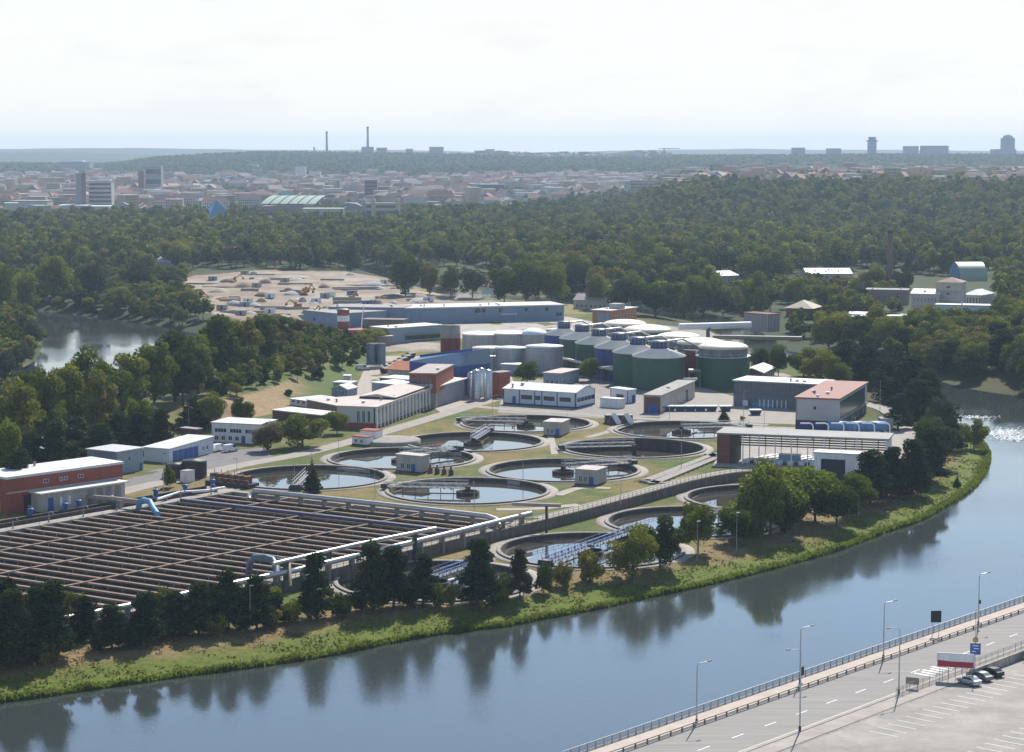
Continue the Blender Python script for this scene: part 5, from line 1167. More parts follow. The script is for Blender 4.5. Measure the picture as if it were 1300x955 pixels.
feat(s, 'f', .3, 0, s.L-.6, s.h-.4, BRK2, 'brick_front', .05); feat(s, 'f', s.L*.26, 0, s.L*.5, 3.3, BLU, 'gate', .12); windows(s, 'r', 8, 1.5, s.D*.75, 1.2, 2.2, .55); feat(s, 'r', s.D*.72, .2, 3, 4, BLK, 'opening', .06)
# kiosks
def kiosk(A, C, B, top, label, doorat=.66, wn=2):
    s = building('pump_kiosk', label, 'kiosk', A, C, B, top, mat('kiosk_render', (.43, .41, .38), .9, .12, .5, streak=.2), trust='A', rm=mat('kiosk_roof', (.48, .43, .39), .9, .2), over=.25, thick=.25, group='pump kiosks among the tanks')
    windows(s, 'f', wn, s.L*.14, s.L*.62, .9, 1.5, .55); feat(s, 'f', s.L*doorat, .05, 1.3, 2.3, BLU, 'door', .08); o = MB(); o.box(-.1, s.L+.1, -.1, s.D+.1, -.4, .25); o.build('plinth', DARKC, s.root)
    return s
kiosk((690, 553), (713, 554), (723, 550), 537, 'grey kiosk with blue door between the back tanks')
kiosk((730, 615), (757, 617), (770, 611), 598, 'grey kiosk with two windows and blue door in front of the middle tank')
s = kiosk((503, 598), (535, 601), (545, 595), 580, 'pinkish-roofed kiosk with pipes and motors at its right, between the left tanks', .6)
for k in range(4): o = MB(); x_ = s.L+2+k*2.3; o.lathe([(.7, 0), (.7, 1.2+.4*(k % 2)), (.3, 1.6), (.3, 2.4), (0, 2.5)], 12); q = o.build('pump', [RUST, DST, BRK2, DST][k], None, loc=(*(s.org+s.u*x_+s.v*1.5), 0)); tag(q, 'dark vertical pump in the short row right of the left kiosk', 'pump', 'pumps beside the left kiosk')
s = building('red_white_cabin', 'small white cabin with red roof edge beside the concrete disc, front one', 'cabin', (447, 565), (466, 567), (474, 564), 556, WHT, trust='A', rm=BRK, over=.15, thick=.25, plinth=(BRK2, .5)); windows(s, 'f', 2, .5, s.L-1, 1, .9, .4)
s = building('red_white_cabin', 'taller white cabin with red roof edge, rear one', 'cabin', (457, 561), (478, 562), (485, 559), 548, WHT, trust='A', rm=BRK, over=.15, thick=.25, D=5)
p = W(495, 562); o = MB(); o.lathe([(9.5, -.3), (9.5, 1.0), (8, 1.2), (0, 1.5)], 60); o.build('concrete_disc', CONC, loc=p, label='low round concrete cover between the cabins and the tanks', cat='tank cover')
# A-frame skylights
p = W(786, 538); e = empty('tent_roof_hut', p, .05, 'dark hut with two little white A-frame gables on the grass', 'hut'); o = MB(); o.box(-4.5, 4.5, 0, 4, -.2, 2.8); o.build('wall', DST, e)
for x_ in (-2.3, 1.9):
    o = MB(); o.add([(x_-2, -3, .2), (x_, -2.4, 3.6), (x_+1.9, -3, .2), (x_-2, 0, .2), (x_, 0, 3.6), (x_+1.9, 0, .2)], [(0, 2, 1), (0, 1, 4, 3), (1, 2, 5, 4)], 0); o.build('gable', DST, e)
    o = MB(); o.bar((x_+.05, -2.7, 3.7), (x_+2.1, -3.0, .2), .3, h=1.6); o.build('gable_panel', WHT, e)
    for q in (x_-2, ): o = MB(); o.bar((q, -3, 0), (q, -3, 1.6), .25); o.build('post', DST, e)
# --- right group
TG = mat('tinted_glass', (.085, .105, .12), .2, .25, .25, stripes=('XY', 1.6, .35), spec=.6)
s = building('glass_hall', 'long dark glass-fronted hall with pale flat roof edge', 'building', (931, 515), (1042, 521), None, 489, mat('hall_dark', (.10, .12, .14), .5, .15, .3), trust='A', D=15, rm=ROOFW, over=.4)
feat(s, 'f', 0, s.h*.52, s.L, s.h*.42, TG, 'glazing', .06); feat(s, 'f', 0, .1, s.L, s.h*.44, mat('ribbed_dark', (.15, .17, .19), .6, .1, .4, stripes=('XY', .9, .3)), 'cladding', .05)
for k in range(7): feat(s, 'f', s.L*(.3+.05*k), .1, .4, 2.6, WHT, 'post', .25)
feat(s, 'f', s.L*.22, .1, s.L*.25, 1.3, LBLU, 'blue_panel', .14)
s = building('brick_pump_house', 'dark red brick building with a bluish white pitched roof behind the glass hall', 'building', (940, 487), (969, 488), (985, 482), 474, BRK2, trust='A', roof='gy', rh=1.6, rm=ROOFW, D=22); windows(s, 'r', 4, 1, s.D-1, 1, 3, .4); feat(s, 'f', 0, 0, .5, s.h-.05, CREAM, 'pier'); feat(s, 'f', s.L-.5, 0, .5, s.h-.05, CREAM, 'pier')
s = building('red_roof_hall', 'boxy pale grey hall with red roof and a long glazed side', 'building', (1010, 545), (1064, 547), (1100, 523), 508, mat('pale_panel', (.40, .41, .40), .8, .1, .15), trust='B', rm=ROOFR, over=.5, thick=.5)
o = MB(); hb_ = s.h*.30; o.box(-.02, s.L+.04, -.06, s.D*.98, -.2, hb_); o.build('recessed_base', mat('base_navy', (.03, .04, .07), .6), s.root)
feat(s, 'r', s.D*.05, hb_+.6, s.D*.87, s.h-hb_-1.4, TG, 'glazing', .08); feat(s, 'r', 0, hb_, s.D, .5, CONL, 'ledge', .5); feat(s, 'f', s.L*.42, s.h*.66, .8, 1.0, BLK, 'vent', .08); feat(s, 'f', 0, hb_, .4, s.h-hb_-.05, CONC, 'pier', .07)
for k in range(3): feat(s, 'f', 1+k*4.4, .3, 3.4, hb_-.8, BLUD, 'gate', .12)
for k in range(5): feat(s, 'r', 2+k*s.D*.2, 0, .6, hb_, CONL, 'column', .4)
roofbox(s, s.L*.45, 2, .8, .8, .9, WHT)
# open canopy
a = W(910, 588).to_2d(); c2 = W(1128, 597).to_2d(); u = (c2-a).normalized(); v = Vector((-u.y, u.x)); rz = math.atan2(u.y, u.x); Lc = (c2-a).length; hc = zt(a.x, a.y, 551)
e = empty('open_canopy', (*a, 0), rz, 'wide open canopy with thin flat grey roof on slim white posts', 'canopy')
o = MB(); o.box(-.3, Lc, -.5, 13, hc, hc+.45); o.build('roof', mat('canopy_roof', (.33, .325, .31), .9, .15, .15), e)
o = MB(); o.box(0, 3.9, 0, 11, -.3, hc-.01); o.build('brick_end', mat('brown_brick', (.17, .07, .045), .9, .25, .9, stripes=('Z', .6, .15)), e)
o = MB(); o.box(3.95, 5.3, .3, 10, -.2, hc-.02); o.build('pier', DARKC, e)
o = MB(); o.box(Lc-1.0, Lc-.5, 0, 12, 0, hc-.01); o.build('end_panel', WHT, e)
for k in range(9):
    for y_ in (.3, 11.8): o = MB(); x_ = 7.5+k*(Lc-9)/8.6; o.bar((x_, y_, -.2), (x_, y_, hc), .3); o.build('post', WHT, e)
o = MB()
for y_ in (1, 6, 11): o.bar((5, y_, hc-1.6), (Lc-1, y_, hc-1.6), .35); o.bar((5, y_, hc-3.0), (Lc-1, y_, hc-3.0), .35)
o.build('crane_rails', DST, e)
# settled structures under the canopy: long pale channel covers
for k in range(11):
    x_ = 9+k*(Lc-14)/11; q = a+u*x_+v*3; o = MB(); o.box(-.75, .75, -2, 13+(k % 3)*2, .1, 1.3+.3*(k % 2)); o.box(1.0, 1.5, -1, 12, .1, .8, 1)
    if k == 0: cv = o.build('channel_cover', [WHT, TIMB], loc=(*q, 0), rz=rz-.5, label='long white channel cover lying slanted under the open canopy', cat='channel cover', group='channel covers under the canopy')
    else: dup(cv, loc=(*q, 0), rz=rz-.5)
q = a+u*(Lc*.42)+v*2; s_ = MB(); e = empty('container', (*q, 0), rz, 'bluish container standing under the middle of the canopy', 'container')
o = MB(); o.box(-3, 3, 0, 2.5, .2, 2.9); o.build('container_body', mat('blue_grey_container', (.22, .30, .38), .5, .1, .5, stripes=('X', .6, .25)), e); o = MB(); o.box(-3.05, 3.05, -.05, 2.55, 2.9, 3.0); o.build('lid', WHT, e)
# white portal
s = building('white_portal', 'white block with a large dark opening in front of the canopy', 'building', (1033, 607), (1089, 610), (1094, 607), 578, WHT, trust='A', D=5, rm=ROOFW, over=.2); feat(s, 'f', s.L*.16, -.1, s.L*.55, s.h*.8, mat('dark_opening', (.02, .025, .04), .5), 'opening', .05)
# gooseneck pipes in front of the red-roof hall
for k in range(6):
    p = W(1032+k*19.5, 556); o = MB(); h = 4.6
    if k == 0: o.tube([(0, 0, 0), (0, 0, h-1), (-.3, 0, h-.3), (-1, 0, h), (-4, 0, h)], .2, 8); gp = o.build('overflow_pipe', WHT, loc=p, label='white bent overflow pipe in the row behind the canopy', cat='pipe', group='white bent pipes behind the canopy')
    else: dup(gp, loc=p)
for k in range(3):
    p = W(1050+k*24, 549); r = 2.0; lb = ['left blue tank wagon body beside the bent white pipes', 'middle blue tank body beside the bent white pipes', 'right blue tank body, next to the grey container'][k]
    e = empty('blue_tank', p, .03, lb, 'tank', 'blue horizontal tanks'); o = MB(); o.tube([(0, 0, 1.9), (.3, 0, 1.9), (6.6, 0, 1.9), (6.9, 0, 1.9)], [1.0, 1.7, 1.7, 1.0], 20); o.build('tank_shell', mat('sky_blue_tank', (.10, .24, .45), .45, .15, .6), e); o = MB(); o.box(.8, 1.4, -1.5, 1.5, 0, .9); o.box(5.4, 6, -1.5, 1.5, 0, .9); o.build('saddle', CONC, e)
s = building('container', 'grey container at the end of the row of blue tanks', 'container', (1118, 546), (1134, 546), (1136, 544), 532, mat('grey_container', (.33, .34, .35), .6, .1, .5, stripes=('XY', .5, .2)), trust='A', D=5, over=.05, thick=.1)
# dumpsters
DUM = mat('dumpster_blue', (.03, .05, .11), .5, .2, .8)
dl = ['blue waste container, leftmost in the row on the pale yard', 'blue waste container, second from the left in the row', 'blue waste container, third from the left in the row', 'blue waste container, fourth from the left in the row', 'blue waste container hidden behind the small conifer', 'blue waste container, right end of the row', 'single dark green-blue waste container standing apart by the glass hall']
for k, a_ in enumerate([850, 863.5, 876, 889, 903, 921, 959]):
    p = W(a_, 522 if k < 6 else 527)
    if k == 0:
        dm = empty('waste_container', p, .06, dl[0], 'container', 'blue waste containers'); o = MB(); o.add([(-1.4, -1.2, .2), (1.4, -1.2, .2), (1.4, 1.6, .2), (-1.4, 1.6, .2), (-2.0, -1.4, 1.7), (2.0, -1.4, 1.7), (2.0, 1.8, 1.7), (-2.0, 1.8, 1.7)], [(3, 2, 1, 0), (0, 1, 5, 4), (1, 2, 6, 5), (2, 3, 7, 6), (3, 0, 4, 7)]); o.build('container_body', DUM, dm)
        o = MB(); o.box(-2.05, 2.05, -1.45, 1.85, 1.72, 1.9); o.build('lid', mat('dumpster_lid', (.45, .55, .68), .5), dm)
    else: dup(dm, loc=p, label=dl[k])
# --- big blue-grey industrial hall
s = building('industrial_hall', 'very large blue-grey windowless industrial hall, tallest part', 'building', (512, 412), (716, 407), None, 388, GRP, trust='A', D=24, rm=mat('hall_roof', (.55, .53, .50), .85, .1, .05), over=.3, thick=.6)
for k, (f, w_) in enumerate([(.44, .035), (.485, .02), (.59, .02), (.75, .02), (.88, .02)]): feat(s, 'f', s.L*f, s.h*.66, s.L*w_, 2.0, GL, 'window', .1)
for f in (.95, .97): feat(s, 'f', s.L*f, s.h*.32, 1.4, 1.8, GL, 'window', .1)
feat(s, 'f', s.L*.60, s.h*.5, s.L*.1, .35, WHT, 'balcony', 1.2)
s = building('industrial_hall', 'middle section of the blue-grey hall, long and lower than the tallest part', 'building', (417, 411), (512, 412.5), None, 391.5, GRP, trust='A', D=20, rm=ROOFG, over=.2)
s = building('industrial_hall', 'left end section of the blue-grey hall behind the mixing plant', 'building', (385, 412), (430, 417), None, 399, GRP, trust='A', D=30, rm=ROOFG, over=.2); feat(s, 'f', s.L*.3, 2.5, 1.5, 1.5, GL, 'window')
s = building('grey_service_building', 'long low grey building with a loading canopy and dark ground-floor strip', 'building', (493, 436), (562, 431), None, 413, GPAN, trust='A', D=14, rm=ROOFL); feat(s, 'f', s.L*.3, 1.0, s.L*.7, 1.8, GL, 'window_strip', .06); feat(s, 'f', s.L*.3, 3.4, s.L*.7, .3, CONL, 'loading_canopy', 2.4)
s = building('grey_service_building', 'short grey block left of the long low grey building', 'building', (474, 438), (498, 437), None, 427, CONC, trust='A', D=12, rm=ROOFL, over=.5)
s = building('brown_shed', 'dark brown flat shed in front of the industrial hall', 'shed', (460, 418), (512, 419), None, 407, mat('brown_sheet', (.16, .12, .11)), trust='A', D=9, rm=mat('brown_sheet', (.1,)*3))
# mixing plant
p = W(436, 424); h = zt(p.x, p.y, 393); e = empty('mixing_tower', p, 0, 'red and white striped silo of the concrete mixing plant', 'silo')
for k in range(3): o = MB(); o.lathe([(3.0, h*(.28+.24*k)), (3.0, h*(.52+.24*k)-.01)], 24); o.build('silo_band', [BRK, WHT, BRK][k], e)
o = MB(); o.lathe([(3.0, h*.28), (.6, h*.1)], 24); o.lathe([(3.05, h-.1), (2, h+.5), (0, h+.6)], 24); 
for x_, y_ in ((-2.4, -2.4), (2.4, -2.4), (2.4, 2.4), (-2.4, 2.4)): o.bar((x_, y_, 0), (x_, y_, h*.35), .35)
o.build('support_frame', DST, e)
p = W(458, 424); h = zt(p.x, p.y, 388); e = empty('concrete_pump_mast', p, 0, 'thin slanted mast beside the red and white silo', 'crane'); o = MB(); o.bar((0, 0, 0), (1.5, 0, h), .5); o.build('mast', WHT, e); o = MB(); o.box(-2, 2, -1.2, 1.2, 0, 1.6); o.build('base', DST, e)
s = building('mixing_plant', 'white cabin block of the mixing plant amid dust', 'building', (425, 442), (448, 442), None, 432, WHT, trust='A', D=6, rm=ROOFW)
s = building('mixing_plant', 'low red roofed shed right of the striped silo', 'building', (441, 428), (462, 428), None, 420, mat('red_sheet', (.35, .10, .08)), trust='A', D=8, rm=mat('red_sheet', (.3,)*3))
# corrugated tanks
for k, a_ in enumerate([471, 477.5, 484]):
    p = W(a_, 464-(k % 2)); h = zt(p.x, p.y, 437); e = empty('corrugated_tank', p, 0, ['left', 'middle', 'right'][k]+' one of three blue-grey corrugated tanks above the round basin', 'tank', 'corrugated tanks'); o = MB(); o.lathe([(1.9, 0), (1.9, h)], 24); o.build('tank_shell', mat('corrugated_blue', (.16, .21, .28), .5, .1, .6, metal=.3, stripes=('XY', .5, .35)), e); o = MB(); o.lathe([(2.0, h), (2.0, h+.15), (0, h+.6)], 24); o.build('lid', CONC, e)
p = W(469, 468); o = MB(); o.lathe([(5.6, -.2), (5.6, 1.4), (5.3, 1.4), (5.3, 1.0), (0, 1.0)], 40); o.build('round_basin', CONL, loc=p, label='small round pale basin on the green slope below the corrugated tanks', cat='basin')
# orange brick office behind digesters
s = building('brick_office', 'orange brick office block with glazed corner and flat pale roof behind the digesters', 'building', (752, 418), (775, 419), (808, 414), 395, mat('orange_brick', (.42, .17, .075), .9, .15, .5), trust='B', rm=mat('pale_flat_roof', (.52, .53, .53), .8), over=.8)
feat(s, 'f', s.L*.25, 1, s.L*.7, s.h-2, mat('office_glazing', (.22, .28, .33), .3, .1, .5, stripes=('XY', 1.5, .3)), 'glazing', .08); windows(s, 'r', 8, 1, s.D-1, s.h*.55, 1.5, .6); windows(s, 'r', 8, 1, s.D-1, 1, 1.5, .6); roofbox(s, s.L*.4, s.D*.35, 6, 6, 2.6, CREAM)
# pipe bridges over the canal
def pbridge(A, B, z, r, label, m):
    a = W(*A, z); b_ = W(*B, z); pipe('pipe_bridge', [a, b_], r, m, label, posts=30, cat='bridge')
pbridge((862, 415), (953, 412.5), 6, 1.6, 'long white enclosed pipe bridge behind the domed digesters', WHT)
pbridge((905, 428), (1018, 430), 4, 1.0, 'lower brownish pipe bridge right of the domed digesters', mat('brown_pipe', (.2,)*3))
# background buildings between the trees
def bg(name, label, A, C, B, top, wall, **k):
    k.setdefault('trust', 'A'); s = building(name, label, 'building', A, C, B, top, wall, **k); return s
s = bg('old_mill', 'left wing of the cream mill with a white roof', (1156, 408), (1192, 409), None, 374, CREAM, D=18, rm=ROOFW, roof='gx', rh=2.0)
for z_ in (s.h*.72, s.h*.45, s.h*.18): windows(s, 'f', 7, 1, s.L-1, z_, 2.2, .35)
s = bg('old_mill', 'cream mill tower with pyramid roof, the tallest building among the right trees', (1187, 408), (1219, 409), (1224, 406), 359, CREAM, D=14, rm=mat('red_brown_roof', (.28, .17, .13)), roof='hip', rh=2.4)
for z_ in (s.h*.85, s.h*.68): windows(s, 'f', 1, s.L*.4, s.L*.6, z_, 1.2, .7)
for z_ in (s.h*.8, s.h*.6, s.h*.4): windows(s, 'r', 1, s.D*.3, s.D*.5, z_, 2.2, .6)
for z_ in (.5, .75): feat(s, 'f', 0, s.h*z_, s.L, .3, CONC, 'cornice', .2)
s = bg('old_mill', 'right wing of the cream mill with white roof and tall narrow bays', (1222, 404), (1245, 405), None, 375, CREAM, D=20, rm=ROOFW, roof='hip', rh=2.6)
for k in range(6): feat(s, 'f', s.L*(k+.3)/6, 2, s.L/6*.4, s.h-3.5, GL, 'window', .1)
s = bg('modular_office', 'two-storey white modular office below the cream mill', (1187, 412), (1266, 414), None, 389, mat('light_blue_panel', (.50, .58, .68), .6, .08, .4, stripes=('XY', 3, .1)), D=10, rm=ROOFW)
for z_ in (1, s.h*.55): windows(s, 'f', 16, .5, s.L-.5, z_, 1.5, .55, gm=mat('blue_glass', (.06, .12, .25), .2))
for k, (a0, a1, b_) in enumerate([(1065, 1084, 414), (1086, 1104, 413.5), (1106, 1124, 413), (1126, 1145, 413), (1147, 1166, 412)]):
    s = bg('site_cabin', ['leftmost', 'second', 'middle', 'fourth', 'rightmost'][k]+' white site cabin in the row in front of the mill trees', (a0, b_), (a1, b_), None, b_-11, WHT, D=8, rm=ROOFW, group='white site cabins'); windows(s, 'f', 3, .5, s.L-.5, 1, 1.5, .5, gm=mat('blue_glass', (.1,)*3))
s = bg('cottage', 'cottage with beige hipped roof left of the towering canal tree', (998, 400), (1031, 401), None, 392, BRK2, D=18, rm=mat('beige_roof', (.50, .44, .34)), roof='hip', rh=4, over=1)
s = bg('shed', 'small white roofed shed between trees right of the cottage', (1075, 408), (1098, 409), None, 400, CREAM, D=10, rm=ROOFW, roof='gx', rh=1)
s = bg('striped_shed', 'striped concrete shed with vertical ribs on the canal side', (944, 418), (975, 421), None, 400, mat('rib_concrete', (.33, .30, .27), .8, .15, .4, stripes=('XY', 2.2, .5)), D=8, rm=BRK2)
s = bg('white_roof_hall', 'long white roof showing above trees right of centre', (1024, 357), (1082, 357), None, 348, CREAM, D=30, rm=ROOFW, roof='gx', rh=3)
s = bg('white_roof_hall', 'pale blue roofed hall glimpsed between two olive trees', (905, 359), (938, 358), None, 350, CREAM, D=25, rm=mat('pale_blue_roof', (.5,)*3), roof='gx', rh=2.5)
s = bg('boat_shed', 'grey roofed low shed behind the industrial hall', (728, 392), (790, 394), None, 383, CREAM, D=14, rm=ROOFG, roof='gx', rh=3); windows(s, 'f', 10, 1, s.L-1, 1, 1.6, .5)
s = bg('boat_shed', 'small shed with brown roof beside the canal', (612, 372), (634, 373), None, 365, WHT, D=10, rm=TIMB, roof='gx', rh=2)
s = bg('long_shed', 'brownish shed behind the chimney, joined to the mill yard', (1098, 386), (1152, 387), None, 369, mat('brown_render', (.2,)*3), D=14, rm=ROOFG); 
s = bg('roof_house', 'light roofed building at the wood edge below the far left wood', (196, 344), (218, 345), None, 333, CREAM, D=14, rm=ROOFW, roof='gx', rh=3)
s = bg('roof_house', 'white roofed house at the right edge among dark trees', (1290, 452), (1330, 453), None, 446, CREAM, D=14, rm=ROOFW)
# tall brick chimney
p = W(1129, 372); h = zt(p.x, p.y, 292); e = empty('brick_chimney', p, 0, 'tall slim brick chimney rising from the trees', 'chimney'); o = MB(); o.lathe([(2.5, 0), (1.5, h-2)], 20); o.build('shaft', mat('chimney_brick', (.22, .13, .11), .9, .2, .2), e); o = MB(); o.lathe([(1.6, h-2), (1.9, h-1.5), (1.9, h), (1.2, h), (1.2, h-1)], 20); o.build('crown_ring', DARKC, e)
# half-cylinder hall
p = W(1219, 357, 0); e = empty('vaulted_hall', p, .08, 'half-cylinder hall with green-white barrel roof among the right trees', 'building')
r = zt(p.x, p.y, 334); Lh = 19; o = MB(); vs = []; 
for x_ in (0, Lh):
    for k in range(17): t = math.pi*k/16; vs.append((x_, 14+14*math.cos(t), r*math.sin(t)))
o.add(vs, [(k, k+1, 17+k+1, 17+k) for k in range(16)], 0, True); o.build('barrel_roof', mat('greenish_sheet', (.30, .38, .28), .5, .1, .1), e)
o = MB(); o.add([(Lh+.05, y_, z_) for _, y_, z_ in vs[:17]], [tuple(range(17))]); o.add([(-.05, y_, z_) for _, y_, z_ in vs[:17]], [tuple(range(16, -1, -1))]); o.build('end_wall', mat('blue_sheet_end', (.13, .22, .33)), e)
# ================================================================ quay road at the lower right
QZ = 0.0; qr = math.atan2(QD.y, QD.x)
def Q(s, t, z=0.): p = Q0+QD*s+QN*t; return Vector((p.x, p.y, z))
def qbox(name, s0, s1, t0, t1, z0, z1, m, parent=None, **k):
    o = MB(); o.hexa([tuple(Q(s0, t0)[:2]), tuple(Q(s1, t0)[:2]), tuple(Q(s1, t1)[:2]), tuple(Q(s0, t1)[:2])], z0, z1); return tag(o.build(name, m, parent), **k)
qbox('quay_wall', -320, 500, -.7, .1, -9, .12, CONC, label='long concrete quay wall between the river and the road', cat='wall')
qbox('pavement', -320, 500, .11, 3.9, -.5, .16, mat('pinkish_pavement', (.44, .38, .33), .95, .15, .3), kind='structure')
RA = mat('worn_asphalt', (.25, .24, .225), .95, .22, .12, bump=.1)
_t = RA.node_tree; _n = _t.nodes; _mp = _n.new('ShaderNodeMapping'); _mp.inputs['Rotation'].default_value = (0, 0, -qr); _mp.inputs['Scale'].default_value = (.35, 9, 1)
_tc = next(q for q in _n if q.type == 'TEX_COORD'); _no = next(q for q in _n if q.type == 'TEX_NOISE'); _t.links.new(_tc.outputs['Object'], _mp.inputs[0]); _t.links.new(_mp.outputs[0], _no.inputs['Vector'])
qbox('road', -320, 500, 3.92, 17.6, -.5, .05, RA, kind='structure')
qbox('kerb', -320, 500, 17.62, 18.3, -.5, .17, CONL, kind='structure')
qbox('car_park', -320, 500, 22.3, 160, -.5, .04, mat('car_park_surface', (.29, .27, .245), .95, .3, .12), kind='structure')
qbox('verge', -320, 500, 18.32, 21.6, -.5, .08, mat('paved_verge', (.33, .30, .27), .95, .2, .3), kind='structure')
o = MB(); mk = mat('road_paint', (.75, .75, .73), .8, .15, 1.)
def mark(s0, s1, t0, t1): o.hexa([tuple(Q(s0, t0)[:2]), tuple(Q(s1, t0)[:2]), tuple(Q(s1, t1)[:2]), tuple(Q(s0, t1)[:2])], .03, .056)
for k in range(-30, 50): mark(k*9+2, k*9+5.2, 12.0, 12.2)
for k in range(7): mark(20+k*1.5, 20.6+k*1.5, 12.6, 16.6) if k % 2 == 0 else mark(20+k*1.5, 20.6+k*1.5, 13.2, 16.0)
mark(-320, 500, 4.3, 4.42); mark(-320, 500, 17.15, 17.27)
tag(o.build('road_markings', mk), kind='structure')
o = MB()
for k in range(-6, 12):
    for j in (0, 1):
        t0 = 26+j*17; o.hexa([tuple(Q(k*2.8, t0)[:2]), tuple(Q(k*2.8+.12, t0)[:2]), tuple(Q(k*2.8+.12, t0+5)[:2]), tuple(Q(k*2.8, t0+5)[:2])], .02, .048)
tag(o.build('parking_lines', mk), kind='structure')
def longfence(name, s0, s1, t, z, hgt, step, m, label, cat, mid, w, picket=None, group=None):
    e = empty(name, Q(s0, t, 0), qr, label, cat, group); L_ = s1-s0; o = MB()
    for k in range(mid): o.bar((0, 0, z+hgt*(k+1)/mid), (L_, 0, z+hgt*(k+1)/mid), w)
    if picket: o.bar((0, 0, z+.12), (L_, 0, z+.12), w)
    o.build('rails', m, e); o = MB()
    for k in range(int(L_/step)+1): o.bar((k*step, 0, z-.1), (k*step, 0, z+hgt), w*1.5)
    o.build('posts', m, e)
    if picket:
        o = MB()
        for k in range(int(L_/picket)): o.bar((k*picket, 0, z+.12), (k*picket, 0, z+hgt), .025)
        o.build('balusters', m, e)
    return e
longfence('railing', -60, 130, -.3, .12, 1.15, 2.0, mat('railing_grey', (.33, .34, .35), .5, .1, 1., metal=.3), 'pale grey baluster railing along the quay edge above the river', 'railing', 1, .09, .16)
longfence('guard_rail', -60, 130, 4.15, .05, .75, 3.0, mat('guard_rail_brown', (.20, .17, .14), .6, .2, 1.), 'double-beam guard rail between the pavement and the road', 'guard rail', 2, .14)
longfence('guard_rail', 4, 130, 18.6, .1, 1.5, 2.2, mat('mesh_fence', (.26, .26, .25), .6, .2, 1.), 'thin mesh fence on the near side of the road', 'fence', 4, .035, .3)
qbox('parapet_wall', 22, 130, 21.6, 22.1, -.3, 1.5, mat('speckled_concrete', (.40, .36, .32), .9, .3, 1.2, streak=.4), label='speckled concrete parapet beside the car park at the right edge', cat='wall')
def lamp(s, t, side, hgt, label):           # side +1: arm over the road from the river side
    e = empty('street_lamp', Q(s, t, .1), qr, label, 'street lamp', 'street lamps on the quay road'); o = MB()
    ax = -side*0+.0
    arm = 2.2; o.tube([(0, 0, 0), (0, 0, hgt*.5), (0, 0, hgt-.5), (arm*.12*side, -arm*.1*side, hgt-.1), (arm*.9*side, -arm*.45*side, hgt+.1)], [.14, .11, .08, .07, .05], 10); o.build('pole', STEEL, e)
    o = MB(); o.box(-.45, .45, -.15, .15, hgt+.0, hgt+.14); h_ = o.build('lamp_head', DST, e); h_.location = (arm*.9*side, -arm*.45*side, .05)
    o = MB(); o.lathe([(.22, 0), (.22, .7), (.14, .8)], 10); o.build('base', DST, e); return e
l1_ = lamp(25.4, 3.5, 1, 10.3, 'street lamp on the quay pavement, middle one of the three over the river railing')
l2_ = lamp(60.5, 3.3, 1, 10.0, 'street lamp at the right, with a small box on its pole')
l3_ = lamp(1.5, 1.5, 1, 9.6, 'street lamp on the quay pavement, left one, with a dark sign box on its pole')
lamp(6, 17.95, -1, 11.2, 'street lamp on the near kerb with its arm pointing left, the taller inner one')
lamp(-20, 9.0, -1, 10.5, 'lamp near the lower picture edge, its arm pointing left over the road') if False else lamp(-24, 17.95, -1, 13.0, 'lamp near the lower picture edge with its arm pointing left over the road')
lamp(-31, 3.3, 1, 9.8, 'leftmost street lamp low on the quay, only its head over the water')
def box_on(e, z, w=.7, h=1.1, name='sign_box'): o = MB(); o.box(-.05, w, -.2, .1, z, z+h); o.box(-.1, w+.05, -.11, -.09+.0, z-.05, z+h+.05); return o.build(name, BLK, e)
box_on(l3_, 1.2, .9, 1.5); box_on(l2_, 4.2, .5, .7)
# blue traffic sign on a tall thin pole
p = Q(26.3, 21.0, .1); e = empty('traffic_sign', p, -.1, 'blue rectangular sign with a round sign on top, on a tall thin pole', 'sign'); o = MB(); o.tube([(0, 0, 0), (0, 0, 11.5)], .07, 8); o.build('pole', STEEL, e)
o = MB(); o.box(-.9, .9, -.12, -.06, 3.4, 5.4); o.build('sign_panel', mat('sign_blue', (.03, .12, .38), .4, .1, 1.), e); o = MB()
for k, (a, b_) in enumerate([(-.5, .5), (-.3, .6), (-.6, .1)]): o.box(a, b_, -.135, -.125, 4.9-.5*k, 5.05-.5*k)
o.build('arrow_marks', WHT, e); o = MB(); o.lathe([(.5, 0), (.5, .06), (0, .06)], 20); q = o.build('round_sign', mat('sign_orange', (.5, .30, .12)), e); q.location = (0, -.08, 6.0); q.rotation_euler = (math.pi/2, 0, 0)
# dark sign panel on the quay (back of a sign)
p = Q(48, 1.2, .16); e = empty('road_sign', p, .1, 'dark back of a rectangular road sign by the river railing', 'sign'); o = MB(); 
for x_ in (-.6, .6): o.bar((x_, 0, 0), (x_, 0, 4.0), .09)
o.build('posts', STEEL, e); o = MB(); o.box(-1, 1, -.1, -.05, 2.4, 4.6); o.build('sign_panel', BLK, e)
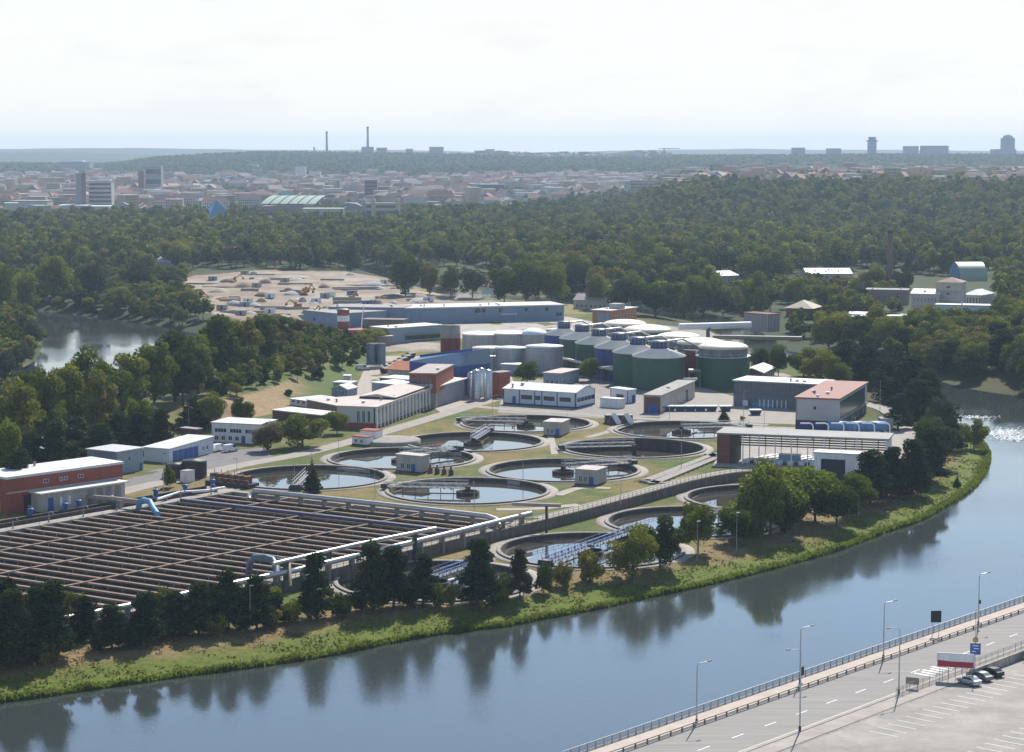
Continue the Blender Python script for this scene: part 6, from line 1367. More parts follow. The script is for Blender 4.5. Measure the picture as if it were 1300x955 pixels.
# billboard white over red
p = Q(20.6, 20.4, .1); e = empty('billboard', p, R(-14), 'billboard with white upper half and red lower half above parked cars', 'billboard'); o = MB()
for x_ in (-2.6, -1.2, 0, 1.2, 2.6): o.bar((x_, 0, 0), (x_, 0, 2.3), .1)
o.build('posts', STEEL, e); o = MB(); o.box(-3, 3, -.12, .0, 3.15, 4.5); o.build('upper_panel', WHT, e)
o = MB(); o.add([(-3, -.13, 3.3), (-3, -.13, 2.2), (3, -.13, 2.2), (3, -.13, 2.9)], [(0, 1, 2, 3)]); o.box(-3, 3, -.12, 0, 2.2, 3.14); o.build('lower_panel', mat('billboard_red', (.38, .03, .05), .5), e)
o = MB(); o.bar((-3.05, -.1, 4.55), (3.05, -.1, 4.55), .1); o.bar((-3.05, -.1, 2.15), (3.05, -.1, 2.15), .1); o.bar((-3.05, -.1, 2.15), (-3.05, -.1, 4.55), .1); o.bar((3.05, -.1, 2.15), (3.05, -.1, 4.55), .1); o.build('frame', STEEL, e)
p = Q(10.5, 17.9, .1); e = empty('info_board', p, R(-20), 'small beige board on short legs at the road edge', 'sign'); o = MB(); o.box(-1.1, 1.1, -.08, 0, .7, 1.9); o.build('board', mat('beige_board', (.30, .25, .2)), e); o = MB(); o.bar((-.9, 0, 0), (-.9, 0, .7), .08); o.bar((.9, 0, 0), (.9, 0, .7), .08); o.build('legs', DST, e)

# ---------------------------------------------------------------- vehicles
TYRE = mat('tyre_rubber', (.018, .018, .018), .9, .1, 2.); RIM = mat('wheel_rim', (.4, .4, .42), .35, .05, 2., metal=.7)
def car(kind, paint, name='parked_car'):
    e = empty(name, (0, 0, 0)); 
    if kind == 'van': L_, wd, hh = 5.0, 1.95, 2.2; prof = [(-2.5, .35), (2.45, .35), (2.5, .85), (2.2, 1.1), (1.55, 1.25), (.95, 2.1), (.6, 2.2), (-2.4, 2.2), (-2.5, 1.9)]; win = [(1.45, 1.28), (.95, 2.0), (.1, 2.02), (.1, 1.3)]
    else: L_, wd, hh = 4.3, 1.75, 1.45; prof = [(-2.12, .3), (2.1, .3), (2.15, .65), (1.9, .82), (1.15, .92), (.45, 1.4), (-.2, 1.47), (-1.1, 1.42), (-1.75, 1.05), (-2.12, .95)]; win = [(1.0, .95), (.42, 1.34), (-1.05, 1.36), (-1.6, 1.03)]
    o = MB(); n = len(prof); w2 = wd/2
    vs = []
    for y_, k in ((-w2, 1), (-w2*.98, 1), (w2*.98, 1), (w2, 1)): pass
    for x_, z_ in prof: vs.append((x_, -w2*(1 if z_ < 1.0 else .86), z_))
    for x_, z_ in prof: vs.append((x_, w2*(1 if z_ < 1.0 else .86), z_))
    o.add(vs, [tuple(range(n)), tuple(range(2*n-1, n-1, -1))]+[(n+i, n+(i+1) % n, (i+1) % n, i) for i in range(n)]); o.build('body', paint, e)
    o = MB(); m_ = len(win)
    for sg in (-1, 1): o.add([(x_, sg*(w2*(.955 if z_ < 1.1 else .875)+.03), z_) for x_, z_ in win], [tuple(range(m_)) if sg > 0 else tuple(range(m_-1, -1, -1))])
    o.build('side_windows', GL, e)
    a, b_ = (win[0], win[1]); o = MB(); o.add([(a[0]+.09, -w2*.8, a[1]), (a[0]+.09, w2*.8, a[1]), (b_[0]+.09, w2*.74, b_[1]), (b_[0]+.09, -w2*.74, b_[1])], [(0, 1, 2, 3)]); o.build('windscreen', GL, e)
    for x_ in (-1.35, 1.35):
        for y_ in (-w2+.08, w2-.08):
            o = MB(); o.tube([(x_, y_-.11, .32), (x_, y_+.11, .32)], .33, 14); wh = o.build('wheel', TYRE, e); o = MB(); o.tube([(x_, y_-.125, .32), (x_, y_+.125, .32)], .19, 10); o.build('rim', RIM, wh)
    return e
CW = mat('car_white', (.74, .75, .76), .3, .03, 1.); CS = mat('car_silver', (.42, .44, .46), .3, .03, 1., metal=.5); CB = mat('car_black', (.02, .02, .025), .25, .05, 1.); CG = mat('car_grey_green', (.15, .18, .17), .35, .05, 1.)
protos = {}
def park(kind, paint, p, rz, label, group=None):
    k = (kind, paint.name)
    if k not in protos: e = car(kind, paint, 'parked_van' if kind == 'van' else 'parked_car'); protos[k] = e
    else: e = dup(protos[k])
    e.location = p; e.rotation_euler = (0, 0, rz); e['label'] = label; e['category'] = 'van' if kind == 'van' else 'car'
    if group: e['group'] = group
    elif 'group' in e.keys(): del e['group']
    return e
park('van', CW, W(278, 573, 0)+Vector((0, 0, .1)), 1.0, 'white van in front of the office, left one of two')
park('van', CW, W(293, 573.5, 0)+Vector((0, 0, .1)), .85, 'white van in front of the office, right one of two')
park('van', CS, W(461, 470, 0)+Vector((0, 0, .1)), 0.1, 'silver van alone on the pale yard below the green slope')
park('van', CW, W(946, 516, 0)+Vector((0, 0, .1)), 1.5, 'white van standing before the glass hall')
park('van', CW, W(386, 421, 0)+Vector((0, 0, .1)), .4, 'white lorry-like van by the mixing plant'); park('car', CW, W(1170, 402, 0)+Vector((0, 0, .1)), .2, 'white car') if False else None
for k, a_ in enumerate([728, 737, 746]): park('car', [CW, CS, CW][k], W(a_, 494)+Vector((0, 0, .1)), 1.2, ['white car', 'silver car', 'second white car'][k]+' parked under the brownish tree behind the white building')
park('car', CB, Q(41.5, 24, .05), qr+.2, 'black car at the right edge beyond the concrete parapet')
park('car', CG, Q(23.5, 23.6, .05), qr+1.3, 'greenish grey parked car under the billboard'); park('car', CS, Q(19.5, 23.6, .05), qr+1.3, 'silver parked car left of the greenish one under the billboard')
park('car', CB, Q(27.5, 23.6, .05), qr+1.3, 'black parked car right of the greenish one under the billboard')
park('car', CW, W(1016, 410)+Vector((0, 0, .1)), .3, 'white car on the road below the cottage')
park('car', CB, W(632, 507)+Vector((0, 0, .1)), .6, 'dark car by the brick hut near the silos')
# thin lamp posts inside the works
plab = 'thin grey lamp post between the settling tanks'
P0 = None
for k, (a, b_, tp) in enumerate([(240, 548, 540), (208, 628, 575), (301, 612, 592), (374, 620, 596), (476, 633, 597), (602, 648, 612), (625, 532, 500), (664, 611, 583), (865, 595, 545), (850, 532, 500), (944, 536, 497), (788, 640, 605), (430, 588, 566), (970, 543, 515), (720, 545, 520), (560, 512, 480), (1085, 565, 530), (1148, 512, 468), (1117, 525, 480), (700, 480, 455), (900, 488, 455), (780, 480, 450), (1193, 560, 530), (395, 592, 570)]):
    p = W(a, b_); h = zt(p.x, p.y, tp); h = max(6.5, min(h, 11))
    if P0 is None:
        P0 = empty('lamp_post', p, 0, plab, 'lamp post', 'thin lamp posts in the works'); o = MB(); o.tube([(0, 0, 0), (0, 0, 8)], [.10, .05], 6); o.build('pole', STEEL, P0); o = MB(); o.box(-.1, .9, -.12, .12, 7.9, 8.05); o.build('lamp_head', DST, P0)
    else: q = dup(P0, loc=p, rz=random.uniform(0, 6)); q.scale = (1, 1, h/8)
for k, (a, b_) in enumerate([(318, 802), (605, 768), (885, 712), (935, 700), (1090, 655)]):
    p = G(a, b_)
    if k == 0: o = MB(); o.tube([(0, 0, -.3), (0, 0, 9)], [.09, .05], 6); o.box(-.1, .7, -.1, .1, 8.95, 9.1); bp_ = o.build('bank_post', STEEL, loc=p, label='thin grey post standing on the grassy bank', cat='post', group='posts on the bank')
    else: dup(bp_, loc=p)

# ---------------------------------------------------------------- construction site
SITE = []
rr = random.Random(12)
EARTH = [mat('pale_sand', (.34, .28, .215), .95, .25, .3), mat('dark_soil', (.20, .145, .10), .95, .3, .3), mat('rubble', (.38, .36, .33), .95, .4, .8)]
def heap(k):
    o = MB(); n = 16; vs = []; rg2 = random.Random(k)
    for i, (r, z_) in enumerate([(1, -.3), (.8, .3), (.5, .75), (.2, .98)]):
        for j in range(n): t = 6.283*j/n; q = r*rg2.uniform(.85, 1.15); vs.append((q*math.cos(t), q*math.sin(t), z_*rg2.uniform(.85, 1.1)))
    vs.append((0, 0, 1)); fs = [(i*n+j, i*n+(j+1) % n, (i+1)*n+(j+1) % n, (i+1)*n+j) for i in range(3) for j in range(n)]+[(3*n+j, 3*n+(j+1) % n, 4*n) for j in range(n)]
    o.add(vs, fs, 0, True); return o
HM = [heap(k).mesh('earth_heap', EARTH[k]) for k in range(3)]
def fits(px, py): return bool(inpoly(np.array([px]), np.array([py]), [(240, 354), (330, 345), (450, 350), (560, 376), (620, 386), (500, 392), (390, 402), (392, 425), (420, 438), (330, 408), (250, 390)])[0])
def rndp():
    while True:
        a, b_ = rr.uniform(235, 620), rr.uniform(348, 432)
        if fits(a, b_): return a, b_
for k in range(46):
    a, b_ = rndp(); m_ = rr.randrange(3); o = bpy.data.objects.new('earth_heap', HM[m_]); COL.objects.link(o); p = G(a, b_); o.location = p; w_ = rr.uniform(3, 9); o.scale = (w_, w_*.8, rr.uniform(1, 3.2)); o.rotation_euler = (0, 0, rr.uniform(0, 6))
    tag(o, ['pale sand heap on the levelled construction site', 'dark soil heap on the levelled construction site', 'grey rubble heap on the levelled construction site'][m_], 'heap', ['sand heaps', 'soil heaps', 'rubble heaps'][m_]+' on the construction site')
wlc = MB(); wlc.box(-.5, .5, -.5, .5, -.3, 1); WM = wlc.mesh('concrete_wall', CONL)
for k in range(30):
    a, b_ = rndp(); o = bpy.data.objects.new('concrete_wall', WM); COL.objects.link(o); o.location = G(a, b_); o.scale = (rr.uniform(10, 32), rr.uniform(.6, 1.6), rr.uniform(.6, 1.7)); o.rotation_euler = (0, 0, rr.uniform(-.16, .16))
    tag(o, 'long low concrete foundation wall on the construction site', 'wall', 'foundation walls on the construction site')
ct = {}
for k in range(34):
    a, b_ = rndp(); c_ = rr.choice(['white', 'blue', 'grey', 'beige'])
    if c_ not in ct:
        e = empty('site_container', (0, 0, 0)); o = MB(); o.box(-3, 3, -1.25, 1.25, .1, 2.7); o.build('container_body', {'white': WHT, 'blue': mat('container_blue', (.10, .20, .36)), 'grey': GPAN, 'beige': CREAM}[c_], e); o = MB(); o.box(-3.1, 3.1, -1.35, 1.35, 2.7, 2.85); o.build('roof', CONL, e); o = MB(); o.box(-.5, .5, -1.3, -1.2, .2, 2.3); o.build('door', DST, e); ct[c_] = e
    else: e = dup(ct[c_])
    e.location = G(a, b_); e.rotation_euler = (0, 0, rr.uniform(-.4, .4)); tag(e, c_+' site container among the earthworks', 'container', c_+' containers on the construction site')
dg = None
for k in range(8):
    a, b_ = rndp()
    if dg is None:
        dg = empty('excavator', (0, 0, 0)); o = MB(); o.box(-2, 2, -1.5, -.9, 0, .9); o.box(-2, 2, .9, 1.5, 0, .9); o.build('tracks', DST, dg); o = MB(); o.box(-2.2, 1.6, -1.3, 1.3, .95, 2.3); o.box(.2, 1.6, -1.3, -.1, 2.3, 3.3); o.build('body', mat('digger_ochre', (.40, .18, .05)), dg)
        o = MB(); o.bar((1.4, .4, 1.8), (4.6, .4, 4.6), .5); o.bar((4.6, .4, 4.6), (7, .4, 2.6), .4); o.build('arm', mat('digger_ochre', (.4,)*3), dg); o = MB(); o.box(6.4, 7.5, -.2, 1.0, 1.4, 2.5); o.build('bucket', DST, dg)
    else: dg2 = dup(dg)
    e = dg if k == 0 else dg2; e.location = G(a, b_); e.rotation_euler = (0, 0, rr.uniform(0, 6)); tag(e, 'ochre excavator working on the construction site', 'excavator', 'excavators on the construction site')

# ================================================================ the city beyond the woods
CITYW = [(.42, .38, .31), (.50, .48, .44), (.36, .31, .26), (.46, .36, .24), (.55, .55, .54)]
CITYR = [(.27, .15, .11), (.20, .12, .10), (.30, .25, .22), (.24, .20, .19), (.50, .50, .49)]
def housemesh(i, w, d, h, rh, flat=False):
    o = MB(); wm_ = mat('city_wall_%d' % (i % 5), CITYW[i % 5], .9, .1, .1); ri = i % 3 if not flat else 3+i % 2; rm_ = mat('city_roof_%d' % ri, CITYR[ri], .9, .15, .1)
    o.box(-w/2, w/2, -d/2, d/2, -4, h, 0)
    if flat: o.box(-w/2-.3, w/2+.3, -d/2-.3, d/2+.3, h, h+.8, 1)
    else:
        o.add([(-w/2-.6, -d/2-.6, h-.3), (w/2+.6, -d/2-.6, h-.3), (w/2+.6, d/2+.6, h-.3), (-w/2-.6, d/2+.6, h-.3), (-w/2+rh*.8, 0, h+rh), (w/2-rh*.8, 0, h+rh)], [(0, 1, 5, 4), (1, 2, 5), (2, 3, 4, 5), (3, 0, 4), (3, 2, 1, 0)], 1)
        o.box(w*.2, w*.2+1.5, 1, 2.4, h, h+rh+1.2, 0)
    nf = max(1, int(h/3.4)); nw = int(w/3)
    for f in range(nf):
        for k in range(nw):
            x_ = -w/2+1+k*(w-2)/nw; z_ = 1.2+f*3.3
            if z_+1.6 < h: o.add([(x_, -d/2-.06, z_), (x_+1.3, -d/2-.06, z_), (x_+1.3, -d/2-.06, z_+1.7), (x_, -d/2-.06, z_+1.7)], [(0, 1, 2, 3)], 2)
    return o.mesh('town_house', [wm_, rm_, GL])
CH = [housemesh(i, [26, 34, 20, 44, 30, 24, 38][i % 7], 14+i % 3*2, [12, 15, 9, 16, 13][i % 5], 5) for i in range(9)]+[housemesh(i, [46, 30, 60, 24][i % 4], 18, [10, 20, 14, 24][i % 4], 0, True) for i in range(4)]
cpts = []
def cityzone(x0, x1, y0, y1, sp, fn, zone):
    X, Y = scatter(x0, x1, y0, y1, sp, fn); Z = HT(X, Y)
    for a, b_, c_ in zip(X, Y, Z): cpts.append((b_, a, b_, c_, zone))
def cz1(X, Y):
    PX, PY = proj(X, Y, 0*X); fr_ = np.interp(PX, [-100, 250, 420, 640, 760, 860], [283, 279, 276, 268, 256, 244]); return (PY < fr_) & (PX < 850) & ~((PX > 322) & (PX < 515) & (Y < 3120)) & ~((PX > 255) & (PX < 295) & (Y < 2960)) & (fbm(X, Y, 120, 71) < .51)
cityzone(-1700, 1200, 2820, 5600, 34, cz1, 0)
def cz2(X, Y):
    PX, PY = proj(X, Y, 0*X+33); return (PX > 835) & (HT(X, Y) > 22) & (fbm(X, Y, 110, 73) < .62)
cityzone(200, 1500, 2960, 4500, 27, cz2, 1)
def cz3(X, Y):
    PX, PY = proj(X, Y, HT(X, Y)); return (PX > 600) & (PX < 850) & (fbm(X, Y, 160, 79) < .6)
cityzone(-200, 700, 7250, 7560, 34, cz3, 2)
cpts.sort(); LMK = [(105, 3050), (142, 3100), (190, 3900), (370, 2950), (500, 2900), (560, 2950), (472, 3500), (815, 3600)]
def clear(X, Y): 
    px_, _ = proj(X, Y, 0)
    return all(not (abs(px_-a) < 55 and Y < d and Y > d-1) for a, d in LMK)
labs = ['town house with orange or grey roof in the city beyond the woods', 'old town house with red roof on the plateau at the right skyline', 'small house on top of the distant wooded ridge']
grps = ['city houses beyond the woods', 'houses on the right plateau', 'houses on the distant ridge']
lim = {0: 165, 1: 110, 2: 0}; cnt = {0: 0, 1: 0, 2: 0}; crest = []
for _, X, Y, Z, zn in cpts:
    mi = rng.integers(0, 9) if rng.random() < (.6 if zn == 0 else .95) else rng.integers(9, 13)
    rz = (.35 if zn == 0 else -.2)+rng.choice([0, math.pi/2])+rng.normal(0, .25)
    if cnt[zn] < lim[zn]:
        cnt[zn] += 1; o = bpy.data.objects.new('town_house', CH[mi]); COL.objects.link(o); o.location = (X, Y, Z); o.rotation_euler = (0, 0, rz); o.scale = (1, 1, rng.uniform(.75, 1.25)); tag(o, labs[zn], 'house', grps[zn])
    else: crest.append((X, Y, Z, 10*rng.uniform(.75, 1.3), 8, rz))
instancer('distant_houses', CH, crest, 'mass of small distant houses reaching to the foot of the ridge')

# ---------------------------------------------------------------- landmarks
def lm(name, label, px0, px1, top, d, m, roofm=None, depth=20, bands=0, z0=None, cat='building', flat=True, winm=None, base=None):
    pxm = (px0+px1)/2; zb = float(HT(np.array([XW(pxm, d, 0)]), np.array([float(d)]))[0]); x_ = XW(pxm, d, zb); w_ = (px1-px0)/F*d; h = zt(x_, d, top)-zb
    e = empty(name, (x_, d, zb), 0, label, cat); o = MB(); o.box(-w_/2, w_/2, 0, depth, -6, h); o.build('wall', m, e); o = MB(); o.box(-w_/2-.4, w_/2+.4, -.4, depth+.4, h+.01, h+1.2); o.build('roof', roofm or ROOFG, e)
    for k in range(bands): o = MB(); z_ = h*(k+.35)/bands*.98; o.box(-w_/2+.8, w_/2-.8, -.3, .02, z_, z_+h/bands*.45); o.build('window_strip', winm or GL, e)
    return e, w_, h, Vector((x_, d, zb))
CO_ = mat('tower_brown', (.20, .13, .11), .9, .1, .1); GY_ = mat('tower_grey', (.30, .30, .30), .9, .1, .1); LT_ = mat('tower_pale', (.52, .50, .46), .9, .1, .1)
lm('office_tower', 'slim brown office tower at the left, the tallest in the city', 97, 106, 221, 3050, GY_, depth=22); lm('office_tower', 'dark brown slab joined to the front of the slim left tower', 104.5, 109.5, 220, 3045, CO_, depth=3)
lm('slab_block', 'wide grey office block with dark window bands right of the slim tower', 113, 142, 231, 3080, LT_, depth=22, bands=7)
lm('slab_block', 'twin dark tower behind the window-banded block, left half', 176, 183, 217, 3900, CO_); lm('slab_block', 'broad twin tower behind the window-banded block, right half', 183.5, 205, 212, 3950, GY_, depth=25, bands=3)
lm('apartment_tower', 'pale high-rise in the haze left of centre', 375, 388, 212, 5200, LT_); lm('apartment_tower', 'pale lower high-rise right beside the taller one in the haze', 392, 407, 218, 5200, LT_)
lm('apartment_tower', 'reddish brown tower block behind the exhibition palace', 463, 479, 229, 3500, CO_, depth=24, bands=6); lm('apartment_tower', 'brown annex right of the reddish tower block', 480, 495, 238, 3520, mat('brown_annex', (.30, .2, .16)))
lm('apartment_tower', 'faint pale tower on the hill side at the left centre', 314, 327, 209, 6300, LT_, depth=30)
lm('apartment_block', 'striped reddish apartment block right of centre, longest in the skyline', 801, 836, 230, 3450, mat('salmon_render', (.42, .24, .17)), depth=18, bands=5, winm=LT_); lm('apartment_block', 'pale end tower of the striped apartment block', 793, 801, 231, 3440, LT_, depth=20)
lm('long_office_block', 'long dark low block in the middle distance, left of the reddish tower', 336, 400, 231, 4700, mat('dark_block', (.12, .13, .15)), depth=30)
lm('long_office_block', 'sloping dark glass block right of centre, beyond the orange roofs', 606, 640, 235, 3900, mat('dark_block', (.1,)*3), depth=30)
lm('warehouse', 'white-roofed flat warehouse below the left tower', 70, 108, 262, 3000, LT_, ROOFW, depth=60); lm('warehouse', 'grey warehouse at the left edge of the city', 14, 60, 256, 3050, LT_, ROOFG, depth=40)
lm('warehouse', 'second white-roofed flat warehouse, right of the dark slab tower', 110, 160, 263, 2990, LT_, ROOFW, depth=50)
# long pale viaduct line
e, w_, h, p = lm('viaduct', 'long pale horizontal structure stretching below the wooded ridge', 408, 800, 229, 5450, mat('viaduct_pale', (.50, .52, .54)), CONL, depth=14, cat='bridge')
# exhibition palace with arch, market hall with green vaults, pyramid
e, w_, h, p = lm('exhibition_palace', 'cream exhibition palace with two corner towers and a large arched glass front', 462, 506, 259, 2930, mat('palace_cream', (.50, .42, .28), .9, .1, .1), ROOFG, depth=24, bands=2)
for f in (-1, -.45, .95):
    o = MB(); x_ = f*w_/2; o.box(x_-3, x_+3, -1, 6, -6, h+5); o.lathe([(3, h+5), (2.4, h+7), (0, h+9)], 10, c=(x_, 2)); o.build('corner_tower', mat('palace_cream', (.5,)*3), e)
e, w_, h, p = lm('arched_hall', 'round-arched glass end hall at the left of the exhibition palace', 437, 461, 264, 2925, mat('palace_cream', (.5,)*3), ROOFG, depth=26)
o = MB(); r = w_*.46; vs = [(r*math.cos(math.pi*k/16), -.6, h-3+r*.75*math.sin(math.pi*k/16)) for k in range(17)]; v2 = [(a, 20, c) for a, b_, c in vs]; o.add(vs+v2, [(k, k+1, 17+k+1, 17+k) for k in range(16)]+[tuple(range(16, -1, -1))]); o.build('glass_arch', mat('palace_glass', (.16, .20, .22), .3), e)
e = empty('market_hall', (XW(370, 2960, 0), 2960, 0), 0, 'big hall with six green vaulted roof bays left of the palace', 'building'); x0_ = XW(331, 2960, 0)-e.location.x; x1_ = XW(402, 2960, 0)-e.location.x; n = 6; hb_ = zt(e.location.x, 2960, 262)
o = MB(); o.box(x0_, x1_, 0, 50, -4, hb_); o.build('wall', mat('hall_red_base', (.28, .18, .15)), e); gm = mat('green_vault', (.16, .27, .22), .5, .1, .1)
for k in range(n):
    a = x0_+(x1_-x0_)*k/n; b_ = x0_+(x1_-x0_)*(k+1)/n-1.2; hh_ = zt(e.location.x, 2960, 249)-hb_; o = MB(); L_ = 9; vs = []
    for j in range(L_+1): t = j/L_; y_ = 60*t; z_ = hb_+hh_*math.sin(math.pi*(.08+.62*t)); vs += [(a, y_, z_), (b_, y_, z_)]
    vs = [(x_+y_*.35, y_, z_) for x_, y_, z_ in vs]; o.add(vs, [(2*j, 2*j+1, 2*j+3, 2*j+2) for j in range(L_)], 0, True); o.build('vault', gm, e); o = MB()
    for j in range(L_): o.bar((b_+.6+60*j/L_*.35, 60*j/L_, vs[2*j+1][2]), (b_+.6+60*(j+1)/L_*.35, 60*(j+1)/L_, vs[2*j+3][2]), 1.3)
    o.build('rib', DST, e)
lm('green_roof_hall', 'long low hall with mint green roof in front of the palace arch', 384, 436, 266, 2900, LT_, mat('mint_roof', (.30, .42, .28)), depth=40)
p = Vector((XW(275, 2870, 0), 2870, 0)); h = zt(p.x, p.y, 253); o = MB(); b_ = 17
e = empty('glass_pyramid', p, .5, 'pointed blue glass pyramid rising from the trees', 'building'); o.add([(-b_, -b_, 0), (b_, -b_, 0), (b_, b_, 0), (-b_, b_, 0), (0, 0, h)], [(0, 1, 4), (1, 2, 4), (2, 3, 4), (3, 0, 4)]); o.build('glazing', mat('pyramid_glass', (.05, .20, .34), .25, .1, .2), e)
o = MB(); 
for c_ in ((-b_, -b_), (b_, -b_), (b_, b_), (-b_, b_)): o.bar((*c_, 0), (0, 0, h), .8)
o.build('frame', LBLU, e)
p = Vector((XW(651, 2860, 0), 2860, 0)); r = 14; e = empty('dome_hall', p, 0, 'small pale dome showing above the trees at the centre', 'building'); o = MB(); o.lathe([(r, 0), (r, 11)]+[(r*math.cos(R(t)), 11+r*.55*math.sin(R(t))) for t in range(10, 91, 10)], 32); o.build('dome', CONL, e)
# skyline towers on the ridge
def stack(px, top, d, r0, label, base=192):
    z_ = float(HT(np.array([XW(px, d, 80)]), np.array([float(d)]))[0]); x_ = XW(px, d, z_); h = zt(x_, d, top)-z_; e = empty('tall_chimney', (x_, d, z_), 0, label, 'chimney', 'chimneys on the skyline'); o = MB(); o.lathe([(r0, -5), (r0*.6, h)], 14); o.build('shaft', GY_, e); o = MB(); o.lathe([(r0*.62, h-6), (r0*.8, h-5), (r0*.8, h), (0, h)], 14); o.build('top_ring', DST, e)
stack(415, 167, 7700, 5, 'left one of the two very tall chimneys on the skyline'); stack(467, 161, 7700, 5.5, 'right, tallest chimney on the skyline above a block'); stack(399, 187, 7700, 4, 'short chimney stub left of the two very tall ones')
for a, b_, tp, lb in [(459, 474, 187, 'block at the foot of the tallest skyline chimney'), (478, 491, 188, 'small block right of the tallest skyline chimney'), (545, 563, 187, 'pale block pair on the ridge line'), (515, 524, 189.5, 'small block between the ridge pairs'), (1006, 1022, 188, 'wooded-looking block left of the water tower'), (1050, 1068, 189, 'low tower block just left of the water tower'), (1148, 1166, 186, 'apartment slab right of the water tower'), (1170, 1204, 185.5, 'longer apartment slab right of the water tower')]:
    lm('ridge_block', lb, a, b_, tp, 7650, GY_, depth=30)
e, w_, h, p = lm('broadcast_tower', 'stout cylinder-like tower with wider top storeys on the right skyline', 1102.5, 1112.5, 180, 7650, mat('hazy_tower', (.22, .25, .28)), depth=26, cat='tower')
o = MB(); hh_ = zt(p.x, p.y, 174)-p.z; o.box(-w_*.68, w_*.68, -3, 29, h+1.3, h+5); o.box(-w_*.42, w_*.42, 2, 22, h+5.01, hh_); o.build('top_storeys', DST, e)
e, w_, h, p = lm('hotel_tower', 'glass tower with dome cap at the right end of the skyline', 1273, 1288, 176, 7650, mat('hazy_tower', (.2,)*3), depth=40, cat='tower')
o = MB(); o.lathe([(w_*.46, h+1.21), (w_*.4, h+9), (w_*.15, h+14), (0, h+15)], 20, c=(0, 18)); o.build('cap', CONL, e)
lm('ridge_block', 'broad base block under the domed glass tower', 1261, 1290, 190, 7620, GY_, depth=50)
e, w_, h, p = lm('stadium_block', 'flat dark block with a bright roof spot in the left haze', 77, 114, 206, 6800, GY_, depth=60); o = MB(); o.box(-w_*.1, w_*.25, 5, 50, h+1.25, h+5); o.build('bright_roof', WHT, e)
# church spires on the plateau
for a, tp, lb in [(895, 222, 'dark church spire at the left end of the plateau roofs'), (1025, 217, 'first thin spire over the plateau roofs'), (1036, 217, 'second thin spire over the plateau roofs'), (1162, 219, 'small domed spire in the middle of the plateau roofs'), (1275, 222, 'white mast-like spire near the right edge')]:
    d = 3250; z_ = float(HT(np.array([XW(a, d, 33)]), np.array([float(d)]))[0]); x_ = XW(a, d, z_); h = zt(x_, d, tp)-z_; e = empty('church_spire', (x_, d, z_), 0, lb, 'spire'); o = MB(); o.box(-2.6, 2.6, -2.6, 2.6, -3, h*.55); o.build('tower_shaft', CREAM, e); o = MB(); o.lathe([(3.2, h*.55), (1.4, h*.72), (.25, h)], 8); o.build('spire_roof', DST, e)
# cranes
for a, tp, lb in [(903, 209, 'thin red tower crane above the plateau roofs, left one'), (915, 217, 'thin red tower crane above the plateau roofs, right one'), (843, 188, 'faint crane on the far ridge')]:
    d = 3300 if a != 843 else 7500; z_ = float(HT(np.array([XW(a, d, 33)]), np.array([float(d)]))[0]); x_ = XW(a, d, z_); h = zt(x_, d, tp)-z_; k_ = d/3300; e = empty('tower_crane', (x_, d, z_), .3, lb, 'crane'); o = MB(); o.bar((0, 0, 0), (0, 0, h), 1.3*k_); o.build('mast', RUST, e); o = MB(); o.bar((-9*k_, 0, h*.93), (26*k_, 0, h*.93), 1.0*k_); o.bar((0, 0, h), (20*k_, 0, h*.94), .3*k_); o.build('jib', RUST, e)

# broken white water at the river bend on the right
P3 = []
rg3 = np.random.default_rng(3)
for cx_, cy_, sx_, sy_, n_ in ((1272, 549, 17, 2.4, 1300), (1240, 530, 12, 1.2, 250), (1290, 556, 10, 2, 500)):
    for k in range(n_):
        p = W(cx_+rg3.normal(0, sx_), cy_+rg3.normal(0, sy_), RZ)
        if float(sdf(np.array([p.x]), np.array([p.y]), RIVER)[0]) < -1: P3.append((p.x, p.y, RZ+.03+rg3.uniform(0, .05)))
P3 = np.array(P3); V3 = leaf_quads(P3, np.tile([0, 0, 1.], (len(P3), 1)), .55, rg3, .12)
q = bpy.data.objects.new('river_foam', npmesh('river_foam', V3, np.arange(len(P3)*4).reshape(-1, 4), mat('broken_water', (.7, .73, .75), .8, .1, 1.))); COL.objects.link(q); tag(q, label='white broken water at the river bend on the right', kind='stuff')
EXPO = 0.52
# ---------------------------------------------------------------- camera, light, sky, air
cd = bpy.data.cameras.new('camera'); cam = bpy.data.objects.new('camera', cd); COL.objects.link(cam)
cam.location = (0, 0, H); cam.rotation_euler = (math.pi/2-PIT, 0, 0)
cd.sensor_fit = 'HORIZONTAL'; cd.sensor_width = 36; cd.lens = F/1300*36; cd.clip_start = 1; cd.clip_end = 60000
sc.camera = cam
SAZ, SEL = R(14), R(43)
sd = Vector((math.sin(SAZ)*math.cos(SEL), math.cos(SAZ)*math.cos(SEL), math.sin(SEL)))
sl = bpy.data.lights.new('sun', 'SUN'); sl.energy = 4.95; sl.angle = R(.5); sl.color = (1, .93, .83)
so = bpy.data.objects.new('sun', sl); COL.objects.link(so); so.rotation_euler = sd.to_track_quat('Z', 'Y').to_euler(); so.location = (0, 0, 300)
w = bpy.data.worlds.new('World'); sc.world = w; w.use_nodes = True; t = w.node_tree; N = t.nodes; L = t.links; N.clear()
out = N.new('ShaderNodeOutputWorld'); bg = N.new('ShaderNodeBackground'); bg.inputs['Strength'].default_value = .112
sky = N.new('ShaderNodeTexSky'); sky.sky_type = 'NISHITA'; sky.sun_disc = False; sky.sun_elevation = SEL; sky.sun_rotation = SAZ
sky.altitude = 200; sky.air_density = 1.0; sky.dust_density = .2; sky.ozone_density = 1.2
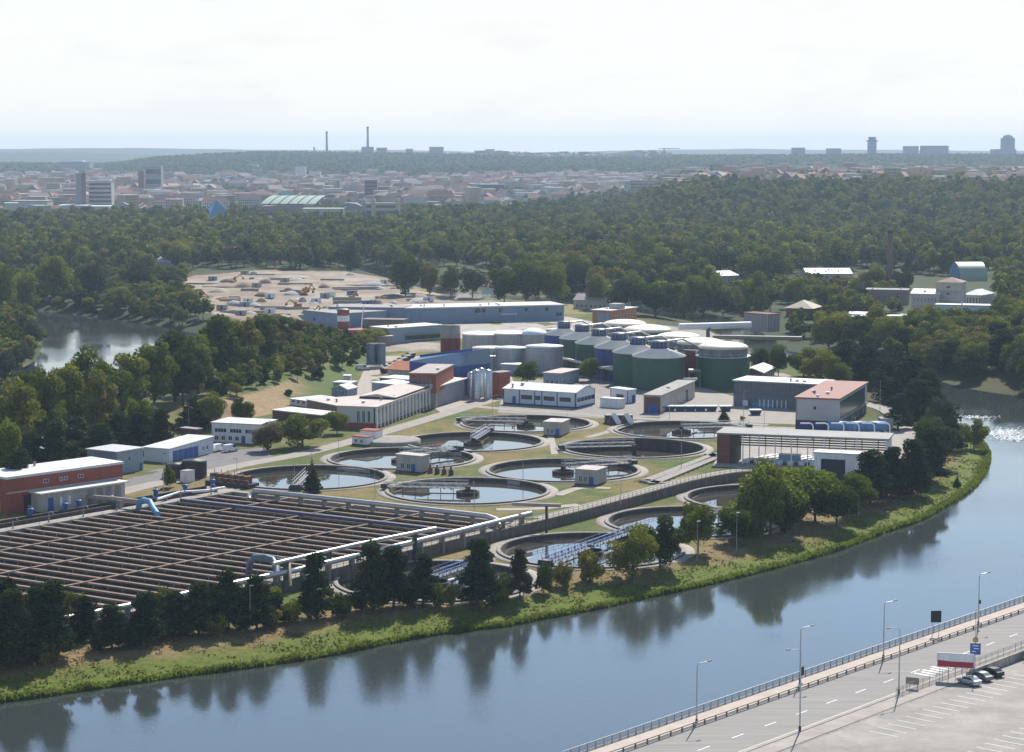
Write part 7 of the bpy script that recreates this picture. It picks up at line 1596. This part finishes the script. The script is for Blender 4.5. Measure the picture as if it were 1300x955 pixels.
# thin summer cumulus low over the horizon, part of the sky
tc = N.new('ShaderNodeTexCoord'); mp = N.new('ShaderNodeMapping'); mp.inputs['Scale'].default_value = (9, 9, 34); mp.inputs['Location'].default_value = (2.1, .4, .3)
L.new(tc.outputs['Generated'], mp.inputs[0]); cn = N.new('ShaderNodeTexNoise'); cn.inputs['Scale'].default_value = 1.6; cn.inputs['Detail'].default_value = 9; cn.inputs['Roughness'].default_value = .6
L.new(mp.outputs[0], cn.inputs['Vector']); cr = N.new('ShaderNodeMapRange'); cr.inputs[1].default_value = .52; cr.inputs[2].default_value = .72; cr.inputs[3].default_value = 0; cr.inputs[4].default_value = .1
L.new(cn.outputs[0], cr.inputs[0]); mx = N.new('ShaderNodeMixRGB'); mx.inputs[2].default_value = (6.1, 6.1, 5.95, 1)
sz = N.new('ShaderNodeSeparateXYZ'); L.new(tc.outputs['Generated'], sz.inputs[0])
vz = N.new('ShaderNodeMapRange'); vz.inputs[1].default_value = .07; vz.inputs[2].default_value = .19; vz.inputs[3].default_value = .93; vz.inputs[4].default_value = .0; L.new(sz.outputs[2], vz.inputs[0])
av = N.new('ShaderNodeMath'); av.operation = 'ADD'; av.use_clamp = True; L.new(vz.outputs[0], av.inputs[0]); L.new(cr.outputs[0], av.inputs[1])
L.new(av.outputs[0], mx.inputs[0]); L.new(sky.outputs[0], mx.inputs[1]); L.new(mx.outputs[0], bg.inputs[0]); L.new(bg.outputs[0], out.inputs[0])
# haze: closed box of even air
hm = bpy.data.materials.new('haze_air'); t = nt(hm); N = t.nodes; L = t.links
out = N.new('ShaderNodeOutputMaterial'); pv = N.new('ShaderNodeVolumePrincipled')
pv.inputs['Color'].default_value = (.60, .79, 1, 1); pv.inputs['Density'].default_value = .000062; pv.inputs['Anisotropy'].default_value = .15
L.new(pv.outputs[0], out.inputs['Volume'])
hb = MB(); hb.box(-9000, 9000, -60, 15900, -13, 175)
tag(hb.build('haze', hm), label='thin blue summer haze over the river plain', kind='stuff')
vs = sc.view_settings; sc.display_settings.display_device = 'sRGB'
vs.view_transform = 'Standard'; vs.look = 'None'; vs.gamma = 1; vs.use_curve_mapping = False; vs.exposure = EXPO
sc.render.engine = 'CYCLES'
sc.cycles.volume_bounces = 0; sc.cycles.max_bounces = 6; sc.cycles.diffuse_bounces = 2; sc.cycles.glossy_bounces = 3; sc.cycles.transmission_bounces = 2; sc.cycles.transparent_max_bounces = 6
